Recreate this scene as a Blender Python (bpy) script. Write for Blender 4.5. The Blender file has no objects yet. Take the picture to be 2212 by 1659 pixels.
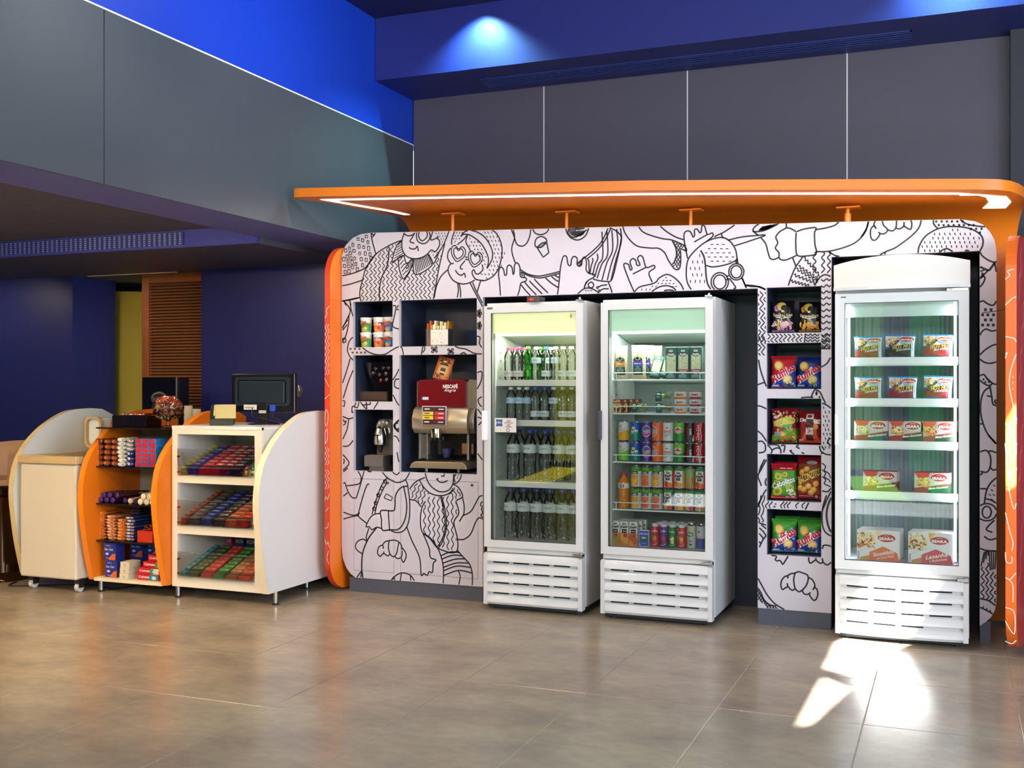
import bpy, bmesh, math, random
from mathutils import Vector, Matrix, Quaternion
from mathutils.geometry import tessellate_polygon
random.seed(7)
SC = bpy.context.scene
COL = SC.collection
# ------------------------------------------------------------------ camera
F, CX, HY, HC = 2360.0, 1106.0, 829.5, 1.4
TH = math.radians(22.0)
CT, ST = math.cos(TH), math.sin(TH)
cam_d = bpy.data.cameras.new('camera'); cam = bpy.data.objects.new('camera', cam_d); COL.objects.link(cam)
cam.location = (0, 0, HC); cam.rotation_euler = (math.pi/2, 0, TH)
cam_d.sensor_width = 36; cam_d.lens = F*36/2212; cam_d.clip_start = .05; cam_d.clip_end = 100
SC.camera = cam
SC.cycles.transparent_max_bounces = 24; SC.cycles.max_bounces = 7; SC.cycles.diffuse_bounces = 3; SC.cycles.glossy_bounces = 3
# ------------------------------------------------------------------ world, sun, large lights, exposure
SC.view_settings.view_transform = 'Standard'; SC.view_settings.look = 'None'
SC.view_settings.gamma = 1; SC.view_settings.use_curve_mapping = False
SC.view_settings.exposure = 0.06
W = bpy.data.worlds.new('world'); SC.world = W; W.use_nodes = True
wn = W.node_tree.nodes; wn['Background'].inputs[0].default_value = (.75, .85, 1, 1); wn['Background'].inputs[1].default_value = 2.0
SUN_D = Vector((.15, 1, -.75)).normalized()
def light(kind, name, loc, energy, color=(1, 1, 1), aim=None, **kw):
    d = bpy.data.lights.new(name, kind); o = bpy.data.objects.new(name, d); COL.objects.link(o)
    o.location = loc; d.energy = energy; d.color = color
    for k, v in kw.items(): setattr(d, k, v)
    if aim is not None:
        o.rotation_euler = (Vector(aim)-Vector(loc)).to_track_quat('-Z', 'Y').to_euler()
    return o
light('SUN', 'sun', (-2, -8, 9), 75.0, (.96, .98, 1), aim=Vector((-2, -8, 9))+SUN_D, angle=.009)
# added area lights standing in for daylight behind and beside the camera
light('AREA', 'window_daylight', (-2.6, -4.85, 3.3), 470, (.97, .97, 1), aim=(-2.6, 6, .6), shape='RECTANGLE', size=11.5, size_y=1.3)
light('AREA', 'side_daylight', (4.05, 2.5, 1.9), 330, (.74, .86, 1), aim=(-.6, 6.2, 1.0), shape='RECTANGLE', size=4.5, size_y=2.6)
# recessed ceiling downlights of the tall hall
DL = dict(spot_size=math.radians(105), spot_blend=.6, shadow_soft_size=.06)
for x, y, e in ((-3.1, 3.6, 95), (-1.5, 3.6, 80), (-2.2, 1.2, 60), (-.4, 1.2, 50)):
    light('SPOT', 'hall_downlight', (x, y, 4.0), e, (1, .88, .76), aim=(x, y+.9, 0), **DL)
for x, e in ((-3.04, 170), (.02, 170)):
    light('SPOT', 'wall_washer', (x, 6.86, 4.045), e, (.40, .95, 1), aim=(x, 6.86, 3), spot_size=math.radians(118), spot_blend=.9, shadow_soft_size=.02)
light('SPOT', 'blue_wall_washer', (-2.3, 5.0, 3.98), 75, (.8, .9, 1), aim=(-3.9, 5.2, 3.6), spot_size=math.radians(120), spot_blend=.9, shadow_soft_size=.05)
# warm downlights under the low ceiling over the snack counter
light('SPOT', 'beam_washer', (-2.0, 4.9, 4.0), 70, (1, .84, .68), aim=(-3.9, 5.9, 2.5), spot_size=math.radians(70), spot_blend=1, shadow_soft_size=.08)
for x, y, e in ((-6.0, 4.3, 45), (-5.2, 3.4, 100), (-4.5, 3.3, 120)):
    light('SPOT', 'counter_downlight', (x, y, 2.44), e, (1, .70, .36), aim=(x, y+2.2, .5), spot_size=math.radians(125), spot_blend=.9, shadow_soft_size=.06)
for x, y, e in ((-6.2, 3.6, 60), (-5.0, 3.3, 75), (-4.4, 4.6, 40)):
    light('SPOT', 'low_ceiling_downlight', (x, y, 2.44), e, (1, .72, .38), aim=(x, y+.2, 0), spot_size=math.radians(130), spot_blend=.9, shadow_soft_size=.06)
for x, y, e in ((-8.0, 6.7, 22), (-6.6, 6.9, 14), (-4.9, 6.75, 11)):
    light('SPOT', 'alcove_downlight', (x, y, 2.33), e, (1, .85, .62), aim=(x, 7.6, 1.2), spot_size=math.radians(130), spot_blend=.9, shadow_soft_size=.05)

# ------------------------------------------------------------------ pixel of the 2212x1659 photo -> point of the place
def ray(px, py):
    a = (px-CX)/F
    return Vector((-ST+a*CT, CT+a*ST, -(py-HY)/F))
O = Vector((0, 0, HC))
def at(px, py, Y): r = ray(px, py); return O + r*(Y/r.y)
def atX(px, py, X): r = ray(px, py); return O + r*(X/r.x)
def atZ(px, py, Z): r = ray(px, py); return O + r*((Z-HC)/r.z)
def X_(px, Y): return at(px, 800, Y).x
def Z_(px, py, Y): return at(px, py, Y).z

# ------------------------------------------------------------------ materials
_M = {}
def lin(c): return tuple((v/12.92 if v <= .04045 else ((v+.055)/1.055)**2.4) for v in c)
def hexc(h): return lin(tuple(int(h[i:i+2], 16)/255 for i in (0, 2, 4)))
def new_mat(name):
    m = bpy.data.materials.new(name); m.use_nodes = True
    return m, m.node_tree.nodes, m.node_tree.links, m.node_tree.nodes['Principled BSDF']
def M(h, rough=.5, metal=0, spec=.5, emit=0, coat=0, noise=0, nscale=40, bump=0):
    """plain colour with an optional grain; h is an sRGB hex string"""
    k = (h, rough, metal, spec, emit, coat, noise, nscale, bump)
    if k in _M: return _M[k]
    m, n, l, p = new_mat('paint_'+h)
    c = hexc(h)
    p.inputs['Base Color'].default_value = (*c, 1); p.inputs['Roughness'].default_value = rough
    p.inputs['Metallic'].default_value = metal; p.inputs['Specular IOR Level'].default_value = spec
    p.inputs['Coat Weight'].default_value = coat; p.inputs['Coat Roughness'].default_value = .08
    if emit:
        p.inputs['Emission Color'].default_value = (*c, 1); p.inputs['Emission Strength'].default_value = emit
    if noise or bump:
        t = n.new('ShaderNodeTexCoord'); nz = n.new('ShaderNodeTexNoise'); nz.inputs['Scale'].default_value = nscale
        nz.inputs['Detail'].default_value = 5; l.new(t.outputs['Object'], nz.inputs['Vector'])
        if noise:
            mx = n.new('ShaderNodeMix'); mx.data_type = 'RGBA'
            mx.inputs[6].default_value = (*(v*(1-noise) for v in c), 1); mx.inputs[7].default_value = (*(min(1, v*(1+noise)) for v in c), 1)
            l.new(nz.outputs['Fac'], mx.inputs[0]); l.new(mx.outputs[2], p.inputs['Base Color'])
        if bump:
            b = n.new('ShaderNodeBump'); b.inputs['Strength'].default_value = bump; b.inputs['Distance'].default_value = .002
            l.new(nz.outputs['Fac'], b.inputs['Height']); l.new(b.outputs[0], p.inputs['Normal'])
    _M[k] = m
    return m
def clear(name, tint=(1, 1, 1), ior=1.45, rough=.02, body=0, bodycol=(1, 1, 1), blend=None):
    """thin clear sheet: see-through with a Fresnel gloss, optional milky body"""
    if name in _M: return _M[name]
    m = bpy.data.materials.new(name); m.use_nodes = True
    n, l = m.node_tree.nodes, m.node_tree.links
    n.remove(n['Principled BSDF']); out = n['Material Output']
    tr = n.new('ShaderNodeBsdfTransparent'); tr.inputs[0].default_value = (*tint, 1)
    gl = n.new('ShaderNodeBsdfGlossy'); gl.inputs['Roughness'].default_value = rough
    base = tr
    if body:
        df = n.new('ShaderNodeBsdfDiffuse'); df.inputs[0].default_value = (*bodycol, 1)
        mx0 = n.new('ShaderNodeMixShader'); mx0.inputs[0].default_value = body
        l.new(tr.outputs[0], mx0.inputs[1]); l.new(df.outputs[0], mx0.inputs[2]); base = mx0
    mx = n.new('ShaderNodeMixShader')
    if blend is not None:
        fr = n.new('ShaderNodeLayerWeight'); fr.inputs[0].default_value = blend; l.new(fr.outputs['Facing'], mx.inputs[0])
    else:
        fr = n.new('ShaderNodeFresnel'); fr.inputs[0].default_value = ior; l.new(fr.outputs[0], mx.inputs[0])
    l.new(base.outputs[0], mx.inputs[1]); l.new(gl.outputs[0], mx.inputs[2]); l.new(mx.outputs[0], out.inputs[0])
    _M[name] = m
    return m
GLASS = clear('door_glass', (.97, .99, .975), 1.5, .01)
SHELFGLASS = clear('shelf_glass', (.965, .985, .975), 1.45, .02)
PET = clear('clear_plastic', (.90, .92, .89), 1.5, .05, .05, (.7, .75, .68), .17)
GPET = clear('green_plastic', (.30, .78, .25), 1.5, .06, .15, (.05, .45, .04), .2)
FILM = clear('cellophane', (.95, .97, .97), 1.5, .12, .1, (.9, .92, .92), .2)
def bottle_plastic(name, mid, rim, gloss=.05):
    """clear bottle: more plastic and water in the way towards its outline, so it darkens there"""
    m = bpy.data.materials.new(name); m.use_nodes = True
    n, l = m.node_tree.nodes, m.node_tree.links
    n.remove(n['Principled BSDF']); out = n['Material Output']
    lw = n.new('ShaderNodeLayerWeight'); lw.inputs[0].default_value = .5
    r = n.new('ShaderNodeValToRGB'); e = r.color_ramp.elements
    e[0].position = .25; e[0].color = (*mid, 1); e[1].position = .85; e[1].color = (*rim, 1)
    l.new(lw.outputs['Facing'], r.inputs[0])
    tr = n.new('ShaderNodeBsdfTransparent'); l.new(r.outputs[0], tr.inputs[0])
    gl = n.new('ShaderNodeBsdfGlossy'); gl.inputs['Roughness'].default_value = gloss
    nz = n.new('ShaderNodeTexNoise'); nz.inputs['Scale'].default_value = 60; bp = n.new('ShaderNodeBump'); bp.inputs['Strength'].default_value = .5; bp.inputs['Distance'].default_value = .004
    tc = n.new('ShaderNodeTexCoord'); l.new(tc.outputs['Object'], nz.inputs['Vector']); l.new(nz.outputs['Fac'], bp.inputs['Height']); l.new(bp.outputs[0], gl.inputs['Normal']); l.new(bp.outputs[0], lw.inputs['Normal'])
    fr = n.new('ShaderNodeFresnel'); fr.inputs[0].default_value = 1.5; l.new(bp.outputs[0], fr.inputs['Normal'])
    mx = n.new('ShaderNodeMixShader'); l.new(fr.outputs[0], mx.inputs[0]); l.new(tr.outputs[0], mx.inputs[1]); l.new(gl.outputs[0], mx.inputs[2]); l.new(mx.outputs[0], out.inputs[0])
    return m
PET = bottle_plastic('clear_plastic', (.98, .985, .975), (.84, .87, .83)); GPET = bottle_plastic('green_plastic', (.22, .75, .16), (.02, .30, .03))
def pm(k):
    return M(k) if isinstance(k, str) else k

# ------------------------------------------------------------------ mesh building
class MB:
    def __init__(s): s.v = []; s.f = []; s.m = []; s.mats = []
    def mi(s, mat):
        if mat is None: return 0
        mat = pm(mat)
        if mat not in s.mats: s.mats.append(mat)
        return s.mats.index(mat)
    def add(s, vs, fs, mat=None):
        b = len(s.v); i = s.mi(mat); s.v += [tuple(p) for p in vs]
        for f in fs: s.f.append([b+k for k in f]); s.m.append(i)
        return s
    def box(s, x0, y0, z0, x1, y1, z1, mat=None):
        x0, x1 = sorted((x0, x1)); y0, y1 = sorted((y0, y1)); z0, z1 = sorted((z0, z1))
        return s.add([(x0,y0,z0),(x1,y0,z0),(x1,y1,z0),(x0,y1,z0),(x0,y0,z1),(x1,y0,z1),(x1,y1,z1),(x0,y1,z1)],
                     [(0,3,2,1),(4,5,6,7),(0,1,5,4),(1,2,6,5),(2,3,7,6),(3,0,4,7)], mat)
    def lathe(s, prof, seg=20, c=(0, 0, 0), mat=None, cap=True, wob=None):
        """prof: list of (r, z) bottom to top about the vertical axis through c"""
        vs = []; fs = []
        for j, (r, z) in enumerate(prof):
            for i in range(seg):
                a = 2*math.pi*i/seg; rr = r if wob is None else r*wob(a, z)
                vs.append((c[0]+rr*math.cos(a), c[1]+rr*math.sin(a), c[2]+z))
        for j in range(len(prof)-1):
            for i in range(seg):
                k = (i+1) % seg
                fs.append((j*seg+i, j*seg+k, (j+1)*seg+k, (j+1)*seg+i))
        if cap:
            if prof[0][0] > 1e-4: fs.append(tuple(reversed(range(seg))))
            if prof[-1][0] > 1e-4: fs.append(tuple((len(prof)-1)*seg+i for i in range(seg)))
        return s.add(vs, fs, mat)
    def tube(s, pts, r, seg=8, mat=None, closed=False):
        pts = [Vector(p) for p in pts]; vs = []; fs = []; n = len(pts); up = None
        for i, p in enumerate(pts):
            d = (pts[(i+1) % n]-pts[i-1]) if closed else (pts[min(i+1, n-1)]-pts[max(i-1, 0)])
            d.normalize()
            if up is None: up = Vector((0, 0, 1)) if abs(d.z) < .9 else Vector((0, 1, 0))
            a = d.cross(up)
            if a.length < 1e-5: a = d.cross(Vector((1, 0, 0)))
            a.normalize(); b = a.cross(d); up = b
            rr = r[i] if isinstance(r, (list, tuple)) else r
            for k in range(seg):
                t = 2*math.pi*k/seg; vs.append(p+a*(rr*math.cos(t))+b*(rr*math.sin(t)))
        for j in range(n if closed else n-1):
            for k in range(seg):
                q = (k+1) % seg; jn = (j+1) % n
                fs.append((j*seg+k, j*seg+q, jn*seg+q, jn*seg+k))
        if not closed:
            fs.append(tuple(reversed(range(seg)))); fs.append(tuple((n-1)*seg+k for k in range(seg)))
        return s.add(vs, fs, mat)
    def prism(s, pts, ax, a0, a1, mat=None):
        """polygon pts in the plane across axis ax, pulled from a0 to a1. ax 'x': pts (y,z); 'y': (x,z); 'z': (x,y)"""
        def P(p, a):
            return (a, p[0], p[1]) if ax == 'x' else ((p[0], a, p[1]) if ax == 'y' else (p[0], p[1], a))
        n = len(pts); vs = [P(p, a0) for p in pts]+[P(p, a1) for p in pts]
        fs = [tuple(range(n)), tuple(range(2*n-1, n-1, -1))]+[(i, i+n, (i+1) % n+n, (i+1) % n) for i in range(n)]
        return s.add(vs, fs, mat)
    def build(s, name, mat=None, parent=None, bevel=0, smooth=False, seg=2, loc=None):
        me = bpy.data.meshes.new(name); me.from_pydata(s.v, [], s.f)
        if mat is not None: me.materials.append(pm(mat))
        else:
            for m in s.mats: me.materials.append(m)
            me.polygons.foreach_set('material_index', s.m)
        bm = bmesh.new(); bm.from_mesh(me)
        bmesh.ops.recalc_face_normals(bm, faces=bm.faces)
        if bevel:
            es = [e for e in bm.edges if len(e.link_faces) == 2 and e.calc_face_angle(0) > .6]
            bmesh.ops.bevel(bm, geom=es, offset=bevel, segments=seg, profile=.5, affect='EDGES', clamp_overlap=True)
        if smooth:
            for f in bm.faces: f.smooth = True
            for e in bm.edges:
                if len(e.link_faces) == 2 and e.calc_face_angle(0) > .7: e.smooth = False
        bm.to_mesh(me); bm.free()
        o = bpy.data.objects.new(name, me); COL.objects.link(o)
        if parent is not None: o.parent = parent
        if loc is not None: o.location = loc
        return o
def box(name, mat, x0, y0, z0, x1, y1, z1, parent=None, bevel=0):
    return MB().box(x0, y0, z0, x1, y1, z1).build(name, mat, parent, bevel)
def tag(o, label=None, cat=None, group=None, kind=None):
    if label: o['label'] = label
    if cat: o['category'] = cat
    if group: o['group'] = group
    if kind: o['kind'] = kind
    return o
def thing(name, label, cat, loc=(0, 0, 0), rz=0, group=None):
    o = bpy.data.objects.new(name, None); COL.objects.link(o); o.empty_display_size = .05
    o.location = loc; o.rotation_euler = (0, 0, rz)
    return tag(o, label, cat, group)
def struct(name, o_or_mb, mat=None, **kw):
    o = o_or_mb.build(name, mat, **kw) if isinstance(o_or_mb, MB) else o_or_mb
    o['kind'] = 'structure'
    return o
def dup(root, loc, label=None, group=None, rz=None):
    r = root.copy(); COL.objects.link(r); r.location = loc
    if rz is not None: r.rotation_euler = (0, 0, rz)
    if label: r['label'] = label
    if group: r['group'] = group
    for ch in list(root.children):
        c = ch.copy(); COL.objects.link(c); c.parent = r
        for g in list(ch.children):
            d = g.copy(); COL.objects.link(d); d.parent = c
    return r
def curve_fill(outer, holes):
    """triangulated flat polygon with holes -> verts (2d), faces"""
    cu = bpy.data.curves.new('t', 'CURVE'); cu.dimensions = '2D'; cu.fill_mode = 'BOTH'
    for ring in [outer]+list(holes):
        sp = cu.splines.new('POLY'); sp.points.add(len(ring)-1)
        for p, q in zip(sp.points, ring): p.co = (q[0], q[1], 0, 1)
        sp.use_cyclic_u = True
    ob = bpy.data.objects.new('t', cu); me = bpy.data.meshes.new_from_object(ob)
    vs = [(v.co.x, v.co.y) for v in me.vertices]; fs = [tuple(p.vertices) for p in me.polygons]
    bpy.data.objects.remove(ob); bpy.data.curves.remove(cu); bpy.data.meshes.remove(me)
    return vs, fs
def slab(outer, holes, ax, a0, a1, mb=None, mat=None):
    """flat plate with holes, thickness a0..a1 along ax; outline points as in MB.prism"""
    mb = mb or MB()
    vs, fs = curve_fill(outer, holes)
    P = {'x': lambda p, a: (a, p[0], p[1]), 'y': lambda p, a: (p[0], a, p[1]), 'z': lambda p, a: (p[0], p[1], a)}[ax]
    mb.add([P(p, a0) for p in vs], fs, mat); mb.add([P(p, a1) for p in vs], fs, mat)
    for ring in [outer]+list(holes):
        n = len(ring)
        mb.add([P(p, a0) for p in ring]+[P(p, a1) for p in ring], [(i, (i+1) % n, (i+1) % n+n, i+n) for i in range(n)], mat)
    return mb
def arc(cx, cy, r, a0, a1, n=8, ry=None):
    ry = r if ry is None else ry
    return [(cx+r*math.cos(math.radians(a0+(a1-a0)*i/n)), cy+ry*math.sin(math.radians(a0+(a1-a0)*i/n))) for i in range(n+1)]
def rrect(x0, y0, x1, y1, r, n=5):
    return arc(x1-r, y0+r, r, -90, 0, n)+arc(x1-r, y1-r, r, 0, 90, n)+arc(x0+r, y1-r, r, 90, 180, n)+arc(x0+r, y0+r, r, 180, 270, n)
def smooth_line(pts, step=None, closed=False, n=6):
    """Catmull-Rom through pts"""
    P = [tuple(p) for p in pts]
    if len(P) < 3: return P
    out = []; L = len(P)
    for i in range(L if closed else L-1):
        p0 = P[(i-1) % L] if (closed or i > 0) else P[0]; p1 = P[i]; p2 = P[(i+1) % L]
        p3 = P[(i+2) % L] if (closed or i+2 < L) else P[-1]
        for k in range(n):
            t = k/n; t2 = t*t; t3 = t2*t
            out.append(tuple(.5*((2*b)+(c-a)*t+(2*a-5*b+4*c-d)*t2+(-a+3*b-3*c+d)*t3) for a, b, c, d in zip(p0, p1, p2, p3)))
    if not closed: out.append(P[-1])
    return out
def inside(p, poly):
    c = False; x, y = p; j = len(poly)-1
    for i in range(len(poly)):
        if (poly[i][1] > y) != (poly[j][1] > y) and x < (poly[j][0]-poly[i][0])*(y-poly[i][1])/(poly[j][1]-poly[i][1])+poly[i][0]: c = not c
        j = i
    return c

# ------------------------------------------------------------------ flat print laid on a surface (labels, lettering)
_TX = {}
def text_mesh(s, shear=0, bold=0):
    k = (s, shear, bold)
    if k in _TX: return _TX[k]
    cu = bpy.data.curves.new('t', 'FONT'); cu.body = s; cu.size = 1; cu.resolution_u = 2; cu.shear = shear; cu.offset = bold
    cu.align_x = 'CENTER'
    ob = bpy.data.objects.new('t', cu); me = bpy.data.meshes.new_from_object(ob)
    vs = [(v.co.x, v.co.y) for v in me.vertices]; fs = [tuple(p.vertices) for p in me.polygons]
    if vs:
        x0 = min(v[0] for v in vs); x1 = max(v[0] for v in vs); y0 = min(v[1] for v in vs); y1 = max(v[1] for v in vs)
        w = max(x1-x0, 1e-3); h = max(y1-y0, 1e-3)
        vs = [((v[0]-(x0+x1)/2)/w, (v[1]-(y0+y1)/2)/h) for v in vs]     # unit box
    bpy.data.objects.remove(ob); bpy.data.curves.remove(cu); bpy.data.meshes.remove(me)
    _TX[k] = (vs, fs)
    return _TX[k]
class Art:
    """coloured shapes in (u, v) metres mapped onto a surface by fn(u, v, lift)"""
    def __init__(s, fn, fine=None, clip=None, lift=.0006): s.fn = fn; s.fine = fine; s.mb = MB(); s.lay = 0; s.lift = lift
    def _emit(s, vs, fs, col, sub=True):
        s.lay += 1; e = s.lift*s.lay
        if s.fine and sub:
            tris = []
            for f in fs:
                for i in range(1, len(f)-1): tris.append((vs[f[0]], vs[f[i]], vs[f[i+1]]))
            out = []
            while tris:
                a, b, c = tris.pop()
                L = [math.dist(a, b), math.dist(b, c), math.dist(c, a)]; m = max(L)
                if m > s.fine and len(out)+len(tris) < 4000:
                    i = L.index(m); a, b, c = ((a, b, c), (b, c, a), (c, a, b))[i]
                    d = ((a[0]+b[0])/2, (a[1]+b[1])/2); tris += [(a, d, c), (d, b, c)]
                else: out.append((a, b, c))
            vs = [p for t in out for p in t]; fs = [(3*i, 3*i+1, 3*i+2) for i in range(len(out))]
        s.mb.add([s.fn(p[0], p[1], e) for p in vs], fs, col)
        return s
    def poly(s, pts, col):
        pts = [tuple(p) for p in pts]
        t = tessellate_polygon([[Vector((p[0], p[1], 0)) for p in pts]])
        return s._emit(pts, [tuple(x) for x in t], col)
    def rect(s, u0, v0, u1, v1, col): return s.poly([(u0, v0), (u1, v0), (u1, v1), (u0, v1)], col)
    def ell(s, cx, cy, rx, ry, col, rot=0, n=20):
        c, q = math.cos(rot), math.sin(rot)
        return s.poly([(cx+rx*math.cos(t)*c-ry*math.sin(t)*q, cy+rx*math.cos(t)*q+ry*math.sin(t)*c) for t in (2*math.pi*i/n for i in range(n))], col)
    def text(s, txt, cx, cy, w, h, col, rot=0, shear=0, bold=0, arch=0):
        vs, fs = text_mesh(txt, shear, bold); c, q = math.cos(rot), math.sin(rot)
        P = [(p[0]*w, p[1]*h+arch*(1-(2*p[0])**2)) for p in vs]
        return s._emit([(cx+x*c-y*q, cy+x*q+y*c) for x, y in P], fs, col, sub=False)
    def line(s, pts, w, col, closed=False):
        vs, fs = ribbon(pts, w, closed); return s._emit(vs, fs, col)
    def fleck(s, u0, v0, u1, v1, cols, n, size):
        """scattered little flakes (picture of food on a pack)"""
        by = {}
        for i in range(n):
            x = random.uniform(u0, u1); y = random.uniform(v0, v1); r = size*random.uniform(.5, 1.2); a = random.random()*6
            by.setdefault(random.choice(cols), []).append([(x+r*math.cos(a+t)*k, y+r*math.sin(a+t)*k) for t, k in ((0, 1), (1.5, .6), (3, 1), (4.6, .5))])
        for col, qs in by.items():
            vs = [p for q in qs for p in q]; s._emit(vs, [(4*i, 4*i+1, 4*i+2, 4*i+3) for i in range(len(qs))], col, sub=False)
        return s
    def build(s, name, parent): return s.mb.build(name, None, parent)
def ribbon(pts, w, closed=False):
    n = len(pts); vs = []; fs = []
    for i in range(n):
        a = pts[i-1] if (closed or i > 0) else pts[0]; b = pts[(i+1) % n] if (closed or i < n-1) else pts[-1]
        dx, dy = b[0]-a[0], b[1]-a[1]; L = math.hypot(dx, dy) or 1; nx, ny = -dy/L*w/2, dx/L*w/2
        vs += [(pts[i][0]+nx, pts[i][1]+ny), (pts[i][0]-nx, pts[i][1]-ny)]
    for i in range(n if closed else n-1):
        j = (i+1) % n; fs.append((2*i, 2*i+1, 2*j+1, 2*j))
    return vs, fs
def flatY(y): return lambda u, v, e: (u, y-e, v)            # print on a face that looks towards -y
def cyl(r, z0=0, a0=0): return lambda u, v, e: ((r+e)*math.sin(u/r+a0), -(r+e)*math.cos(u/r+a0), z0+v)   # wraps a can, centre facing -y
# ================================================================== THE SETTING
def floor_mat():
    m, n, l, p = new_mat('porcelain_floor')
    g = n.new('ShaderNodeNewGeometry')
    mp = n.new('ShaderNodeMapping'); mp.inputs['Scale'].default_value = (2.0, 3.0, 1); mp.inputs['Rotation'].default_value = (0, 0, .5)
    l.new(g.outputs['Position'], mp.inputs[0])
    a = n.new('ShaderNodeTexNoise'); a.inputs['Scale'].default_value = 1.1; a.inputs['Detail'].default_value = 8; a.inputs['Roughness'].default_value = .58
    b = n.new('ShaderNodeTexNoise'); b.inputs['Scale'].default_value = 7; b.inputs['Detail'].default_value = 6
    l.new(mp.outputs[0], a.inputs[0]); l.new(mp.outputs[0], b.inputs[0])
    r = n.new('ShaderNodeValToRGB'); e = r.color_ramp.elements
    e[0].position = .3; e[0].color = (*hexc('85786a'), 1); e[1].position = .72; e[1].color = (*hexc('a5967e'), 1)
    l.new(a.outputs['Fac'], r.inputs[0])
    mx = n.new('ShaderNodeMix'); mx.data_type = 'RGBA'; mx.blend_type = 'OVERLAY'; mx.inputs[0].default_value = .16
    l.new(r.outputs[0], mx.inputs[6]); l.new(b.outputs['Fac'], mx.inputs[7]); l.new(mx.outputs[2], p.inputs['Base Color'])
    rr = n.new('ShaderNodeMapRange'); rr.inputs[3].default_value = .16; rr.inputs[4].default_value = .34
    p.inputs['Roughness'].default_value = .24
    p.inputs['Specular IOR Level'].default_value = .55
    return m
FLOORM = floor_mat()
YB = 7.6
floor = struct('floor', MB().box(-9.5, -5.2, -.1, 4.2, 9.6, -.0025), M('b3a488', .7))
TX0, TY0, TW, TD = -3.345, 3.99, .60, .717
tile_me = None
i0, i1, j0, j1 = -6, 7, -2, 5
for i in range(i0, i1):
    for j in range(j0, j1):
        x = TX0+TW*i; y = TY0+TD*j
        if tile_me is None:
            t = MB().box(.002, .002, -.012, TW-.002, TD-.002, 0).build('floor_tile', FLOORM, floor, .0012, seg=1); tile_me = t.data
        else:
            t = bpy.data.objects.new('floor_tile', tile_me); COL.objects.link(t); t.parent = floor
        t.location = (x, y, 0)
xa, xb, ya, yb = TX0+TW*i0, TX0+TW*i1, TY0+TD*j0, TY0+TD*j1
of = MB().box(-9.5, -5.2, -.012, 4.2, ya, 0).box(-9.5, yb, -.012, 4.2, 9.6, 0).box(-9.5, ya, -.012, xa, yb, 0)
if xb < 4.2: of.box(xb, ya, -.012, 4.2, yb, 0)
of.build('outer_floor', FLOORM, floor)

# tall hall: dark panelled back wall, blue bulkhead and ceiling
DARK = M('534e5c', .5, noise=.06, nscale=3)
BEAMC = M('4b5057', .45, noise=.05, nscale=2)
BLUE = M('232c7c', .5); BLUEW = M('2a2f70', .38); BLUEUP = M('123fc4', .5); NAVY = M('1d1d52', .6)
wall_back = struct('wall_back', MB().box(-3.9, YB+.02, 0, 4.2, YB+.2, 3.62), M('d6d4d6', .6))
jx = [-3.9, -2.816, -1.738, -.658, .33]
for k in range(4):
    if k: box('joint_strip', M('f0eeec', .5), jx[k]-.004, YB+.001, .01, jx[k]+.004, YB+.02, 3.608, wall_back)
    box('wall_panel', DARK, jx[k]+.004, YB, .01, jx[k+1]-.004, YB+.02, 3.608, wall_back)
struct('wall_column', MB().box(.33, YB-.12, 0, 4.2, YB+.02, 3.608), M('33333a', .6))
bulk = struct('beam_bulkhead', MB().box(-3.9, 7.0, 3.608, 4.2, 7.8, 4.06), BLUE)
dif = thing('air_diffuser', 'long dark blue slot air diffuser in the soffit of the bulkhead', 'vent', (-1.72, 7.36, 3.608))
fr = MB(); L2 = 1.48
fr.box(-L2, -.11, -.006, L2, -.095, .004).box(-L2, .095, -.006, L2, .11, .004).box(-L2, -.11, -.006, -L2+.012, .11, .004).box(L2-.012, -.11, -.006, L2, .11, .004)
fr.build('frame', M('26357f', .4), dif)
box('backing', M('0a0d2e', .6), -L2+.01, -.1, -.002, L2-.01, .1, -.0005, dif)
for k in range(4): box('slat', M('2b3a8a', .35), -L2+.012, -.072+.045*k-.006, -.007, L2-.012, -.072+.045*k+.008, -.002, dif)
struct('wall_upper_left', MB().box(-4.1, -5.2, 3.262, -3.905, 7.8, 4.2), BLUEUP)
beam = struct('beam', MB().box(-4.35, -5.2, 2.392, -3.912, YB, 3.25), M('6e6eb0', .55))
box('beam_panel', BEAMC, -3.912, 4.264, 2.39, -3.9, YB, 3.255, beam)
box('beam_panel', BEAMC, -3.912, -5.2, 2.39, -3.9, 4.256, 3.255, beam)
struct('trim_1', MB().box(-3.925, -5.2, 3.255, -3.897, YB, 3.264), M('f2f0ee', .35))
# low ceiling over the counter side
lc = struct('ceiling_low', MB().box(-9.5, -5.2, 2.485, -4.35, 6.2, 2.55), M('191826', .8))
for i in range(6):
    for j in range(7):
        x1 = -4.36-.9*i; y1 = 6.19-.6*j
        box('ceiling_tile', M('625d6c', .8), x1-.894, y1-.594, 2.47, x1, y1, 2.486, lc)
gb = struct('beam_grille', MB().box(-9.5, 6.2, 2.35, -4.35, 8.9, 2.55), M('5a5762', .6))
struct('trim_2', MB().box(-9.5, 6.185, 2.35, -4.35, 6.2, 2.486), M('3a44a8', .5))
vg = thing('ventilation_grille', 'dark blue gridded ventilation grille along the low ceiling bulkhead', 'vent', (-6.6, 6.185, 2.365))
box('backing', M('b8c6ee', .5), -1.7, -.003, 0, 1.62, 0, .09, vg)  # pale colour stands in for light glinting between the bars
g = MB()
for k in range(76): g.box(-1.7+k*.0444, -.014, 0, -1.7+k*.0444+.016, -.004, .09)
g.build('vertical_bars', M('2c3a92', .5), vg)
g = MB()
for k in range(7): g.box(-1.7, -.016, k*.0145, 1.63, -.012, k*.0145+.006)
g.build('horizontal_bars', M('2c3a92', .5), vg)
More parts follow.
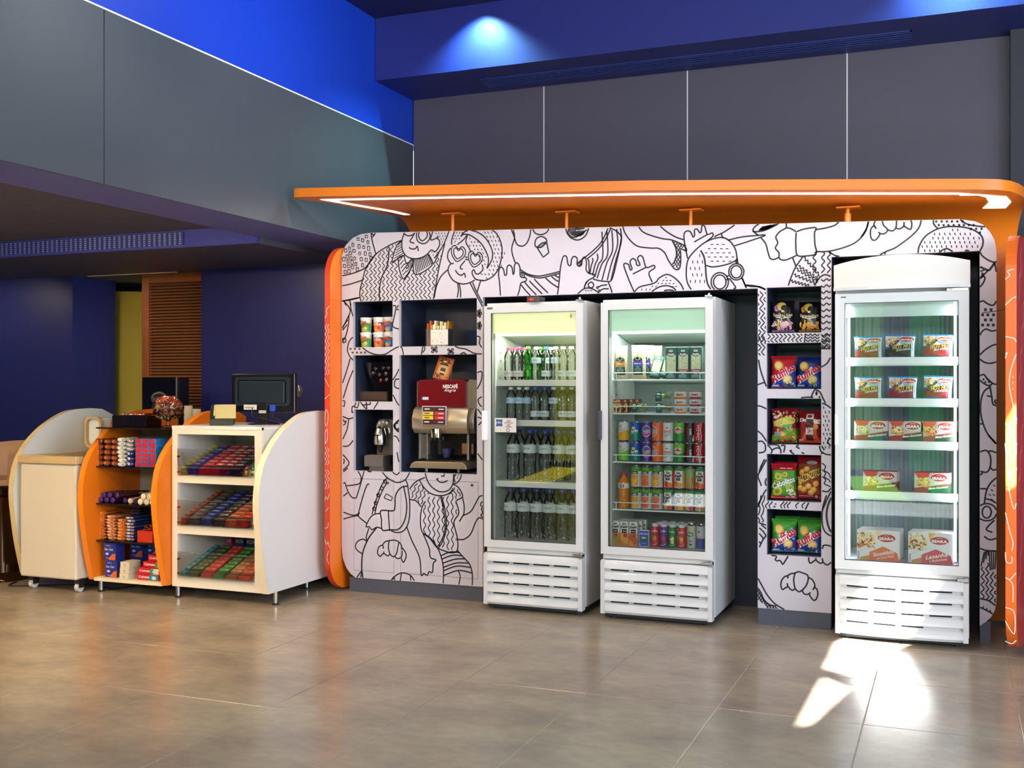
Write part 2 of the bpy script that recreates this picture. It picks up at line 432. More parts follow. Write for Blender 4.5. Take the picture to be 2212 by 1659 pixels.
# alcove behind the counter: blue walls, yellow return, louvred door
struct('wall_left', MB().box(-9.5, 7.47, 0, -7.19, 8.0, 2.36), BLUEW)
struct('wall_yellow', MB().prism([(-7.5, 8.0), (-6.2, 8.75), (-6.2, 8.9), (-7.5, 8.9)], 'z', 0, 2.27), M('b9a62c', .6))
struct('wall_right_alcove', MB().box(-5.795, 7.45, 0, -3.9, 7.8, 2.36), BLUEW)
struct('wall_alcove_back', MB().box(-9.5, 8.95, 0, -3.9, 9.05, 2.6), M('3d3a30', .7))
struct('wall_left_far', MB().box(-9.6, -5.2, 0, -9.45, 8.9, 2.55), BLUE)
struct('trim_3', MB().box(-7.05, 7.5, 2.344, -6.1, 7.53, 2.352), M('f6dfae', .5))
door = thing('louvred_door', 'tall brown wooden louvred sliding door behind the counter', 'door', (-6.145, 7.56, 0))
WOOD = M('8d4f27', .5, noise=.25, nscale=14); WOODS = M('a8693c', .45, noise=.2, nscale=14)
hw = .345
for nm, a in (('stile', (-hw, -.02, .0, -hw+.075, .02, 2.345)), ('stile', (hw-.03, -.02, 0, hw, .02, 2.345)), ('rail', (-hw+.075, -.02, 2.265, hw-.03, .02, 2.345)), ('rail', (-hw+.075, -.02, 0, hw-.03, .02, .12))):
    box(nm, WOOD, *a, door, .003)
box('backing', M('3a1a0e', .7), -hw+.07, .012, .1, hw-.03, .018, 2.27, door)
sm = None
for k in range(80):
    if sm is None:
        s_ = MB().prism([(-.018, -.004), (-.015, -.008), (.010, .004), (.008, .008)], 'x', -hw+.075, hw-.03).build('slat', WOODS, door); sm = s_.data
    else:
        s_ = bpy.data.objects.new('slat', sm); COL.objects.link(s_); s_.parent = door
    s_.location = (0, 0, 2.252-.0262*k)
# the unseen hall behind the camera, with made-up ceiling gaps and wall openings
def up_on(P, Zc=4.06):
    t = (P.z-Zc)/SUN_D.z; q = P-SUN_D*t; return (q.x, q.y)
FY = 6.22
h1 = [at(1885, 1246, FY), at(2032, 1258, FY), at(1962, 1382, FY), atZ(1938, 1402, 0), atZ(1862, 1465, 0), atZ(1780, 1445, 0), atZ(1806, 1388, 0), at(1822, 1366, FY)]
h2 = [atZ(1777, 1464, 0), atZ(1834, 1487, 0), atZ(1746, 1566, 0), atZ(1722, 1570, 0)]
h3 = [at(2165, 930, 6.05), at(2200, 872, 6.05), at(2200, 1040, 6.05), at(2178, 1055, 6.05)]
sun_patch_holes = [[up_on(p) for p in h] for h in (h1, h2, h3)]  # made-up gaps, shaped by projecting the sun patches up to the ceiling
struct('ceiling', slab([(-3.9, -5.2), (4.25, -5.2), (4.25, 7.8), (-3.9, 7.8)], sun_patch_holes, 'z', 4.06, 4.07), M('14194f', .6))
struct('ceiling_void', MB().box(-4.1, 3.0, 4.2, 4.25, 7.9, 4.3), M('3a3a3a', .8))
WN = [(-6.3, -5.75, 'film_yellow', (.85, .80, .08)), (-1.58, -1.0, 'film_lime', (.5, .85, .06)), (-.62, -.14, 'film_green', (.03, .75, .28)), (-.10, .22, 'film_olive', (.35, .55, .05)), (1.2, 2.6, 'film_clear', (.9, .95, 1)), (-3.3, -2.6, 'film_grey', (.35, .4, .45))]  # tinted panes added for coloured reflections in the cooler doors
struct('wall_front', slab([(-9.6, -.05), (4.3, -.05), (4.3, 4.2), (-9.6, 4.2)], [[(a, .1), (b_, .1), (b_, 2.75), (a, 2.75)] for a, b_, _, _ in WN]+[[(-8.3, 2.85), (3.1, 2.85), (3.1, 3.95), (-8.3, 3.95)]], 'y', -5.02, -5.0), M('5d5d62', .6))
for k, (a, b_, nm, c) in enumerate(WN):
    struct('window_%d' % (k+1), MB().box(a, -5.015, .1, b_, -5.005, 2.75), clear(nm, c, 1.4, .02))
struct('window_7', MB().box(-8.3, -5.015, 2.85, 3.1, -5.005, 3.95), clear('film_clear', (.9, .95, 1), 1.4, .02))  # made-up high opening, glazed behind the added front area light
struct('wall_right', slab([(-5.2, 0), (7.8, 0), (7.8, 4.2), (-5.2, 4.2)], [[(.25, .6), (4.75, .6), (4.75, 3.2), (.25, 3.2)]], 'x', 4.2, 4.3), M('77777c', .6))
struct('window_8', MB().box(4.22, .25, .6, 4.23, 4.75, 3.2), clear('film_clear', (.9, .95, 1), 1.4, .02))  # made-up side opening, glazed behind the added side area light

# ================================================================== THE ORANGE CANOPY
ORANGE = M('fa8720', .38, coat=.15); ORANGE_B = M('e85f10', .42)
CA, CB = 2.40, -.044
def zc(x): return CA+CB*x
def atC(px, py):
    r = ray(px, py); return O+r*((CA-HC)/(r.z-CB*r.x))
canopy = thing('canopy', 'large orange canopy with rounded corners curving over the mural wall', 'canopy')
front = [(-3.845, 5.90), (-3.845, 5.865), (-3.83, 5.835), (-3.79, 5.82), (-3.2, 5.83), (-2.4, 5.848), (-1.6, 5.868), (-1.0, 5.93), (-.45, 6.0), (-.1, 6.045), (.12, 6.075), (.214, 6.10), (.27, 6.15), (.315, 6.25), (.345, 6.36), (.36, 6.5), (.366, 6.62)]
N = len(front); CR = .26; YC = 6.70
def lerp(a, b, t): return a+(b-a)*t
rows_b = []; rows_t = []; T = .055
for j in range(5):
    t = j/4; rb = []; 
    for i, (x, y) in enumerate(front):
        u = i/(N-1)
        # keep the back line evenly spread between its ends
        xs = (front[i][0]-front[0][0])/(front[-1][0]-front[0][0])
        bx = lerp(-3.56, .366, xs); 
        X = lerp(x, bx, t**.6 if x < -3.7 else t); Y = lerp(y, YC, t)
        rb.append((X, Y, zc(X)))
    rows_b.append(rb); rows_t.append([(p[0], p[1], p[2]+T) for p in rb])
for j in range(1, 9):
    a = math.pi/2*j/8
    rows_b.append([(lerp(p[0], min(p[0], .325), j/8), YC+CR*math.sin(a), p[2]-CR*(1-math.cos(a))) for p in rows_b[4]])
    rows_t.append([(lerp(p[0], min(p[0], .325), j/8), YC+(CR+T)*math.sin(a), p[2]+T-(CR+T)*(1-math.cos(a))) for p in rows_b[4]])
rows_b.append([(p[0], p[1], .02) for p in rows_b[-1]]); rows_t.append([(p[0], p[1], .02) for p in rows_t[-1]])
mb = MB(); R = len(rows_b)
def grid(rows):
    return [p for r in rows for p in r], [(j*N+i, j*N+i+1, (j+1)*N+i+1, (j+1)*N+i) for j in range(len(rows)-1) for i in range(N-1)]
b0 = grid(rows_b); b1 = grid(rows_t); off = len(b0[0])
vs = b0[0]+b1[0]; fs = b0[1]+[tuple(k+off for k in f) for f in b1[1]]
for i in range(N-1): fs += [(i, i+1, off+i+1, off+i), ((R-1)*N+i, (R-1)*N+i+1, off+(R-1)*N+i+1, off+(R-1)*N+i)]
for j in range(R-1): fs += [(j*N, (j+1)*N, off+(j+1)*N, off+j*N), (j*N+N-1, (j+1)*N+N-1, off+(j+1)*N+N-1, off+j*N+N-1)]
mb.add(vs, fs).build('shell', ORANGE, canopy, smooth=True)
# light strip let into the underside
pts = [atC(680, 428), atC(900, 426.5), atC(1400, 414.5), atC(1860, 413), atC(2120, 414.5)]
led = MB()
def strip(P, w0, w1, d):
    v = []; n = len(P)
    for i, p in enumerate(P):
        k = lerp(w0, w1, i/(n-1)); v += [Vector((p[0], p[1], zc(p[0])-.002)), Vector((p[0]+d[i][0]*k, p[1]+d[i][1]*k, zc(p[0]+d[i][0]*k)-.002))]
    led.add(v, [(2*i, 2*i+1, 2*i+3, 2*i+2) for i in range(n-1)])
fp = [(-3.66, 5.925), (-3.2, 5.93), (-2.4, 5.948), (-1.6, 5.968), (-1.0, 6.03), (-.45, 6.1), (-.1, 6.15), (.03, 6.17)]
strip(fp, .045, .045, [(0, 1)]*8)
strip([(-3.70, 5.925), (-3.60, 6.2), (-3.50, 6.45), (-3.47, 6.62)], .05, .05, [(1, 0)]*4)
strip([(.03, 6.17), (.10, 6.22), (.16, 6.32), (.18, 6.5), (.15, 6.74)], .08, .12, [(0, 1), (.6, .3), (1, 0), (1, 0), (1, 0)])
lo = led.build('light_strip', M('fff6ea', .4, emit=4), canopy)
for x0, y in ((-3.6, 5.945), (-3.0, 5.955), (-2.4, 5.97), (-1.8, 5.985), (-1.2, 6.05), (-.6, 6.12)):
    lt = light('AREA', 'canopy_light', (x0+.28, y+.01, zc(x0+.28)-.024), 3, (1, .93, .86), shape='RECTANGLE', size=.52, size_y=.04)
# posts that carry the canopy on the mural wall
for k, (px, py, lab) in enumerate(((978, 447, 'first'), (1224, 441, 'second'), (1492, 438, 'third'), (1831, 436, 'fourth'))):
    x = X_(px, 6.492); zt = zc(x); zb = Z_(px, (497, 493, 487, 479)[k], 6.43)-.005
    h = thing('canopy_post', '%s small orange bracket post from the counter side between mural wall and canopy' % lab, 'bracket', (x, 6.492, zb), group='canopy posts')
    MB().lathe([(.011, 0), (.011, zt-zb-.02)], 12).build('post', ORANGE, h, smooth=True)
    if k == 3: MB().lathe([(.019, 0), (.019, .06)], 12).build('sleeve', ORANGE, h, smooth=True)
    MB().box(-.06, -.05, zt-zb-.026, .07, .05, zt-zb-.018).build('plate', ORANGE, h)

# ================================================================== SIDE FINS OF THE UNIT
REDP = M('d8401c', .4)
def fin_profile(y0, y1, z0, z1, r):
    return arc(y0+r, z1-r, r, 180, 90, 10)+[(y1, z1), (y1, z0)]+arc(y0+r, z0+r, r, 270, 180, 10)
fl = thing('side_fin', 'tall orange side panel with red printed edge, between mural wall and white counter', 'panel', group='side fins')
prof = fin_profile(6.29, 6.95, .012, 2.33, .21)
MB().prism(prof, 'x', -3.889, -3.848).build('board', M('fb7a12', .35, coat=.2), fl)
edge = MB()
n_e = 11
path = arc(6.50, 2.12, .2105, 180, 90, 10); low = arc(6.50, .222, .2105, 270, 180, 10)
loop = low+path          # runs up the front edge
v = []
for y, z in loop: v += [(-3.8885, y-.0004, z), (-3.8485, y-.0004, z)]
edge.add(v, [(2*i, 2*i+1, 2*i+3, 2*i+2) for i in range(len(loop)-1)]).build('edge_band', REDP, fl)
def edge_print(parent, xa, xb, yf, z0, z1, n, col, w, mat_y=None):
    """loose doodle strokes running along a narrow edge"""
    a = Art(lambda u, v, e: (u, yf-.001-e, v), lift=.0002); xm = (xa+xb)/2
    return a
a = edge_print(fl, -3.8885, -3.8485, 6.2895, 0, 0, 0, 0, 0)
WHITE = 'f3e9e0'
xa, xb = -3.887, -3.850
def zig1(a, z0, z1, rows, amp, w, xa, xb, col):
    n = max(2, int((z1-z0)/amp)); 
    for k in range(rows):
        x = lerp(xa, xb, (k+.5)/rows); d = (xb-xa)/rows*.42
        a.line([(x+(d if i % 2 else -d), lerp(z0, z1, i/n)) for i in range(n+1)], w, col)
zig1(a, 1.46, 1.80, 2, .022, .0035, xa, xb, WHITE); zig1(a, .86, .98, 2, .02, .003, xa, xb, WHITE); zig1(a, .70, .83, 2, .02, .003, xa, xb, WHITE)
for z, pts in ((1.84, [(0, 0), (.5, .03), (.3, .05), (1, .08)]), (1.38, [(0, .06), (.6, .02), (1, 0)]), (1.30, [(0, 0), (1, .03)]), (1.12, [(.2, 0), (.05, .05), (.3, .11), (.7, .08), (.6, .02), (.2, 0)]), (1.0, [(.1, 0), (.1, .07), (.5, .1), (.6, .04), (.1, 0)]),
               (.62, [(0, 0), (.3, .03), (.6, .01), (1, .05)]), (.55, [(.2, 0), (.8, .03)]), (.44, [(0, 0), (.6, .005), (.8, .04)]), (.33, [(0, .04), (.4, .0), (.7, .02), (1, -.02)]), (.2, [(.9, 0), (.5, .04), (.8, .09)])):
    a.line(smooth_line([(lerp(xa, xb, p[0]), z+p[1]) for p in pts], n=4), .0035, WHITE)
tag(a.build('edge_print', fl), kind='stuff')
# right hand fin, turned so that its outer face shows
fr_ = thing('side_fin', 'orange and red doodle-printed side panel beside the frozen meal cooler', 'panel', (.244, 6.06, 0), group='side fins')
fr_.rotation_euler = (0, 0, math.radians(-9))
p2 = fin_profile(0, 1.0, .035, 2.17, .2)
MB().prism(p2, 'x', 0, .052).build('board', M('c9201f', .3, coat=.3), fr_)
loop = arc(.2, .235, .2005, 270, 180, 10)+arc(.2, 1.97, .2005, 180, 90, 10)
v = []
for y, z in loop: v += [(.0005, y-.0004, z), (.0515, y-.0004, z)]
MB().add(v, [(2*i, 2*i+1, 2*i+3, 2*i+2) for i in range(len(loop)-1)]).build('edge_band', M('f2701f', .4), fr_)
a = Art(lambda u, v, e: (u, -.0012-e, v), lift=.0002)
WL = 'ffe9d2'
for pts in ([(.0, 1.80), (.03, 1.83), (.05, 1.84)], [(0, 1.64), (.04, 1.63), (.05, 1.61)], [(.05, 1.55), (.025, 1.47), (.018, 1.40), (.03, 1.32), (.045, 1.25), (.05, 1.2)], [(0, 1.55), (.008, 1.56), (0, 1.53)],
            [(.0, 1.2), (.02, 1.18), (.045, 1.12), (.05, 1.05)], [(0, 1.1), (.012, .95), (.02, .85), (.04, .77), (.05, .8)], [(.0, .75), (.02, .66), (.035, .60), (.03, .56)], [(0, .55), (.005, .5), (.03, .5), (.03, .53)],
            [(0, .42), (.02, .41), (.035, .38), (.035, .3)], [(.02, .41), (.05, .45)], [(0, .27), (.035, .26), (.045, .22), (.04, .14), (.0, .2)], [(0, .10), (.03, .09), (.05, .11)], [(.0, 1.93), (.02, 1.95), (.01, 1.97), (.04, 1.98)]):
    a.line(smooth_line(pts, n=4), .0045, WL)
for k in range(18):
    z = .86+k*.021; x = .006+(k % 3)*.014+.01*(k % 2)
    a.line([(x, z), (x+.009, z+.002), (x+.008, z+.013), (x-.001, z+.011)], .0025, WL, closed=True)
for z in (1.43, 1.40, 1.37): a.line([(.034, z), (.036, z+.012)], .003, WL)
tag(a.build('edge_print', fr_), kind='stuff')
b = Art(lambda u, v, e: (.0525+e, u, v), lift=.0002)
for k in range(14):
    y = .05+.06*(k % 4); z = .25+.13*k
    b.line(smooth_line([(y, z), (y+.05, z+.06), (y+.02, z+.12), (y+.07, z+.16)], n=4), .004, 'f3b7b0')
tag(b.build('face_print', fr_), kind='stuff')
# ================================================================== THE MURAL WALL WITH ITS NICHES
YP = 6.43
def pp(px, py): p = at(px, py, YP); return (p.x, p.z)
PANEL = M('c3bdc6', .42)
NICHE = M('2b3145', .5)
unit = thing('display_unit', 'white wall unit with black line drawings and dark niches', 'wall unit')
Xl = pp(738, 800)[0]; Xr = pp(2152.5, 800)[0]
xA, xB, xC, xD, xE = (X_(p, YP) for p in (1043, 1636.8, 1795.8, 2116.3, 2152.5))
z12 = Z_(1045, 642, YP); z3 = Z_(1796, 555, YP)
zbl = Z_(900, 1257, YP)
outer = [(Xl, pp(738, 1180)[1])]+[pp(*p) for p in ((740.5, 1206), (748, 1226), (757, 1239), (768, 1247.6))]+[(xA, zbl), (xA, z12), (xB, z12), (xB, zbl), (xC, zbl), (xC, z3), (xD, z3)]
outer += [pp(*p) for p in ((2116.3, 1352), (2129, 1344), (2141, 1333), (2149, 1319), (2152.5, 1302))]
outer += [pp(*p) for p in ((2152.5, 541), (2148.5, 519), (2138.4, 500.5), (2123, 485), (2105, 477.7), (2074, 473.5), (1880, 477.7), (1682, 483), (1340, 489.5), (1037, 497.6), (801, 502.8), (778.6, 506), (762, 514), (746, 530.5), (738, 553))]
def nrect(l, r, t, b, pl=None):
    return (X_(l, YP), X_(r, YP), Z_(l if pl is None else pl, b, YP), Z_(l if pl is None else pl, t, YP))
NL = [nrect(762.5, 848, 652, 750.5), nrect(763, 848, 767.6, 867), nrect(764, 849, 884.5, 1016.5), nrect(862.5, 1030, 649, 749), nrect(862.5, 1030, 767, 1019.5)]
NR = [nrect(1656, 1774, t, b) for t, b in ((621.5, 720), (741.5, 840), (860.5, 959.5), (980.5, 1081.5), (1099, 1198))]
DO = [nrect(765, 850.5, 1034, 1231), nrect(866, 1032.5, 1036, 1238)]
def rpts(n, g=0): return [(n[0]-g, n[2]-g), (n[1]+g, n[2]-g), (n[1]+g, n[3]+g), (n[0]-g, n[3]+g)]
slab(outer, [rpts(n) for n in NL+NR]+[rpts(n, .0025) for n in DO], 'y', YP, YP+.03).build('front_panel', PANEL, unit)
for d, (lx, ly) in zip(DO, ((838, 1043), (1020, 1048))):
    dr = box('cabinet_door', PANEL, d[0], YP+.0005, d[2], d[1], YP+.02, d[3], unit)
    p = at(lx, ly, YP)
    MB().lathe([(.0085, 0), (.0085, .006), (.005, .008), (0, .008)], 14).build('lock', M('6b6257', .3, 1), dr)
    dr.children[0].location = (p.x, YP, p.z); dr.children[0].rotation_euler = (math.pi/2, 0, 0)
ND = .40
for n in NL+NR:
    m = MB(); x0, x1, z0, z1 = n; t = .012
    m.box(x0-t, YP+.03, z0-t, x0, YP+ND, z1+t).box(x1, YP+.03, z0-t, x1+t, YP+ND, z1+t).box(x0, YP+.03, z0-t, x1, YP+ND, z0).box(x0, YP+.03, z1, x1, YP+ND, z1+t).box(x0-t, YP+ND, z0-t, x1+t, YP+ND+t, z1+t)
    m.build('niche', NICHE, unit)
# dark linings of the two cooler bays
def bay(x0, x1, z1, nm):
    m = MB(); t = .014
    m.box(x0-t, YP+.03, .0, x0, 6.94, z1+t).box(x1, YP+.03, .0, x1+t, 6.94, z1+t).box(x0, YP+.03, z1, x1, 6.94, z1+t).box(x0-t, 6.94, 0, x1+t, 6.955, z1+t)
    m.build(nm, M('1d2030', .55), unit)
bay(xA, xB, z12, 'cooler_bay'); bay(xC, xD, z3, 'cooler_bay')
PL = M('4d505b', .55)
for x0, x1 in ((X_(754, YP), xA-.004), (xB+.002, xC-.004), (xD+.002, X_(2140, YP))):
    box('plinth', PL, x0, YP+.008, 0, x1, YP+.05, zbl+(.02 if x1 > 0 else 0), unit)
# thin white sheets join the panel edges to the orange shell
# ------------------------------------------------------------------ the drawing
Z = {'A': (720, 480, 6.144), 'B': (1040, 480, 6.144), 'C': (1340, 470, 6.144), 'D': (1600, 460, 5.925), 'E': (1860, 460, 5.926), 'F': (730, 640, 3.95), 'G': (740, 1010, 5.353),
     'H': (1620, 1180, 7.54), 'I': (2080, 520, 3.77), 'J': (2080, 940, 3.456), 'K': (1600, 700, 4.147), 'L': (890, 620, 3.95), 'N': (1640, 1070, 11.06), 'P': (1, 1, 1)}
CUT = [rpts(n) for n in NL+NR]
strokes = MB()
def put(pts, w):
    """pts in photo pixels on the panel: keep what lies on the panel, as raised ink"""
    run = []
    def flush():
        if len(run) > 1:
            vs, fs = ribbon(run, w*1.16); strokes.add([(p[0], YP-.0006, p[1]) for p in vs], fs)
    for p in pts:
        q = pp(*p)
        ok = inside(q, outer) and not any(inside(q, c) for c in CUT)
        if ok: run.append(q)
        else: flush(); run = []
    flush()
def S(z, pts, w=.0078, closed=False, raw=False):
    ox, oy, k = Z[z] if z != 'P' else (0, 0, 1)
    P = [(ox+p[0]/k, oy+p[1]/k) for p in pts]
    if raw:
        Q = []
        for a, b in zip(P, P[1:]+(P[:1] if closed else [])):
            n = max(1, int(math.dist(a, b)/3)); Q += [(a[0]+(b[0]-a[0])*i/n, a[1]+(b[1]-a[1])*i/n) for i in range(n)]
        Q.append(P[0] if closed else P[-1]); put(Q, w)
    else:
        Q = smooth_line(P, closed=closed, n=8)
        if closed: Q.append(Q[0])
        put(Q, w)
def region(z, pts):
    ox, oy, k = Z[z]; return [(ox+p[0]/k, oy+p[1]/k) for p in pts]
def fill_zig(poly, dx, amp, per, slant=0, w=.0055, wavy=False, horiz=False):
    """rows of zigzags (or waves) inside a polygon of photo pixels"""
    if horiz: poly2 = [(p[1], p[0]) for p in poly]
    else: poly2 = poly
    x0 = min(p[0] for p in poly2); x1 = max(p[0] for p in poly2); y0 = min(p[1] for p in poly2); y1 = max(p[1] for p in poly2)
    x = x0-abs(slant)*(y1-y0)-amp
    while x < x1+abs(slant)*(y1-y0)+amp:
        pts = []; y = y0-per; k = 0; ph = random.uniform(-1, 1)
        st = per/2 if not wavy else per/8
        while y < y1+per:
            if wavy: off = amp*math.sin((y-y0)/per*2*math.pi+ph)
            else: off = amp*(1 if k % 2 else -1)*random.uniform(.8, 1.2)
            pts.append((x+off+slant*(y-y0), y+random.uniform(-.4, .4)*(0 if wavy else 1))); y += st; k += 1
        run = []
        for a, b in zip(pts, pts[1:]):
            n = 1 if wavy else 4
            for q in range(n):
                p = (a[0]+(b[0]-a[0])*q/n, a[1]+(b[1]-a[1])*q/n)
                if inside(p, poly2): run.append(p)
                else:
                    if len(run) > 1: put([(r[1], r[0]) if horiz else r for r in run], w)
                    run = []
        if len(run) > 1: put([(r[1], r[0]) if horiz else r for r in run], w)
        x += dx
def fill_dash(poly, dx, dy, ln, ang, w=.0048, cross=False, bend=0, cx=0):
    x0 = min(p[0] for p in poly); x1 = max(p[0] for p in poly); y0 = min(p[1] for p in poly); y1 = max(p[1] for p in poly)
    j = 0; y = y0+dy/2
    while y < y1:
        x = x0+dx/2+(dx/2 if j % 2 else 0)
        while x < x1:
            a = ang+bend*(x-cx)+random.uniform(-.15, .15); c, s = math.cos(a)*ln/2, math.sin(a)*ln/2
            if all(inside(q, poly) for q in ((x-c, y-s), (x+c, y+s))):
                put([(x-c, y-s), (x, y), (x+c, y+s)], w)
                if cross: put([(x+s, y-c), (x, y), (x-s, y+c)], w)
            x += dx+random.uniform(-.8, .8)
        y += dy; j += 1
def hatch(poly, n, p0, p1, q0, q1, w=.006):
    """n straight strokes from edge p0-p1 to edge q0-q1"""
    for i in range(n):
        t = i/(n-1) if n > 1 else 0
        a = (lerp(p0[0], p1[0], t), lerp(p0[1], p1[1], t)); b = (lerp(q0[0], q1[0], t), lerp(q0[1], q1[1], t))
        m = max(2, int(math.dist(a, b)/2)); put([(lerp(a[0], b[0], k/m), lerp(a[1], b[1], k/m)) for k in range(m+1)], w)
# --- building with windows, upper corner
S('A', [(110, 712), (220, 690), (340, 650), (440, 590), (560, 430)]); S('A', [(500, 145), (520, 260), (565, 420)]); S('A', [(520, 200), (560, 145)])
S('A', [(505, 145), (545, 180)]); S('A', [(110, 845), (230, 820), (385, 770)]); S('A', [(110, 1050), (250, 1020), (350, 1000)]); S('A', [(300, 1015), (305, 1060)]); S('A', [(215, 1030), (235, 1106)]); S('A', [(140, 1045), (170, 1106)])
for x, y in ((330, 225), (440, 190), (390, 240), (260, 300), (460, 265), (215, 345), (342, 320), (405, 330), (470, 345), (165, 375), (275, 380), (225, 410), (352, 415), (425, 415), (487, 425), (185, 455), (235, 475), (285, 480), (372, 490), (437, 500), (500, 475), (140, 490), (195, 520), (250, 530), (150, 580), (205, 585), (257, 595), (300, 555), (388, 570), (320, 625), (160, 660), (210, 650)):
    w, h = random.uniform(11, 17), random.uniform(18, 28)
    S('A', [(x-w, y-h), (x+w, y-h+4), (x+w+3, y+h), (x-w-2, y+h-2)], .0055, True, True)
# --- first figure: zigzag sweater, striped collar, round spectacles
sw = region('A', [(365, 1060), (355, 930), (390, 760), (440, 600), (560, 440), (740, 310), (850, 280), (800, 430), (790, 545), (860, 520), (880, 700), (940, 760), (1020, 650), (1075, 600), (1095, 700), (1300, 600), (1420, 380), (1440, 420), (1380, 700), (1310, 1030), (800, 1060)])
fill_zig(sw, 9.0, 3.4, 14, .0, .0056)
S('A', [(365, 1050), (352, 930), (390, 760), (440, 600), (560, 430), (740, 310), (905, 240)]); S('A', [(625, 1060), (612, 930), (640, 740), (720, 560), (745, 330)])
S('A', [(945, 140), (915, 230), (915, 350), (960, 440), (1040, 480), (1150, 480), (1240, 430), (1300, 370), (1350, 390), (1400, 330), (1410, 250), (1370, 210)])
S('A', [(930, 150), (990, 180), (1060, 165), (1085, 140)]); S('A', [(1080, 140), (1050, 200), (1018, 255), (1075, 280)]); S('A', [(1005, 335), (1040, 355), (1090, 350), (1115, 320), (1130, 385)])
S('A', [(1195, 100), (1260, 115), (1285, 190), (1250, 260), (1190, 285), (1120, 250), (1105, 170), (1130, 105)], closed=True); S('A', [(1195, 95), (1240, 130), (1245, 190), (1190, 245), (1145, 220), (1135, 150)], closed=True)
S('A', [(1320, 125), (1295, 235), (1400, 195)]); S('A', [(1535, 120), (1490, 240), (1440, 340), (1340, 480)]); S('A', [(1270, 430), (1300, 500), (1340, 540), (1410, 380)]); S('A', [(1480, 280), (1400, 620), (1330, 1020)])
fill_dash(region('A', [(1310, 140), (1520, 130), (1430, 330), (1410, 220)]), 6, 6, 3.4, 1.8); fill_dash(region('A', [(1290, 430), (1300, 380), (1400, 390), (1330, 510)]), 6, 6, 3.2, 1.7)
S('A', [(910, 250), (850, 300), (800, 430), (785, 540), (880, 460), (950, 440)]); hatch(None, 7, (720+860/6.144, 480+300/6.144), (720+790/6.144, 480+520/6.144), (720+905/6.144, 480+260/6.144), (720+940/6.144, 480+440/6.144), .0052)
S('A', [(860, 480), (880, 640), (945, 755), (1050, 570), (1045, 490)]); S('A', [(940, 450), (975, 550), (1040, 490)]); S('A', [(985, 565), (1000, 590), (980, 612), (965, 590)], .006, True)
hatch(None, 6, (720+870/6.144, 480+520/6.144), (720+940/6.144, 480+745/6.144), (720+920/6.144, 480+455/6.144), (720+985/6.144, 480+690/6.144)); hatch(None, 5, (720+945/6.144, 480+560/6.144), (720+985/6.144, 480+690/6.144), (720+1040/6.144, 480+510/6.144), (720+1050/6.144, 480+580/6.144), .005)
S('A', [(1060, 490), (1090, 695), (1310, 570), (1260, 420)]); hatch(None, 10, (720+1075/6.144, 480+485/6.144), (720+1250/6.144, 480+435/6.144), (720+1105/6.144, 480+685/6.144), (720+1305/6.144, 480+560/6.144))
# --- second figure: headscarf and heart spectacles
S('A', [(1610, 120), (1575, 220), (1570, 300)]); S('A', [(1645, 300), (1730, 230), (1780, 170), (1760, 260), (1800, 340), (1830, 400)]); S('A', [(1690, 190), (1740, 160), (1830, 180), (1960, 280), (2040, 420), (2060, 520), (2040, 610)])
S('A', [(1690, 190), (1760, 120), (1880, 120), (2010, 200), (2100, 350), (2110, 480), (2040, 615)]); S('A', [(2130, 100), (2210, 190)], .0075)
S('B', [(130, 100), (200, 150), (255, 260), (275, 380), (260, 500), (220, 630), (150, 720), (60, 770), (0, 776)]); S('A', [(2000, 775), (1900, 760), (1850, 700), (1845, 650), (1870, 635), (1890, 680), (1930, 685), (1985, 630), (1975, 560)])
S('A', [(1560, 340), (1525, 400), (1520, 480), (1560, 545), (1600, 545)])
for cx, cy in ((1660, 410), (1885, 485)):
    for k in (1.0, .68):
        S('A', [(cx, cy-55*k+(5 if k < 1 else 0)), (cx+50*k, cy-85*k), (cx+95*k, cy-30*k), (cx+75*k, cy+50*k), (cx-20*k, cy+110*k), (cx-85*k, cy+20*k), (cx-85*k, cy-75*k), (cx-40*k, cy-100*k)], .0068, True)
S('A', [(1750, 460), (1780, 470)]); S('A', [(1750, 490), (1790, 500)]); S('A', [(1750, 510), (1700, 570), (1685, 610), (1720, 625)]); S('A', [(1620, 635), (1650, 680), (1700, 705), (1740, 680), (1755, 735)])
S('A', [(1560, 550), (1530, 600), (1530, 670), (1580, 760), (1650, 805), (1740, 820), (1830, 795), (1880, 765)]); S('A', [(1520, 630), (1430, 720), (1370, 850), (1340, 1000)]); S('A', [(1650, 810), (1660, 900), (1645, 1000)]); S('A', [(1670, 815), (1690, 920), (1690, 1000)])
S('A', [(1815, 805), (1880, 930), (1960, 1080), (2000, 1160)]); S('A', [(1850, 800), (1900, 920), (1990, 1090), (2030, 1160)]); S('A', [(1955, 780), (1905, 940)])
fill_dash(region('A', [(1600, 130), (1760, 120), (1690, 200), (1640, 290), (1580, 280)]), 6, 6.5, 4, -1.1); fill_dash(region('A', [(1790, 190), (1850, 200), (1960, 290), (2030, 420), (2050, 520), (2030, 600), (1960, 560), (1900, 400), (1790, 320)]), 7.5, 8, 4.5, .95)
fill_dash(region('A', [(1960, 110), (2130, 110), (2230, 250), (2290, 420), (2270, 520), (2200, 680), (2050, 760), (1900, 720), (2060, 610), (2120, 470), (2090, 300)]), 7.5, 9, 5, .9, bend=.018, cx=1050)
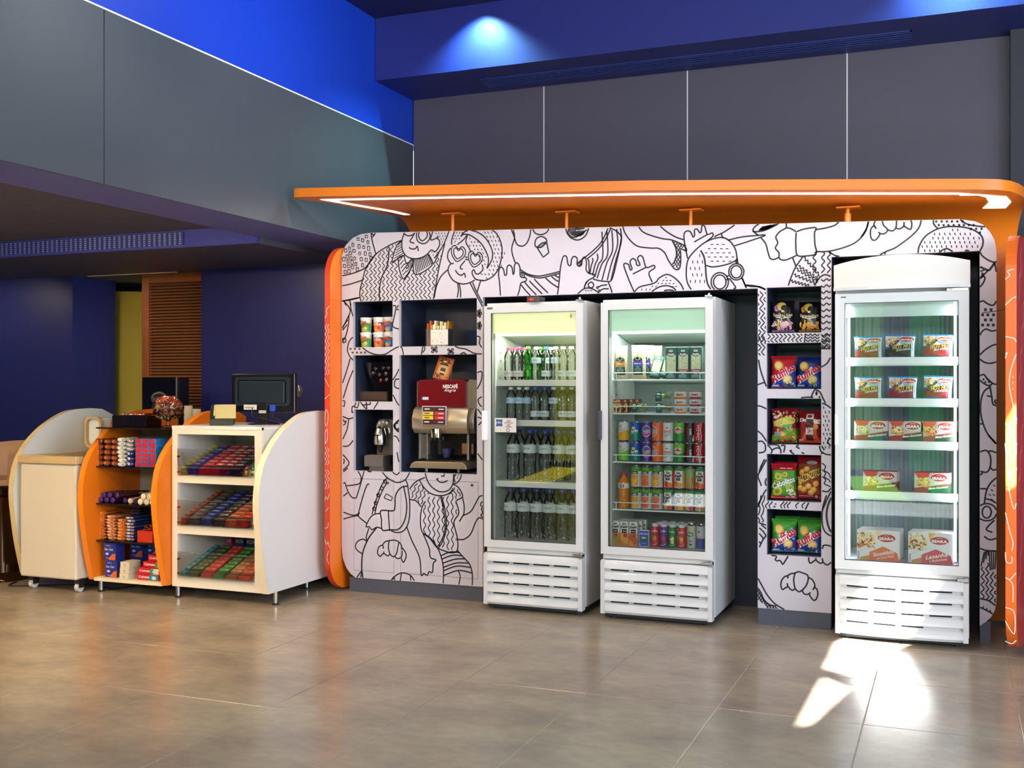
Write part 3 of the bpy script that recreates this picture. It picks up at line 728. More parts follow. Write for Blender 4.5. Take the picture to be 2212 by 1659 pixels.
# --- big round face, cup, hand, striped scarf
S('B', [(395, 95), (430, 180), (470, 290), (540, 318), (600, 280), (640, 190), (655, 95)]); S('B', [(420, 95), (440, 200), (405, 330), (410, 420), (450, 540)]); S('B', [(680, 95), (720, 150), (790, 165), (860, 140), (895, 90)])
S('B', [(710, 290), (730, 220), (790, 190), (850, 215), (865, 260), (800, 280), (735, 330)], closed=True); S('B', [(735, 330), (820, 465), (895, 405), (865, 265)], raw=True); S('B', [(735, 335), (800, 330), (862, 268)]); hatch(None, 5, (1040+765/6.144, 480+310/6.144), (1040+835/6.144, 480+275/6.144), (1040+775/6.144, 480+335/6.144), (1040+845/6.144, 480+300/6.144), .005)
S('B', [(1120, 85), (1140, 150), (1200, 215), (1290, 235), (1380, 180), (1425, 80)]); S('B', [(1165, 80), (1150, 140), (1200, 195), (1270, 190), (1400, 100)])
for r in range(7): S('B', [(1270+ (95-13*r)*math.cos(t)*1.1, 110+(75-10*r)*math.sin(t)) for t in (i*.6 for i in range(11))], .005)
S('B', [(255, 990), (240, 800), (228, 680), (250, 600), (290, 620), (310, 700), (335, 690), (340, 600), (370, 570), (405, 600), (420, 690), (435, 660), (440, 570), (475, 540), (510, 600), (520, 720), (590, 740), (590, 780), (525, 810), (505, 900), (480, 975)])
S('B', [(520, 630), (620, 690), (760, 715), (900, 690), (1035, 655)]); S('B', [(525, 660), (640, 715), (780, 740), (920, 710), (1035, 680)])
for a, b in (((530, 660), (545, 720)), ((565, 690), (570, 730))): S('B', [a, b])
for x0 in range(6):
    S('B', [(525+45*x0+(0 if x0 < 2 else 20*(x0-1)), 830-38*x0+(12*x0 if x0 > 1 else 0)), (585+60*x0, 905-35*x0+8*x0), (650+78*x0, 975-12*x0)] if x0 < 4 else [(850+80*(x0-4), 740-20*(x0-4)), (930+60*(x0-4), 810-40*(x0-4)), (1030, 875-90*(x0-4))])
S('B', [(970, 705), (1030, 735)])
S('B', [(1010, 960), (1030, 800), (1050, 600), (1085, 460), (1130, 460), (1150, 560), (1185, 570), (1195, 500), (1225, 455), (1270, 480), (1270, 560), (1300, 585), (1330, 560), (1340, 490), (1375, 465), (1395, 540), (1390, 630), (1430, 680), (1490, 690), (1490, 730), (1410, 780), (1370, 850), (1370, 880)])
S('B', [(1280, 540), (1480, 380), (1600, 250), (1680, 80)]); S('B', [(1400, 490), (1540, 370), (1640, 240), (1720, 75)]); S('B', [(1275, 555), (1330, 520)]); S('B', [(1290, 580), (1335, 540)])
for x0, x1 in ((1425, 1430), (1480, 1440), (1545, 1475), (1610, 1505), (1675, 1535), (1740, 1600), (1805, 1670), (1855, 1720)):
    i = (x1-1430)/290
    S('B', [(x0-10, lerp(490, 75, min(1, i*1.1)) if x0 < 1600 else 140-60*i), (x0, lerp(520, 260, i)), (lerp(x0, x1, .55), lerp(580, 520, i)), (x1, lerp(680, 770, min(1, i*2)))])
S('B', [(1700, 75), (1780, 110), (1850, 180), (1850, 260), (1800, 500), (1730, 760), (1650, 785), (1560, 775), (1480, 755)])
S('B', [(1430, 860), (1420, 820), (1460, 795), (1490, 830), (1470, 870)], closed=True); S('B', [(1280, 950), (1360, 885), (1440, 875), (1520, 910), (1560, 940)]); S('B', [(1370, 850), (1390, 800), (1410, 785)])
S('B', [(1540, 865), (1600, 840), (1670, 830)]); S('B', [(1565, 915), (1620, 885), (1690, 885)]); S('B', [(1680, 790), (1710, 860), (1735, 935)])
for x, y in ((1540, 868), (1565, 912)): S('B', [(x-14, y), (x, y-14), (x+14, y), (x, y+14)], .006, True)
fill_dash(region('B', [(1330, 940), (1380, 895), (1440, 890), (1520, 930), (1540, 950)]), 6, 6, 4, .4)
# --- waving hands, ribbon tail
S('C', [(35, 120), (60, 200), (130, 300), (230, 380), (400, 405), (510, 410), (590, 470), (640, 570), (720, 680), (780, 680), (800, 600), (800, 470), (790, 420)]); S('C', [(245, 125), (300, 190), (400, 235), (560, 280), (690, 300), (850, 370)]); S('C', [(530, 115), (620, 190), (740, 260), (845, 295)])
S('C', [(690, 310), (735, 400), (745, 500), (720, 580), (690, 625)])
nt = region('C', [(700, 310), (800, 340), (860, 380), (800, 420), (800, 600), (770, 685), (700, 640), (740, 520), (740, 420)])
fill_zig(nt, 6, .1, 6, .6, .005); fill_zig(nt, 6, .1, 6, -.6, .005); S('C', [(850, 360), (880, 440), (800, 410)])
S('C', [(185, 990), (120, 840), (50, 650), (60, 610), (110, 625), (130, 690), (155, 680), (130, 590), (165, 545), (205, 570), (220, 630), (260, 625), (230, 545), (260, 505), (300, 530), (345, 660), (440, 635), (455, 670), (380, 735), (425, 860)]); S('C', [(165, 750), (345, 660)])
S('C', [(895, 545), (860, 380), (845, 230), (880, 180), (930, 190), (965, 255), (985, 235), (985, 165), (1020, 155), (1055, 200), (1075, 180), (1085, 105), (1120, 120), (1155, 220), (1220, 205), (1225, 250), (1140, 320)]); S('C', [(980, 325), (1155, 225)])
S('C', [(190, 985), (260, 920), (450, 870), (520, 800), (620, 755), (720, 800), (800, 880), (840, 960)]); S('C', [(410, 985), (520, 920), (620, 905), (700, 930), (740, 970)]); S('C', [(580, 970), (650, 960), (720, 975)])
fill_dash(region('C', [(260, 970), (300, 930), (460, 880), (540, 810), (620, 775), (710, 820), (800, 920), (810, 960), (740, 950), (620, 890), (520, 900), (400, 970)]), 8.5, 6.5, 4.5, -.35, bend=.014, cx=1440)
# --- figure with cap and round spectacles
S('C', [(940, 955), (890, 860), (875, 730), (900, 560), (1000, 430), (1140, 320), (1280, 270), (1380, 270), (1470, 330), (1530, 430), (1550, 540), (1560, 610)]); S('C', [(1065, 435), (1110, 520), (1130, 640), (1140, 780), (1160, 880), (1200, 950)], .009)
S('C', [(1140, 635), (1220, 655), (1340, 640), (1450, 610), (1550, 560)]); S('C', [(1550, 540), (1535, 590), (1560, 610)])
for cx, cy, r in ((1540, 720, 100), (1320, 855, 115)):
    for k, kk in ((1, 1), (.72, .75)): S('C', [(cx+r*k*math.cos(t), cy+r*kk*1.08*math.sin(t)) for t in (i*.55 for i in range(12))], closed=True)
S('C', [(1400, 785), (1440, 770)]); S('C', [(1400, 830), (1450, 810)]); S('C', [(1450, 810), (1530, 925), (1500, 940)]); S('C', [(1615, 800), (1650, 880), (1670, 935)]); S('C', [(1670, 895), (1800, 910), (1920, 950)])
fill_dash(region('C', [(1100, 400), (1200, 330), (1380, 330), (1480, 400), (1540, 500), (1500, 570), (1300, 620), (1150, 610), (1110, 480)]), 13, 9, 6, 0); fill_dash(region('C', [(930, 900), (900, 700), (940, 550), (1040, 460), (1100, 560), (1110, 700), (1130, 850), (1160, 930)]), 10, 14, 7, 1.5)
S('C', [(1260, 260), (1255, 250)]); S('C', [(1340, 215), (1360, 270)]); S('C', [(1250, 250), (1380, 190), (1530, 90)]); S('C', [(1430, 300), (1600, 260), (1780, 240), (1925, 235), (1720, 310), (1515, 375)]); S('C', [(1865, 265), (1930, 350), (1960, 460), (1990, 540), (2040, 555), (2110, 525)])
S('C', [(1780, 190), (1760, 160), (1800, 110), (1840, 90)]); S('C', [(1770, 190), (1900, 175), (2050, 110), (2100, 80)]); fill_zig(region('C', [(1820, 180), (1880, 120), (2000, 95), (2080, 85), (1950, 160)]), 1.6, 1.2, 3, 1.2, .005)
# --- fist with a knife
S('D', [(155, 230), (165, 240), (230, 290)]); S('D', [(580, 135), (580, 190), (500, 240), (450, 310), (475, 380), (445, 450), (490, 510), (495, 580), (560, 605), (660, 570), (720, 540)]); S('D', [(580, 190), (640, 200), (710, 240)]); S('D', [(710, 130), (725, 235)])
S('D', [(715, 240), (820, 205), (960, 190), (945, 260), (950, 400), (965, 520), (840, 550), (725, 540), (705, 400), (710, 250)]); S('D', [(1065, 120), (1080, 190)]); S('D', [(960, 215), (1100, 190), (1200, 160), (1255, 118)]); S('D', [(965, 495), (1130, 490), (1330, 440), (1480, 370), (1590, 250), (1635, 110)])
S('D', [(800, 555), (700, 700), (640, 840), (610, 930)]); S('D', [(665, 575), (710, 690)]); S('D', [(1130, 495), (1200, 540), (1280, 560)]); S('D', [(1225, 545), (1220, 560)])
for k, (a, b) in enumerate((((740, 680), (1000, 850)), ((710, 715), (990, 880)), ((680, 790), (960, 900)), ((640, 870), (890, 935)), ((810, 570), (1010, 800)))):
    n = 26; S('D', [(lerp(a[0], b[0], i/n)+14*math.sin(i*1.45)*.6, lerp(a[1], b[1], i/n)-14*math.sin(i*1.45)) for i in range(n+1)], .0062)
for x in (945, 1055, 1130): S('D', [(x+18*math.sin(i*1.1), 500+i*17) for i in range(17)], .0068)
S('D', [(945, 930), (1000, 840), (1060, 795), (1110, 795), (1150, 815)])
for i in range(12):
    y = 850+i*78
    S('D', [(1030, y), (1060, y+22), (1100, y-8), (1130, y+14), (1152, y-4)], .0066)
fill_zig(region('D', [(212, 990), (325, 1010), (325, 1659), (212, 1659)]), 9.0, 4.4, 20, .05, .0062)
S('D', [(65, 925), (130, 940), (240, 945), (320, 985)]); S('D', [(15, 830), (70, 950)])
fill_zig(region('K', [(228, 84), (560, 80), (560, 164), (235, 168)]), 9, 4.2, 15, 0, .006)
for i in range(3): S('K', [(585+j*20, 95+i*26+(9 if j % 2 else -6)) for j in range(7)], .0062)
S('K', [(580, 85), (572, 165)]); fill_zig(region('K', [(152, 85), (226, 85), (226, 280), (152, 300)]), 8.5, 4.4, 20, .05, .0062)
for i in range(4): S('K', [(725, 100+i*28), (750, 120+i*28), (775, 95+i*28), (800, 112+i*28)], .0062)
S('K', [(722, 220), (805, 220)]); S('K', [(722, 385), (770, 355), (805, 300)]); S('K', [(150, 300), (225, 285)]); S('K', [(160, 320), (180, 420), (215, 520), (232, 560)]); S('K', [(150, 545), (190, 530), (222, 520)])
S('K', [(630, 660), (650, 610), (670, 588), (710, 610), (735, 660), (760, 710)]); S('K', [(540, 660), (600, 655), (650, 658)]); S('K', [(680, 600), (678, 640)]); S('K', [(668, 618), (692, 622)]); S('K', [(706, 645), (704, 665)]); S('K', [(150, 730), (190, 740), (230, 760)])
S('K', [(730, 710), (770, 725), (808, 755)]); fill_dash(region('K', [(728, 730), (805, 770), (805, 1140), (770, 1150), (728, 1090)]), 7.5, 9.5, 6, 1.4); S('K', [(706, 1090), (720, 1140), (760, 1165), (808, 1172)]); S('K', [(725, 1090), (750, 1130)]); S('K', [(805, 1020), (780, 1050), (800, 1085), (808, 1090)])
S('K', [(150, 955), (190, 990), (232, 1050)]); S('K', [(155, 1055), (190, 1050), (220, 1085), (215, 1140), (160, 1155)])
S('K', [(240, 1080), (280, 1130), (270, 1160)]); S('K', [(280, 1130), (320, 1110), (355, 1120), (360, 1160)]); S('K', [(250, 1080), (330, 1085), (355, 1120)]); S('K', [(360, 1090), (395, 1090), (385, 1150)]); S('K', [(520, 1085), (500, 1100), (530, 1115)]); S('K', [(440, 1130), (455, 1150), (480, 1165)]); S('K', [(460, 1130), (442, 1140)]); S('K', [(545, 1150), (570, 1162)])
S('K', [(720, 1165), (740, 1145)]); S('K', [(150, 1210), (170, 1190)]); S('K', [(215, 1210), (180, 1280), (165, 1330)]); S('K', [(230, 1215), (185, 1300), (155, 1360), (175, 1420), (185, 1450)]); S('K', [(232, 1380), (220, 1420), (232, 1450)])
for k in range(3): S('K', [(728, 1245+k*60), (760, 1275+k*60), (750, 1310+k*60), (790, 1340+k*55), (805, 1380+k*40)], .0062)
S('K', [(728, 1495), (780, 1500), (808, 1470)]); S('K', [(808, 1500), (770, 1580), (735, 1659)]); S('K', [(230, 1480), (190, 1550), (155, 1640)])
# strip under the fourth niche and round the fifth
for x in (200, 285, 560, 640, 720, 920, 1070): S('N', [(x, 110), (x+20, 170), (x-45, 240), (x-20, 310)], .0062)
S('N', [(370, 105), (320, 310)]); S('N', [(430, 115), (375, 320)]); S('N', [(340, 265), (390, 280)]); S('N', [(375, 200), (410, 215)]); S('N', [(1195, 150), (1150, 240), (1100, 345)])
for x in (20, 110): S('N', [(x+20, 0), (x+10, 100), (x-40, 210), (x, 300), (x-20, 420), (x-60, 500), (x-10, 600), (x-40, 650)], .0062)
S('N', [(0, 660), (80, 685), (165, 710)]); S('N', [(50, 700), (165, 800)]); S('N', [(0, 775), (100, 870), (165, 965)]); S('N', [(0, 910), (60, 980), (100, 1045)]); S('N', [(165, 965), (80, 1080), (5, 1240)]); S('N', [(0, 1100), (40, 1160)])
S('N', [(1610, 0), (1560, 140), (1520, 300), (1500, 480), (1510, 700), (1560, 850), (1640, 930), (1720, 970)]); S('N', [(1720, 60), (1650, 220), (1610, 420), (1620, 600), (1660, 760), (1720, 880)], .010); S('N', [(1505, 1220), (1560, 1190), (1640, 1195), (1720, 1220)]); S('N', [(1505, 1280), (1530, 1220)])
S('N', [(290, 1435), (390, 1445), (410, 1480), (385, 1530), (420, 1565), (490, 1555), (530, 1600), (565, 1645), (620, 1570), (690, 1455)]); S('N', [(1185, 1480), (1185, 1560), (1220, 1620), (1280, 1590), (1350, 1550), (1430, 1610), (1490, 1620), (1520, 1580), (1500, 1500)]); S('N', [(1350, 1490), (1360, 1550)]); S('N', [(1525, 1590), (1580, 1645), (1640, 1659), (1715, 1600)])
# --- croissant and net under the crisps
S('H', [(530, 710), (505, 650), (515, 560), (560, 500), (620, 475), (660, 450), (735, 435), (790, 415), (860, 435), (940, 475), (945, 560), (910, 650), (850, 715)]); S('H', [(735, 440), (715, 520), (720, 620), (745, 700), (800, 740), (850, 715)]); S('H', [(530, 710), (615, 660), (660, 700), (700, 715), (735, 690)]); S('H', [(620, 480), (615, 525)]); S('H', [(605, 600), (620, 660)])
S('H', [(950, 510), (1010, 540), (1055, 620), (1045, 680), (1020, 710)]); S('H', [(850, 715), (880, 770), (930, 785), (990, 755)]); S('H', [(1040, 660), (1090, 700), (1105, 780), (1080, 860), (1040, 880), (1000, 840), (965, 785)])
S('H', [(125, 510), (200, 650), (280, 790), (400, 930), (560, 1030)]); S('H', [(125, 670), (180, 760), (230, 870), (320, 950), (430, 975)]); fill_zig(region('H', [(125, 690), (180, 770), (230, 880), (330, 960), (430, 985), (480, 1020), (270, 1010), (240, 950), (125, 870)]), 6, .1, 5, .6, .0055); fill_zig(region('H', [(125, 690), (180, 770), (230, 880), (330, 960), (430, 985), (480, 1020), (270, 1010), (240, 950), (125, 870)]), 6, .1, 5, -.6, .0055)
# --- narrow strip beside the frozen meals
S('E', [(1265, 80), (1330, 130), (1430, 160), (1600, 180)]); S('E', [(930, 85), (930, 140), (980, 200)]); fill_dash(region('E', [(930, 85), (1260, 85), (1600, 190), (1550, 280), (1300, 190), (1120, 170), (980, 200)]), 11, 8, 6, .4, cross=True)
S('E', [(730, 520), (740, 440), (790, 340), (860, 270), (980, 205), (1120, 175), (1290, 180), (1420, 210), (1520, 270), (1560, 340), (1555, 420), (1520, 490)]); fill_dash(region('E', [(750, 510), (790, 350), (980, 220), (1200, 190), (1420, 225), (1540, 320), (1510, 480), (900, 510)]), 11, 9, 6, 1.35)
S('E', [(1000, 505), (1050, 470), (1110, 460), (1180, 500)]); S('E', [(1320, 500), (1350, 478), (1390, 490)]); S('E', [(1610, 190), (1560, 290)])
S('E', [(120, 290), (125, 210), (165, 165), (195, 205)]); S('E', [(185, 105), (165, 140), (175, 180)]); S('E', [(120, 290), (140, 340), (180, 348), (220, 310), (240, 265), (220, 245)]); S('E', [(240, 265), (300, 265), (340, 215), (290, 160), (270, 105)]); S('E', [(340, 215), (400, 230), (445, 190), (455, 100)]); S('E', [(445, 190), (490, 205), (545, 170), (550, 115)]); S('E', [(545, 165), (630, 210), (650, 140), (635, 95)])
S('E', [(770, 95), (740, 190), (650, 290), (520, 390), (430, 450), (320, 495), (240, 535)]); S('E', [(300, 500), (312, 530)]); S('E', [(95, 110), (70, 200), (0, 310)])
S('I', [(138, 90), (160, 125), (210, 160), (255, 175), (275, 165)]); S('I', [(258, 180), (230, 220), (205, 240), (140, 212)], .010); S('I', [(258, 180), (268, 230), (276, 270)]); S('I', [(205, 240), (160, 290), (140, 310)]); S('I', [(140, 300), (165, 290), (180, 305), (165, 345), (138, 378)]); S('I', [(142, 250), (175, 238)]); S('I', [(150, 262), (165, 270), (150, 285)])
S('I', [(138, 500), (165, 490), (195, 510), (230, 525), (255, 520), (275, 485)]); S('I', [(138, 770), (160, 735), (190, 720), (235, 735), (275, 728)]); fill_dash(region('I', [(138, 505), (240, 535), (275, 500), (275, 720), (190, 715), (138, 760)]), 12, 11, 8, .9, cross=True, w=.0062)
S('I', [(138, 930), (180, 890), (235, 855), (275, 843)]); S('I', [(138, 965), (180, 992), (230, 998), (275, 985)]); S('I', [(138, 1100), (170, 1090), (200, 1125), (240, 1160), (275, 1172)]); S('I', [(138, 1135), (175, 1165), (215, 1180), (240, 1162)]); fill_dash(region('I', [(138, 1105), (170, 1095), (235, 1160), (215, 1175), (138, 1135)]), 8, 6, 5, .6, cross=True)
S('I', [(225, 1190), (175, 1225), (148, 1300), (145, 1400), (165, 1490), (200, 1570), (270, 1655)]); S('I', [(220, 1185), (235, 1270), (245, 1330), (275, 1345)]); S('I', [(195, 1262), (230, 1270)]); S('I', [(275, 1290), (260, 1310), (275, 1335)]); S('I', [(140, 1492), (170, 1490)])
S('J', [(190, 0), (250, 65)]); S('J', [(128, 125), (175, 115), (205, 160), (205, 230), (180, 275), (130, 270)]); S('J', [(185, 125), (210, 118), (250, 132)]); S('J', [(205, 240), (225, 260), (250, 255)]); S('J', [(128, 298), (145, 285), (140, 275)])
S('J', [(250, 318), (205, 360), (175, 420), (160, 510)]); fill_dash(region('J', [(250, 325), (200, 375), (175, 430), (170, 475), (250, 500)]), 9, 10, 6, .5); S('J', [(170, 475), (210, 485), (252, 510)]); S('J', [(128, 400), (178, 400)])
for r in (1, .68): S('J', [(178+62*r*math.cos(t)*(.8 if r < 1 else 1.2), 575+64*r*math.sin(t)) for t in (i*.55 for i in range(12))], closed=True)
S('J', [(235, 635), (175, 700), (220, 725)]); S('J', [(158, 755), (200, 780), (250, 770)]); S('J', [(128, 845), (180, 862), (250, 865)]); hatch(None, 4, (2080+135/3.456, 940+980/3.456), (2080+190/3.456, 940+900/3.456), (2080+160/3.456, 940+870/3.456), (2080+190/3.456, 940+860/3.456)); hatch(None, 4, (2080+195/3.456, 940+865/3.456), (2080+245/3.456, 940+870/3.456), (2080+205/3.456, 940+1010/3.456), (2080+240/3.456, 940+1000/3.456))
fill_zig(region('J', [(128, 1000), (200, 940), (205, 1015), (250, 1010), (250, 1270), (128, 1215)]), 9.5, 3.6, 17, 0, .006); S('J', [(128, 1220), (190, 1235), (248, 1275)]); S('J', [(128, 1285), (180, 1310), (225, 1335)]); hatch(None, 3, (2080+150/3.456, 940+1290/3.456), (2080+200/3.456, 940+1318/3.456), (2080+155/3.456, 940+1277/3.456), (2080+207/3.456, 940+1305/3.456))
# --- left strip and bars between the small niches
S('F', [(35, 40), (110, 30), (190, 10)]); S('F', [(55, 45), (105, 120), (75, 200), (38, 275)]); S('F', [(105, 45), (110, 100), (128, 170)]); S('F', [(95, 155), (90, 240), (70, 330), (40, 390)]); S('F', [(40, 290), (80, 240)]); S('F', [(42, 260), (85, 200)]); S('F', [(40, 360), (65, 357), (68, 390), (42, 397)], raw=True, closed=True)
S('F', [(130, 345), (95, 390), (82, 460), (100, 510), (130, 545)]); fill_dash(region('F', [(130, 370), (100, 400), (90, 470), (110, 505), (270, 502), (240, 480), (210, 440), (130, 437)]), 9, 8, 6, .5, cross=True); S('F', [(210, 438), (260, 475), (330, 498), (400, 495), (460, 460), (515, 432), (545, 440), (560, 500)])
S('F', [(105, 530), (80, 620), (40, 740)]); S('F', [(130, 630), (90, 730), (45, 870)]); S('F', [(40, 890), (60, 895), (55, 940), (40, 935)], raw=True); S('F', [(130, 985), (120, 990), (125, 940), (165, 950), (180, 900)]); S('F', [(155, 905), (140, 945)]); S('F', [(190, 900), (230, 950), (250, 962)]); S('F', [(205, 930), (240, 925), (280, 920)]); S('F', [(240, 900), (248, 960)]); S('F', [(275, 900), (278, 925)]); S('F', [(345, 900), (305, 962)])
S('F', [(470, 80), (495, 90), (480, 180), (468, 255), (520, 280)]); S('F', [(495, 110), (520, 115)]); S('F', [(505, 100), (515, 75)]); S('F', [(520, 620), (500, 665), (468, 715)]); S('F', [(525, 705), (490, 715), (485, 770), (525, 790)]); S('F', [(495, 830), (525, 895)]); S('F', [(470, 840), (500, 900), (528, 940)])
for k in range(4): S('F', [(525-k*4, 1050+k*12), (495-k*4, 1075+k*5), (490-k*4, 1110), (505-k*4, 1150-k*5), (528, 1160-k*14)], .006)
S('F', [(475, 1190), (505, 1205), (530, 1260)]); S('F', [(505, 1210), (528, 1150)]); S('F', [(505, 1330), (515, 1390), (530, 1430)]); S('F', [(490, 1435), (528, 1432)])
S('F', [(40, 1025), (92, 1045), (130, 1035)]); S('F', [(92, 1045), (80, 1130), (42, 1220)]); S('F', [(45, 1050), (55, 1070), (70, 1065), (60, 1090), (45, 1100)]); S('F', [(42, 1280), (90, 1275), (130, 1230)]); S('F', [(42, 1350), (95, 1420), (60, 1470), (42, 1480)]); S('F', [(45, 1390), (55, 1400), (48, 1430)])
# strip left of the first cooler
for cx, cy in ((575, 225), (575, 330)):
    for k in range(5): 
        t = k*1.26; S('L', [(cx, cy), (cx+14*math.cos(t-.4), cy+26*math.sin(t-.4)), (cx+19*math.cos(t), cy+36*math.sin(t)), (cx+14*math.cos(t+.4), cy+26*math.sin(t+.4)), (cx, cy)], .0062)
S('L', [(552, 420), (580, 430), (575, 480), (596, 515)]); S('L', [(556, 730), (596, 725), (590, 800), (556, 870)]); S('L', [(596, 935), (565, 960), (575, 1000), (596, 1020)]); S('L', [(560, 1040), (596, 1090)]); S('L', [(560, 1110), (596, 1120)]); S('L', [(565, 1180), (596, 1150)]); S('L', [(560, 1420), (600, 1475)])
S('L', [(80, 575), (95, 505), (110, 530), (90, 560)]); 
for cx, cy in ((190, 535), (330, 550)):
    for k in range(4): S('L', [(cx, cy), (cx+26*math.cos(k*1.6+.3), cy+26*math.sin(k*1.6+.3)), (cx+30*math.cos(k*1.6+.9), cy+28*math.sin(k*1.6+.9)), (cx, cy)], .0062)
S('L', [(360, 500), (400, 520), (460, 530), (530, 565), (596, 572)]); S('L', [(410, 575), (440, 560), (465, 575)])
# --- large figures over the cabinet doors
S('G', [(10, 50), (60, 5)]); S('G', [(140, 0), (190, 60), (215, 120), (200, 180), (140, 200), (50, 210)]); S('G', [(250, 40), (215, 170), (160, 350)]); S('G', [(10, 185), (30, 180), (60, 270), (110, 345), (160, 350)]); S('G', [(60, 290), (10, 330)]); S('G', [(280, 38), (320, 48), (340, 38)])
S('G', [(310, 195), (285, 200), (240, 320), (185, 530), (190, 570), (280, 645)]); S('G', [(10, 515), (90, 545), (150, 550), (200, 525)]); S('G', [(10, 595), (100, 570), (190, 550)])
S('G', [(450, 40), (510, 110), (580, 155), (640, 172), (720, 145), (770, 70), (775, 40)]); S('G', [(570, 45), (625, 82), (665, 45)]); S('G', [(520, 110), (450, 210), (390, 370), (340, 540)]); S('G', [(515, 175), (460, 270), (400, 420), (375, 530)])
for x, y in ((490, 160), (455, 240), (412, 318), (383, 408), (365, 475)): S('G', [(x-18, y), (x, y-20), (x+18, y), (x, y+20)], .0068, True)
S('G', [(480, 350), (505, 302), (580, 345), (560, 385)], .006, True, True)
S('G', [(730, 145), (750, 190), (760, 260), (775, 380), (775, 560), (745, 680), (690, 740), (620, 750), (560, 730)]); S('G', [(755, 215), (690, 225), (640, 270), (610, 340), (605, 460), (580, 500), (445, 500), (450, 600), (460, 720), (540, 720), (640, 715), (700, 650), (735, 540), (740, 400), (705, 210)], .0085); S('G', [(530, 500), (535, 600), (545, 735)])
S('G', [(445, 530), (370, 540), (320, 580), (280, 655), (275, 685), (310, 685), (340, 718), (400, 690), (460, 710)]); S('G', [(305, 700), (275, 800), (280, 850), (240, 828), (180, 850), (150, 900), (165, 950), (230, 1000)]); S('G', [(395, 695), (300, 820), (235, 980), (222, 1150), (235, 1275)], .009); S('G', [(165, 1270), (220, 1200), (210, 1270)]); S('G', [(740, 680), (800, 840), (890, 1040), (910, 1240), (940, 1225), (980, 1245), (1000, 1205), (1040, 1210), (1050, 1110), (1080, 1070), (1030, 1050), (1010, 1020), (1000, 930), (930, 760)])
S('G', [(435, 1030), (405, 990), (420, 920), (465, 900), (470, 940)]); S('G', [(460, 900), (490, 860), (540, 845), (600, 840), (650, 860), (680, 900), (685, 950)]); S('G', [(540, 845), (530, 920), (550, 1000), (590, 1030), (625, 990), (650, 870)]); S('G', [(435, 1030), (475, 995), (520, 1020), (550, 1000)]); S('G', [(475, 970), (480, 1000)]); S('G', [(600, 1020), (630, 1050), (680, 1035), (690, 960)]); S('G', [(690, 930), (725, 975), (735, 1030), (705, 1095), (680, 1050)])
S('G', [(565, 1300), (600, 1260), (660, 1225), (720, 1220), (790, 1250), (830, 1310)]); S('G', [(680, 1225), (668, 1310)]); S('G', [(785, 1250), (790, 1305)]); S('G', [(575, 1290), (600, 1275), (600, 1300)])
S('G', [(955, 65), (990, 170), (1050, 240), (1130, 280), (1220, 265), (1275, 190), (1285, 65)]); S('G', [(1170, 60), (1175, 95), (1140, 98)]); S('G', [(1085, 130), (1120, 165), (1170, 170), (1215, 150)]); S('G', [(1110, 125), (1085, 140)]); S('G', [(1280, 190), (1330, 170), (1370, 110), (1365, 65)]); S('G', [(1300, 170), (1290, 110), (1320, 65)]); fill_dash(region('G', [(1295, 150), (1300, 80), (1360, 70), (1360, 110), (1320, 165)]), 6, 6, 4, -1)
S('G', [(955, 115), (890, 140), (830, 180), (775, 250)]); S('G', [(890, 145), (940, 230), (1020, 300), (1130, 325), (1230, 300), (1280, 240)]); S('G', [(1275, 190), (1340, 230), (1385, 310), (1380, 345), (1310, 385)]); S('G', [(1280, 260), (1230, 310)])
S('G', [(780, 370), (850, 385), (910, 455)]); S('G', [(960, 390), (920, 460), (900, 600), (920, 740), (1010, 820), (1095, 925), (1200, 970), (1260, 985), (1325, 960), (1330, 830), (1290, 660), (1300, 600), (1345, 520), (1310, 390)])
tors = region('G', [(970, 320), (1130, 335), (1290, 310), (1310, 400), (1335, 520), (1290, 610), (1325, 830), (1315, 960), (1200, 960), (1080, 900), (930, 750), (910, 600), (930, 460)])
fill_zig(tors, 10, 2.2, 20, .01, .006, wavy=True); fill_zig(region('G', [(790, 260), (840, 190), (890, 160), (940, 240), (1000, 300), (910, 440), (860, 385), (790, 365)]), 8.5, 2, 14, -.35, .006, wavy=True); fill_zig(region('G', [(1285, 220), (1340, 240), (1375, 320), (1310, 370), (1250, 300)]), 8, 2, 14, .3, .006, wavy=True)
S('G', [(1130, 330), (1160, 450), (1185, 600), (1180, 740), (1140, 850), (1090, 925)], .007); S('G', [(1145, 330), (1180, 460), (1200, 600), (1195, 740), (1155, 860), (1110, 930)], .007)
for i in range(9): S('G', [(1140+i*6-abs(i-5)*2, 350+i*45), (1158+i*6-abs(i-5)*2, 352+i*45)], .006)
S('G', [(1385, 340), (1405, 430), (1405, 520), (1390, 560), (1350, 625)]); S('G', [(1395, 555), (1480, 510), (1530, 430), (1580, 340), (1620, 325)]); S('G', [(1335, 830), (1400, 830), (1480, 770), (1540, 630), (1580, 580), (1625, 600)]); S('G', [(1625, 395), (1600, 410), (1600, 440), (1625, 460), (1605, 480), (1620, 520), (1600, 550), (1620, 580)])
S('G', [(940, 765), (1010, 810), (1080, 900), (1130, 1000), (1165, 1150), (1165, 1340)]); S('G', [(1325, 955), (1400, 1040), (1470, 1120), (1500, 1230), (1500, 1360)])
for a, b, c in (((1135, 1020), (1250, 975), (1360, 985)), ((1145, 1060), (1270, 1015), (1385, 1020)), ((1160, 1105), (1300, 1060), (1420, 1055)), ((1165, 1155), (1310, 1105), (1455, 1105)), ((1165, 1195), (1320, 1140), (1480, 1155)), ((1165, 1250), (1340, 1190), (1495, 1220))): S('G', [a, b, c])
S('G', [(1340, 1195), (1360, 1260), (1345, 1355)])
tag(strokes.build('mural_drawing', M('17151a', .6), unit), kind='stuff')
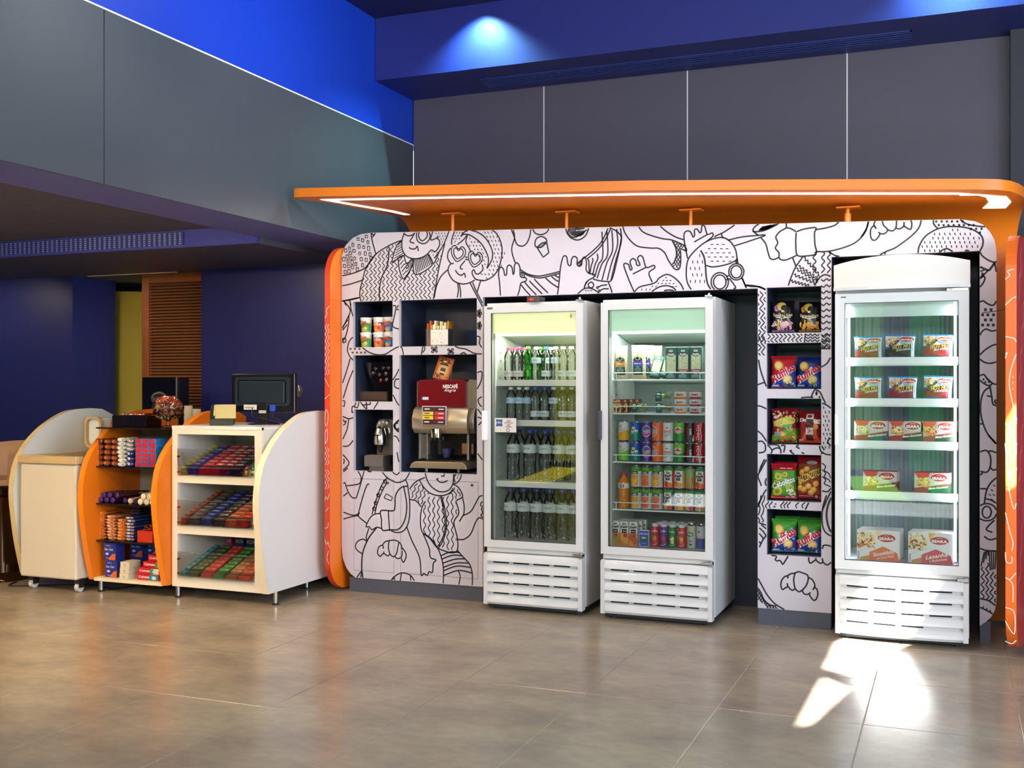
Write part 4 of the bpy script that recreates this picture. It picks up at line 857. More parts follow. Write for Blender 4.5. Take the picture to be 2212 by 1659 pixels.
# ================================================================== THE THREE GLASS-DOOR COOLERS
FW = M('cfcdca', .3, coat=.2); FIN = M('e6ebe6', .4); CHROME = M('c9c9cc', .18, 1); BLK = M('0c0c0e', .5); RUB = M('25262a', .6)
ORD = ['first', 'second', 'third', 'fourth', 'fifth', 'sixth', 'seventh', 'eighth', 'ninth', 'tenth']
YF = 6.245; YF3 = 6.235
def grille(parent, w, z0, z1, bow=0):
    """louvred cover of the motor bay: frame, five slats, dark slots"""
    def fy(x): return -bow*(1-(2*x/w)**2)
    n = 9
    def bowed(m, x0, x1, prof):
        xs = [lerp(x0, x1, i/n) for i in range(n+1)]; k = len(prof)
        v = [(x, fy(x)+p[0], p[1]) for x in xs for p in prof]
        f = [(i*k+j, i*k+(j+1) % k, (i+1)*k+(j+1) % k, (i+1)*k+j) for i in range(n) for j in range(k)]
        f += [tuple(range(k)), tuple(reversed(range(n*k, n*k+k)))]
        m.add(v, f)
    m = MB()
    bowed(m, -w/2+.004, w/2-.004, [(.004, z0), (.004, z1), (.05, z1), (.05, z0)])
    m.build('grille_cover', FW, parent)
    for s in (-1, 1):
        m = MB(); bowed(m, s*(w/2-.004) if s < 0 else w/2-.03, -w/2+.03 if s < 0 else w/2-.004, [(-.014, z0), (-.014, z1-.006), (.006, z1), (.006, z0)]); m.build('side_cheek', FW, parent)
    H = (z1-z0)/5
    for k in range(5):
        za = z1-H*(k+1)+.016; zb = z1-H*k-(.004 if k else 0)
        m = MB(); bowed(m, -w/2+.03, w/2-.03, [(-.022, za), (-.020, za+.022), (-.004, zb), (.006, zb), (.006, za)])
        m.build('slat', FW, parent, smooth=True)
        if k < 4:
            L = (w-.16)/4
            for q in range(4):
                x0 = -w/2+.065+q*(L+.01); m = MB(); bowed(m, x0, x0+L-.02, [(-.0005, za-.013), (-.0005, za-.0035), (.0035, za-.0035), (.0035, za-.013)])
                m.build('vent_slot', BLK, parent)
def cooler_shell(root, w, h, D, dz0, dz1, fr, gz0, gz1, side=FW):
    """cabinet, door frame and pane. local y: 0 is the face of the door, D the back"""
    m = MB(); t = .04; y0 = .055
    m.box(-w/2, y0, .05, -w/2+t, D, h).box(w/2-t, y0, .05, w/2, D, h).box(-w/2+t, D-t, .05, w/2-t, D, h)
    m.box(-w/2+t, y0, h-t, w/2-t, D-t, h).box(-w/2+t, y0, .05, w/2-t, D-t, dz0+.03)
    m.build('cabinet', side, root)
    f = MB(); d = .045
    x0, x1 = -w/2+.002, w/2-.002
    for pts in ([(x0, dz0), (x1, dz0), (x1-fr, dz0+fr), (x0+fr, dz0+fr)], [(x0, dz1), (x0+fr, dz1-fr), (x1-fr, dz1-fr), (x1, dz1)], [(x0, dz0), (x0+fr, dz0+fr), (x0+fr, dz1-fr), (x0, dz1)], [(x1, dz0), (x1, dz1), (x1-fr, dz1-fr), (x1-fr, dz0+fr)]):
        f.prism(pts, 'y', 0, d)
    door = f.build('door', FW, root)
    box('pane', GLASS, x0+fr-.004, .014, dz0+fr-.004, x1-fr+.004, .018, dz1-fr+.004, door)
    g = MB(); q = fr-.002
    g.box(x0+q, .004, dz0+q, x0+q+.004, .02, dz1-q).box(x1-q-.004, .004, dz0+q, x1-q, .02, dz1-q).box(x0+q, .004, dz0+q, x1-q, .02, dz0+q+.004).box(x0+q, .004, dz1-q-.004, x1-q, .02, dz1-q)
    g.build('gasket', RUB, door)
    box('control_strip', M('dcd8cf', .35), -w/2+.01, .03, gz1+.004, w/2-.01, .06, dz0-.004, root)
    box('base', RUB, -w/2+.02, .03, .012, w/2-.02, D-.03, .05, root)
    for sx in (-1, 1):
        for y in (.07, D-.09): MB().lathe([(.02, 0), (.02, .03)], 10, (sx*(w/2-.06), y, 0)).build('foot', BLK, root)
    # hinges
    m = MB(); m.box(w/2-.06, -.012, dz0-.03, w/2-.004, .04, dz0-.012).lathe([(.012, 0), (.012, .022)], 12, (w/2-.016, .004, dz0-.03)); m.build('hinge', CHROME, root, .002)
    m = MB(); m.box(w/2-.05, .004, h, w/2-.01, .06, h+.006).lathe([(.008, 0), (.008, .018)], 10, (w/2-.03, .02, h)); m.build('hinge', CHROME, root)
    return door
def lip_shelf(root, w, z, y0, y1, lip, col='e9e8e2', up=0):
    sh = box('shelf', M(col, .4), -w/2+.055, y0, z-.012, w/2-.055, y1, z, root)
    box('shelf_lip', M('f1f0ea', .35), -w/2+.052, y0-.006, z-lip+up, w/2-.052, y0, z+up, sh)
    return sh
def wire_shelf(root, w, z, y0, y1):
    WIRE = M('eef0f0', .3)
    m = MB(); r = .003
    m.tube([(-w/2+.05, y0, z-.004), (w/2-.05, y0, z-.004)], .005, 8).tube([(-w/2+.05, y1, z-.004), (w/2-.05, y1, z-.004)], .004, 6)
    sh = m.build('wire_shelf', WIRE, root, smooth=True)
    m = MB()
    for k in range(42):
        x = lerp(-w/2+.055, w/2-.055, k/41); m.tube([(x, y0, z-.002), (x, y1, z-.002)], .0016, 5)
    m.build('shelf_wires', WIRE, sh)
    x0, x1 = -w/2+.075, w/2-.095
    m = MB().tube(smooth_line([(x0, y0-.006, z-.004), (x0, y0-.006, z+.034), (x0+.01, y0-.006, z+.04), (x1-.01, y0-.006, z+.04), (x1, y0-.006, z+.034), (x1, y0-.006, z-.004)], n=3), .0032, 7); m.build('rail', WIRE, sh, smooth=True)
    for s in (-1, 1): MB().tube([(s*(w/2-.053), y0+.005, z-.004), (s*(w/2-.045), y0+.03, z-.05)], .0025, 6).build('support', WIRE, sh)
def cooler_x(p0, p1, Y): return (X_(p0, Y)+X_(p1, Y))/2, X_(p1, Y)-X_(p0, Y)
# ---- cooler of water bottles
c1, w1 = cooler_x(1045, 1260, YF)
H1 = 1.905
co1 = thing('drinks_cooler', 'white glass-door cooler of water bottles with red thermometer display on top', 'cooler', (c1, YF, 0))
d1 = cooler_shell(co1, w1, H1, .67, .388, 1.885, .045, .035, .352); grille(co1, w1, .035, .352)
c2, w2 = cooler_x(1297, 1541, YF)
co2 = thing('drinks_cooler', 'white glass-door cooler of canned drinks and sandwiches with wire shelves', 'cooler', (c2, YF, 0))
d2 = cooler_shell(co2, w2, H1, .67, .388, 1.885, .045, .035, .352); grille(co2, w2, .035, .352)
def interior(root, w, h, D, hdr0, hdrcol, hemit, dz0, lamp, back='a3a99c'):
    box('interior_back', M(back, .45), -w/2+.041, D-.10, dz0+.03, w/2-.041, D-.042, hdr0, root)
    for s in (-1, 1): box('interior_side', M('e8efe9', .4), s*(w/2-.041), .06, dz0+.03, s*(w/2-.052), D-.1, h-.04, root)
    box('interior_floor', M('dfe6da', .4), -w/2+.041, .06, dz0+.03, w/2-.041, D-.1, dz0+.042, root)
    box('header_panel', M(hdrcol, .5, emit=hemit), -w/2+.041, .06, hdr0, w/2-.041, .07, h-.041, root)
    MB().box(-w/2+.05, .07, hdr0-.014, w/2-.05, .13, hdr0+.002).build('lamp_cover', M(lamp, .4, emit=1.6), root)
    MB().prism([(.13, hdr0), (.40, hdr0-.055), (D-.1, hdr0-.055), (D-.1, hdr0)], 'x', -w/2+.06, w/2-.06).build('evaporator_cover', M('b9c4bb', .45), root)
HD = Z_(1160, 719, YF+.06)
interior(co1, w1, H1, .67, HD, 'f4f4c0', .6, .388, 'fbfbd8')
interior(co2, w2, H1, .67, HD, 'c6e6cc', .42, .388, 'effff6', '76817d')
def lamp_in(root, w, z, e, col, y=.10):
    l = light('AREA', 'cooler_lamp', (0, 0, 0), e, col, shape='RECTANGLE', size=w-.14, size_y=.05); l.parent = root; l.location = (0, y, z); l.rotation_euler = (math.radians(10), 0, 0)
lamp_in(co1, w1, HD-.02, 2.8, (.97, 1, .78)); lamp_in(co2, w2, HD-.02, 3.6, (.85, 1, .93))
SY = .085; SD = .54
S1 = [Z_(1150, y, YF+SY) for y in (820.5, 907.5, 1040)]; B1 = .4308
for z in S1: lip_shelf(co1, w1, z, SY, SD, .038)
S2 = [Z_(1420, y, YF+SY) for y in (820, 893, 999, 1103)]
for z in S2: wire_shelf(co2, w2, z, SY, SD)
# rows of shelf pegs down the lining
for c, w in ((co1, w1), (co2, w2)):
    m = MB()
    for k in range(22): m.box(-w/2+.0525, .14, .5+.052*k, -w/2+.056, .148, .51+.052*k)
    m.build('peg_holes', M('8b958f', .5), c)
# handles
p = at(1047.5, 919, YF); MB().box(-w1/2-.004, -.03, Z_(1045, 951, YF), -w1/2+.026, .01, Z_(1045, 887, YF)).build('handle', M('f2efee', .3), d1, .008, seg=3)
MB().box(-w2/2-.012, -.026, Z_(1297, 950, YF), -w2/2+.010, .012, Z_(1297, 887, YF)).build('handle', M('3b3c42', .45), d2, .004)
# thermometer, notice and small marks on the first cooler
th = thing('thermometer_display', 'small grey box with red digits on top of the bottle cooler', 'thermometer', (X_(1155, YF+.08), YF+.03, H1))
box('case', M('3c3a3c', .5), -.034, 0, 0, .05, .1, .032, th, .002)
a = Art(flatY(0)); a.rect(-.031, .004, .016, .029, '4a0505'); a.text('3.3', 0, .0165, .022, .017, M('ff3a2c', .4, emit=3), bold=.015); a.rect(-.022, .0145, -.015, .0175, M('ff3a2c', .4, emit=3)); a.build('digits', th)
nt = thing('notice_card', 'cream notice card with blue logo stuck on the bottle cooler door', 'notice', (X_(1090, YF), YF+.013, Z_(1090, 934, YF)))
box('card', M('d9cfc4', .5), -.072, -.0012, 0, .072, 0, .088, nt)
a = Art(flatY(-.0012), lift=.0002)
a.poly([(-.064, .035), (-.058, .058), (-.063, .081), (-.041, .078), (-.018, .080), (-.022, .058), (-.018, .036), (-.04, .038)], '2e4a86'); a.text('ibis', -.041, .061, .024, .014, 'e8e4ea', bold=.01)
for k, (y, l) in enumerate(((.074, .028), (.066, .025), (.058, .060), (.048, .026), (.040, .020), (.033, .046))): a.rect(.022-l/2, y-.0016, .022+l/2, y+.0016, '4a3f3a')
a.ell(.018, .014, .012, .010, '4b4655'); a.ell(.018, .014, .008, .006, 'ded6cc'); a.ell(-.034, .016, .007, .006, 'c8bcae'); a.build('print', nt)
a = Art(flatY(0), lift=.0003); a.rect(-w1/2+.02, 1.862, -w1/2+.062, 1.877, '9a938e'); a.rect(-w1/2+.025, 1.866, -w1/2+.057, 1.873, '3c3634'); a.build('maker_plate', d1)
a = Art(flatY(.014), lift=.0003); a.rect(w1/2-.09, 1.80, w1/2-.077, 1.822, 'd98b1d'); a.rect(w1/2-.077, 1.80, w1/2-.06, 1.822, 'e9e6df'); a.build('sticker', d1)

# ---- cooler of frozen meals
c3, w3 = cooler_x(1803, 2094, YF3); H3 = 1.912
co3 = thing('freezer_cooler', 'tall white upright freezer of frozen meals with arched lit header', 'freezer', (c3, YF3, 0))
d3 = cooler_shell(co3, w3, H3, .66, .386, 1.893, .05, .035, .355); grille(co3, w3, .035, .355, .035)
hd = []
n = 14
for i in range(n+1):
    t = -1+2*i/n; x = t*(w3/2+.004); hd.append((x, 2.05+.042*(1-t*t), -.045*(1-t*t)))
m = MB(); v = []; 
for x, z, y in hd: v += [(x, y, H3+.006), (x, y-.012, z), (x, .30, z), (x, .30, H3+.006)]
m.add(v, [(4*i+j, 4*i+(j+1) % 4, 4*i+4+(j+1) % 4, 4*i+4+j) for i in range(n) for j in range(4)]+[(0, 1, 2, 3), tuple(reversed(range(4*n, 4*n+4)))])
m.build('header_box', M('ddd6cc', .4, emit=.05), co3)
m = MB(); v = []
for x, z, y in hd: v += [(x*1.004, y-.016, H3-.002), (x*1.004, y-.016, H3+.014), (x*1.004, .02, H3+.014), (x*1.004, .02, H3-.002)]
m.add(v, [(4*i+j, 4*i+(j+1) % 4, 4*i+4+(j+1) % 4, 4*i+4+j) for i in range(n) for j in range(4)]+[(0, 1, 2, 3), tuple(reversed(range(4*n, 4*n+4)))]).build('header_trim', FW, co3)
MB().box(w3/2-.11, -.01, 1.893, w3/2-.006, .02, 1.907).lathe([(.007, 0), (.007, .004)], 10, (w3/2-.09, -.011, 1.9)).build('top_hinge', M('9aa08f', .3, 1), co3)
m = MB()      # ribbed back wall
ny = 48; D = .66
xs = [lerp(-w3/2+.041, w3/2-.041, k/ny) for k in range(ny+1)]
v = []
for k, x in enumerate(xs): y = D-.11-(.006 if (k//2) % 2 else 0); v += [(x, y, .416), (x, y, H3-.04)]
m.add(v, [(2*k, 2*k+1, 2*k+3, 2*k+2) for k in range(ny)]).build('ribbed_back', M('7f8b90', .4), co3)
for s in (-1, 1): box('interior_side', M('aab4b8', .4), s*(w3/2-.041), .06, .416, s*(w3/2-.05), D-.1, H3-.04, co3)
box('interior_floor', M('cfd4d6', .4), -w3/2+.041, .055, .416, w3/2-.041, D-.1, .43, co3)
box('header_panel', M('cfdcd4', .5), -w3/2+.041, .1, 1.77, w3/2-.041, .11, H3-.041, co3)
for s in (-1, 1):
    box('led_strip', M('d9dcff', .4, emit=2.2), s*(w3/2-.062), .062, .45, s*(w3/2-.076), .078, 1.84, co3)
    l = light('AREA', 'freezer_led', (0, 0, 0), 2.6, (.86, .88, 1), shape='RECTANGLE', size=.02, size_y=1.35); l.parent = co3; l.location = (s*(w3/2-.08), .085, 1.13); l.rotation_euler = (math.radians(90), 0, math.radians(-s*42) if s < 0 else math.radians(42))
    for z in (1.80,): MB().lathe([(.010, 0), (.010, .006)], 12).build('bolt', M('35532e', .5), co3); co3.children[-1].location = (s*(w3/2-.085), .1, z); co3.children[-1].rotation_euler = (math.pi/2, 0, 0)
S3 = [Z_(1940, y, YF3+.1) for y in (785, 874, 966, 1076)]
for z in S3: lip_shelf(co3, w3, z, .10, .53, .036, 'd5dadd', up=.034)
box('handle', M('dedad4', .35), -w3/2+.001, -.012, Z_(1810, 962, YF3), -w3/2+.02, .01, Z_(1810, 895, YF3), d3, .003)
a = Art(flatY(0), lift=.0003); a.rect(-w3/2+.032, 1.872, -w3/2+.06, 1.879, '5a5a5a'); a.build('maker_plate', d3)
# ================================================================== BOTTLES, CANS AND PACKS
CAPS = {'pink': 'b8336f', 'green': '4fb02a', 'white': 'ecece6', 'blue': '2b6fd0', 'deep blue': '3a4fc4', 'pale blue': '9cc9d2'}
def bottle(h, r, cap, label, lz, low=False, green=False, word='LINDÓIA', turn=0, big=False):
    o = bpy.data.objects.new('water_bottle', None); COL.objects.link(o)
    body = [(r*.86, 0), (r, .012)]
    z = .012; top = h*.70
    while z < top-.012:
        z += .010; k = int(z/.010) % 3
        body.append((r*(.955 if k == 0 else 1)*(1-.05*math.sin(min(1, max(0, (z-.3*top)/(.3*top)))*math.pi)), z))
    body += [(r, top), (r*.93, top+.06*h), (r*.72, top+.13*h), (r*.46, top+.19*h), (.0125, top+.215*h), (.0125, h-.016)]
    MB().lathe(body, 18, cap=False).build('body', GPET if green else PET, o, smooth=True)
    MB().lathe([(.0155, 0), (.0155, .015), (.014, .017), (0, .017)], 14, (0, 0, h-.017)).build('cap', M(CAPS[cap], .4), o, smooth=True)
    if label:
        lh = .036 if not big else .052
        z0 = lz*h
        lab = MB().lathe([(r*1.012, z0), (r*1.012, z0+lh)], 24, cap=False).build('label', M(label, .45), o, smooth=True)
        a = Art(cyl(r*1.012, z0, turn), lift=.0003)
        a.rect(-.026, lh-.004, .026, lh, '2f5f86' if label != 'e6d6dc' else '8a3a66'); a.text(word, 0, lh*.58, .040 if not big else .052, lh*.32, '1f2a33', bold=.0)
        for k in range(2): a.rect(-.018, lh*.2-k*.006, .014, lh*.2-k*.006+.0025, '4d8f93' if label != 'e6d6dc' else 'a8487a')
        a.build('print', lab)
    elif green:
        a = Art(cyl(r*1.01, 0, .1), lift=.0003); a.text('H2', 0, h*.5, .028, .026, '0e3f16', bold=.03); a.rect(-.02, h*.30, .02, h*.42, '6fd04a'); a.build('print', o)
    return o
_proto = {}
def put_bottle(key, px, Y, z, label, group):
    kw = key
    k = tuple(sorted(kw.items()))
    loc = (X_(px, Y), Y, z)
    if k not in _proto:
        o = bottle(**kw); _proto[k] = o; o.location = loc
    else: o = dup(_proto[k], loc)
    tag(o, label, 'bottle', group)
    return o
SM = dict(h=.205, r=.0305, label='dfe7ea', lz=.10); SU = dict(SM, lz=.50)
BG = dict(h=.315, r=.0415, label='dce6e2', lz=.55, big=True, cap='deep blue')
Ya = YF+SY+.045
rows = [
 (S1[0], 'top shelf', [(1099.6, dict(SM, cap='pink', label='e6d6dc', turn=-.1)), (1120.8, dict(SM, cap='pink', label='e6d6dc', turn=.1)), (1141, dict(h=.208, r=.028, cap='green', label=None, lz=0, green=True)), (1158.5, dict(SU, cap='white', label='cfe2ee')), (1180, dict(SM, cap='blue', turn=-.3)), (1200.5, dict(SU, cap='white', label='cfe2ee', turn=-.5)), (1216.5, dict(SM, cap='pale blue', turn=-.4)), (1234.5, dict(SM, cap='white', turn=.2))]),
 (S1[1], 'second shelf', [(1104, dict(SU, cap='white', label='bcdcf0', turn=-.7)), (1122, dict(SU, cap='white', label='bcdcf0', turn=-.1)), (1138.5, dict(SU, cap='white', label='a8cbe4', turn=-1.2)), (1156.5, dict(SM, cap='blue', turn=1.2)), (1176.5, dict(SM, cap='deep blue', turn=.0)), (1196, dict(SU, cap='white', label='cfe0ea', turn=-.2)), (1216, dict(SM, cap='pale blue', turn=.1)), (1235, dict(SM, cap='pale blue', turn=-.1))]),
 (S1[2], 'third shelf', [(1109, dict(BG, turn=-.1)), (1144.5, dict(BG, turn=-.25)), (1178, dict(BG, turn=-.05)), (1207, dict(BG, turn=-.45)), (1236, dict(BG, turn=.3))]),
 (B1, 'bottom', [(1103, dict(BG, turn=-.7)), (1131.5, dict(BG, turn=.05)), (1159.5, dict(BG, turn=-.5)), (1187.5, dict(BG, turn=.0)), (1215, dict(BG, turn=-.3)), (1239, dict(BG, turn=.3))]),
]
CN = {'pink': 'pink', 'green': 'green', 'white': 'white', 'blue': 'bright blue', 'deep blue': 'deep blue', 'pale blue': 'pale blue'}
for z, nm, items in rows:
    big = nm in ('third shelf', 'bottom')
    for i, (px, kw) in enumerate(items):
        put_bottle(kw, px, YF+SY+(.05 if big else .04), z+.0005, '%s cap %s, %s from the handle, %s of the bottle cooler' % (CN[kw['cap']], 'green bottle' if kw.get('green') else 'water bottle', ORD[i], nm), 'water bottles in the cooler')
# second row, glimpsed between the front ones
for z, nm, lst in ((S1[0], 'top shelf', [(1113, dict(SM, cap='pink', label='e6d6dc', turn=-.1)), (1134, dict(SM, cap='pink', label='e6d6dc', turn=.1)), (1168, dict(h=.208, r=.028, cap='green', label=None, lz=0, green=True)), (1190, dict(SU, cap='white', label='cfe2ee'))]),
                   (S1[2], 'third shelf', [(1122, dict(BG, turn=-.1)), (1157, dict(BG, turn=-.25)), (1191, dict(BG, turn=-.05)), (1220, dict(BG, turn=-.45))]),
                   (B1, 'bottom', [(1117, dict(BG, turn=-.7)), (1145, dict(BG, turn=.05)), (1173, dict(BG, turn=-.5)), (1201, dict(BG, turn=.0)), (1228, dict(BG, turn=-.3))])):
    big = nm != 'top shelf'
    for i, (px, kw) in enumerate(lst):
        put_bottle(kw, px, YF+SY+(.15 if big else .125), z+.0005, '%s cap bottle, %s of the second row, %s of the bottle cooler' % (CN[kw['cap']], ORD[i], nm), 'water bottles in the cooler')

# ------------------------------------------------------------------ cans
ALU = M('c4c6c8', .25, 1)
def can(name, r, h, cols, art, turn=0):
    """cols: list of (fraction from the bottom, colour)"""
    o = bpy.data.objects.new(name, None); COL.objects.link(o)
    z0, z1 = .006, h-.009
    mb = MB(); seg = 20
    prev = z0
    for k, (t, c) in enumerate(cols):
        zz = lerp(z0, z1, t); mb.lathe([(r, prev), (r, zz)], seg, cap=False, mat=M(c, .28, coat=.3)); prev = zz
    mb.build('wall', None, o, smooth=True)
    MB().lathe([(r*.78, 0), (r*.86, .001), (r, z0)], seg).build('base', ALU, o, smooth=True)
    MB().lathe([(r, z1), (r*.86, h-.002), (r*.88, h), (r*.82, h-.001), (r*.80, h-.004), (0, h-.004)], seg).build('lid', ALU, o, smooth=True)
    a = Art(cyl(r+.0003, z0, turn), fine=.008, lift=.0003); art(a, z1-z0); a.build('print', o)
    return o
def A_schw(c):
    def f(a, h):
        a.poly([(-.045, .0), (.045, .0), (.045, h*.62), (-.045, h*.38)], c); a.poly([(-.045, h*.38), (.045, h*.62), (.045, h*.66), (-.045, h*.42)], 'f4f3ee')
        a.text('Schweppes', -.002, h*.58, .045, .014, 'b07a2a', rot=.28, shear=.3, bold=.01); a.ell(-.014, h*.78, .007, .007, 'a02a3a'); a.ell(-.014, h*.78, .004, .004, 'e8d8d0')
    return f
def A_sprite(a, h):
    a.ell(-.006, h*.68, .011, .009, 'e8d72e'); a.text('Sprite', 0, h*.5, .046, .022, 'f4f8f4', rot=.2, shear=.25, bold=.03); a.line([(-.025, h*.30), (0, h*.38), (.025, h*.44)], .002, '8fd46a')
def A_fanta(leaf):
    def f(a, h):
        a.ell(0, h*.52, .027, .034, 'f3eef4'); a.ell(0, h*.52, .024, .031, leaf[0]); a.ell(-.008, h*.70, .010, .008, leaf[1]); a.ell(.0, h*.36, .016, .010, leaf[2])
        a.text('Fanta', 0, h*.53, .054, .026, 'f6f4fa', rot=.12, bold=.06); a.text('Fanta', 0, h*.53, .052, .023, '28307e', rot=.12, bold=.01)
    return f
def A_gua(zero):
    def f(a, h):
        a.ell(0, h*.60, .026, .020, 'd8d3cc'); a.poly([(-.026, h*.50), (.026, h*.50), (.026, h*.62), (0, h*.70), (-.026, h*.62)], 'c23a32' if not zero else 'e9ded6'); a.poly([(-.008, h*.74), (0, h*.66), (.008, h*.74)], 'b3202a')
        a.text('Guaraná', 0, h*.57, .044, .014, 'f6efe6' if not zero else 'b33a34', bold=.02); a.rect(-.026, h*.46, .026, h*.485, 'd9b35a' if not zero else 'b33a34')
        if zero: a.text('Zero', .0, h*.34, .036, .018, '2f6a35', rot=.25, shear=.3)
    return f
def A_zero(a, h):
    a.rect(-.016, h*.08, -.004, h*.80, '9a1a22'); a.text('Coca-Cola', -.010, h*.46, h*.66, .011, '0c0c0e', rot=math.pi/2, shear=.3); a.text('zero', .008, h*.52, h*.34, .012, 'eeeeee', rot=math.pi/2, bold=.01); a.poly([(.02, 0), (.03, 0), (.03, h*.4), (.016, h*.08)], 'c9c9cc')
def A_coke(a, h):
    a.text('Coca-Cola', -.004, h*.5, h*.80, .020, 'f5efec', rot=math.pi/2, shear=.35, bold=.01); a.line(smooth_line([(.014, 0), (.018, h*.3), (.012, h*.6), (.018, h)], n=4), .003, 'f5efec')
R, CH = .033, .122
types = [
 ('white and yellow soda can', can('soda_can', R, CH, [(1, 'd4d6d6')], A_schw('e0a91f'))), ('white and lime soda can', can('soda_can', R, CH, [(1, 'd4d6d6')], A_schw('7ac22e'))),
 ('blue and teal lemon soda can', can('soda_can', R, CH, [(.45, '12837c'), (.62, '155f9a'), (1, '1d4fb0')], A_sprite)), ('purple grape soda can', can('soda_can', R, CH, [(1, '4b2a90')], A_fanta(('5a2f9e', '7a5a20', 'd23a52')), .15)),
 ('orange soda can', can('soda_can', R, CH, [(1, 'ea6418')], A_fanta(('ee6a1c', '2e8a52', 'f0862a')), -.7)), ('white guarana soda can with green script', can('soda_can', R, CH, [(1, 'd7dad6')], A_gua(True))),
 ('green guarana soda can with red band', can('soda_can', R, CH, [(.48, '2c8a34'), (1, '79b63a')], A_gua(False), -.1)), ('black cola can with grey script', can('soda_can', R, CH, [(1, '1f1f24')], A_zero, .1)), ('red cola can with white script', can('soda_can', R, CH, [(1, 'c01a26')], A_coke))]
used = set()
def place(proto, loc, label, cat, group):
    if proto.name in used: o = dup(proto, loc)
    else: o = proto; used.add(proto.name); o.location = loc
    return tag(o, label, cat, group)
Yc = YF+SY+.045
for i, px in enumerate((1348, 1373, 1397.3, 1420.8, 1443.6, 1468, 1490, 1511)):
    for lv in (0, 1):
        k = (0 if lv else 1) if i == 0 else i+1
        nm, pr = types[k]
        place(pr, (X_(px, Yc), Yc, S2[2]+lv*(CH+.0005)), '%s, %s of its pair on the third wire shelf' % (nm, 'upper' if lv else 'lower'), 'can', 'soda cans on the third wire shelf')
def A_valle(fc, fr):
    def f(a, h):
        a.rect(-.040, h*.80, .040, h, '4f9a2c'); a.fleck(-.03, h*.82, .03, h*.98, ['2f7a1e', '7cc044'], 14, .006); a.rect(-.028, h*.66, .018, h*.80, '15171a'); a.text('Valle', -.005, h*.73, .032, .010, 'eef0ea', bold=.02)
        a.rect(-.028, h*.05, .018, h*.62, fc); a.line([(-.024+.0035*i, h*.40-.012*math.sin(i/12*math.pi)) for i in range(13)], .0025, 'f2e6c0'); a.ell(-.006, h*.22, .016, .020, fr); a.rect(.018, .0, .046, h*.80, 'e3e6df')
        for k in range(9): a.rect(.022, h*(.08+.075*k), .040, h*(.10+.075*k), '9fa8a0')
    return f
def A_fresh(fruit, side):
    def f(a, h):
        a.rect(-.05, h*.88, .05, h, '2f9a46'); a.rect(-.028, h*.02, .022, h*.88, 'f0efe8'); a.text('Su', -.002, h*.78, .024, .017, '14151a', rot=.15, shear=.2, bold=.05); a.text('fresh', -.003, h*.63, .042, .019, '14151a', rot=.12, shear=.2, bold=.05)
        a.rect(-.016, h*.38, .010, h*.53, '2a2420'); a.rect(-.012, h*.46, .006, h*.475, 'e8e2d8'); a.ell(-.010, h*.18, .014, .018, fruit[0]); a.ell(.008, h*.14, .012, .016, fruit[1]); a.ell(-.016, h*.30, .006, .007, '3f8a2e'); a.rect(.022, 0, .05, h*.88, side)
    return f
jt = [('green and orange juice can with white side', can('juice_can', .031, .130, [(1, 'd9dbc9')], A_valle('e39a24', 'f0b43a'))), ('green and peach juice can with white side', can('juice_can', .031, .130, [(1, 'd9dbc9')], A_valle('e4703a', 'e8543a'))), ('white and red fruit juice can', can('juice_can', .031, .130, [(1, 'd6402a')], A_fresh(('e23a2c', 'f07a2a'), 'd8362a'), .1)),
      ('white and orange fruit juice can', can('juice_can', .031, .130, [(1, 'd9dcd4')], A_fresh(('f08a24', 'f0a23a'), 'd9a860'))), ('white and dark fruit juice can', can('juice_can', .031, .130, [(1, '4a5048')], A_fresh(('e9a02c', 'c9302c'), '3a4038'))),
      ('plain green and amber juice can', can('juice_can', .031, .130, [(.55, 'a87a2a'), (1, '7d9a5e')], lambda a, h: [a.line([(x, h*.06), (x*.6, h*.45), (x, h*.9)], .0018, 'd8d8a8') for x in (-.02, -.008, .008, .02)]))]
up = [0, 1, 0, 2, 3, 5, 2]; dn = [0, 1, 1, 4, 3, 4, 3]
for i, px in enumerate((1374.4, 1397.3, 1420.2, 1445, 1468.3, 1491, 1513)):
    for lv, k in ((0, dn[i]), (1, up[i])):
        nm, pr = jt[k]
        place(pr, (X_(px, Yc), Yc, S2[3]+lv*.1305), '%s, %s in the %s row, fourth wire shelf' % (nm, ORD[i], 'upper' if lv else 'lower'), 'can', 'juice cans on the fourth wire shelf')
g = thing('sports_drink', 'orange sports drink bottle with white label and red cap', 'bottle', (X_(1348, Yc+.005), Yc+.005, S2[3]+.0005))
MB().lathe([(.030, 0), (.034, .01), (.034, .05), (.031, .08), (.034, .12), (.034, .152), (.028, .172), (.016, .192), (.0165, .197)], 20).build('body', M('d9811c', .2, coat=.5), g, smooth=True)
MB().lathe([(.018, 0), (.018, .016), (0, .018)], 16, (0, 0, .196)).build('cap', M('c8302c', .4), g, smooth=True)
MB().lathe([(.0345, .122), (.0345, .152)], 20, cap=False).build('label', M('e8e2dc', .4), g, smooth=True)
a = Art(cyl(.0348, 0), lift=.0003); a.text('G', -.012, .137, .017, .022, '8a2a20', bold=.05); a.text('1', .006, .137, .006, .018, '4a1a18', bold=.03); a.rect(-.03, .123, .03, .126, 'b0a8a0'); a.build('print', g)

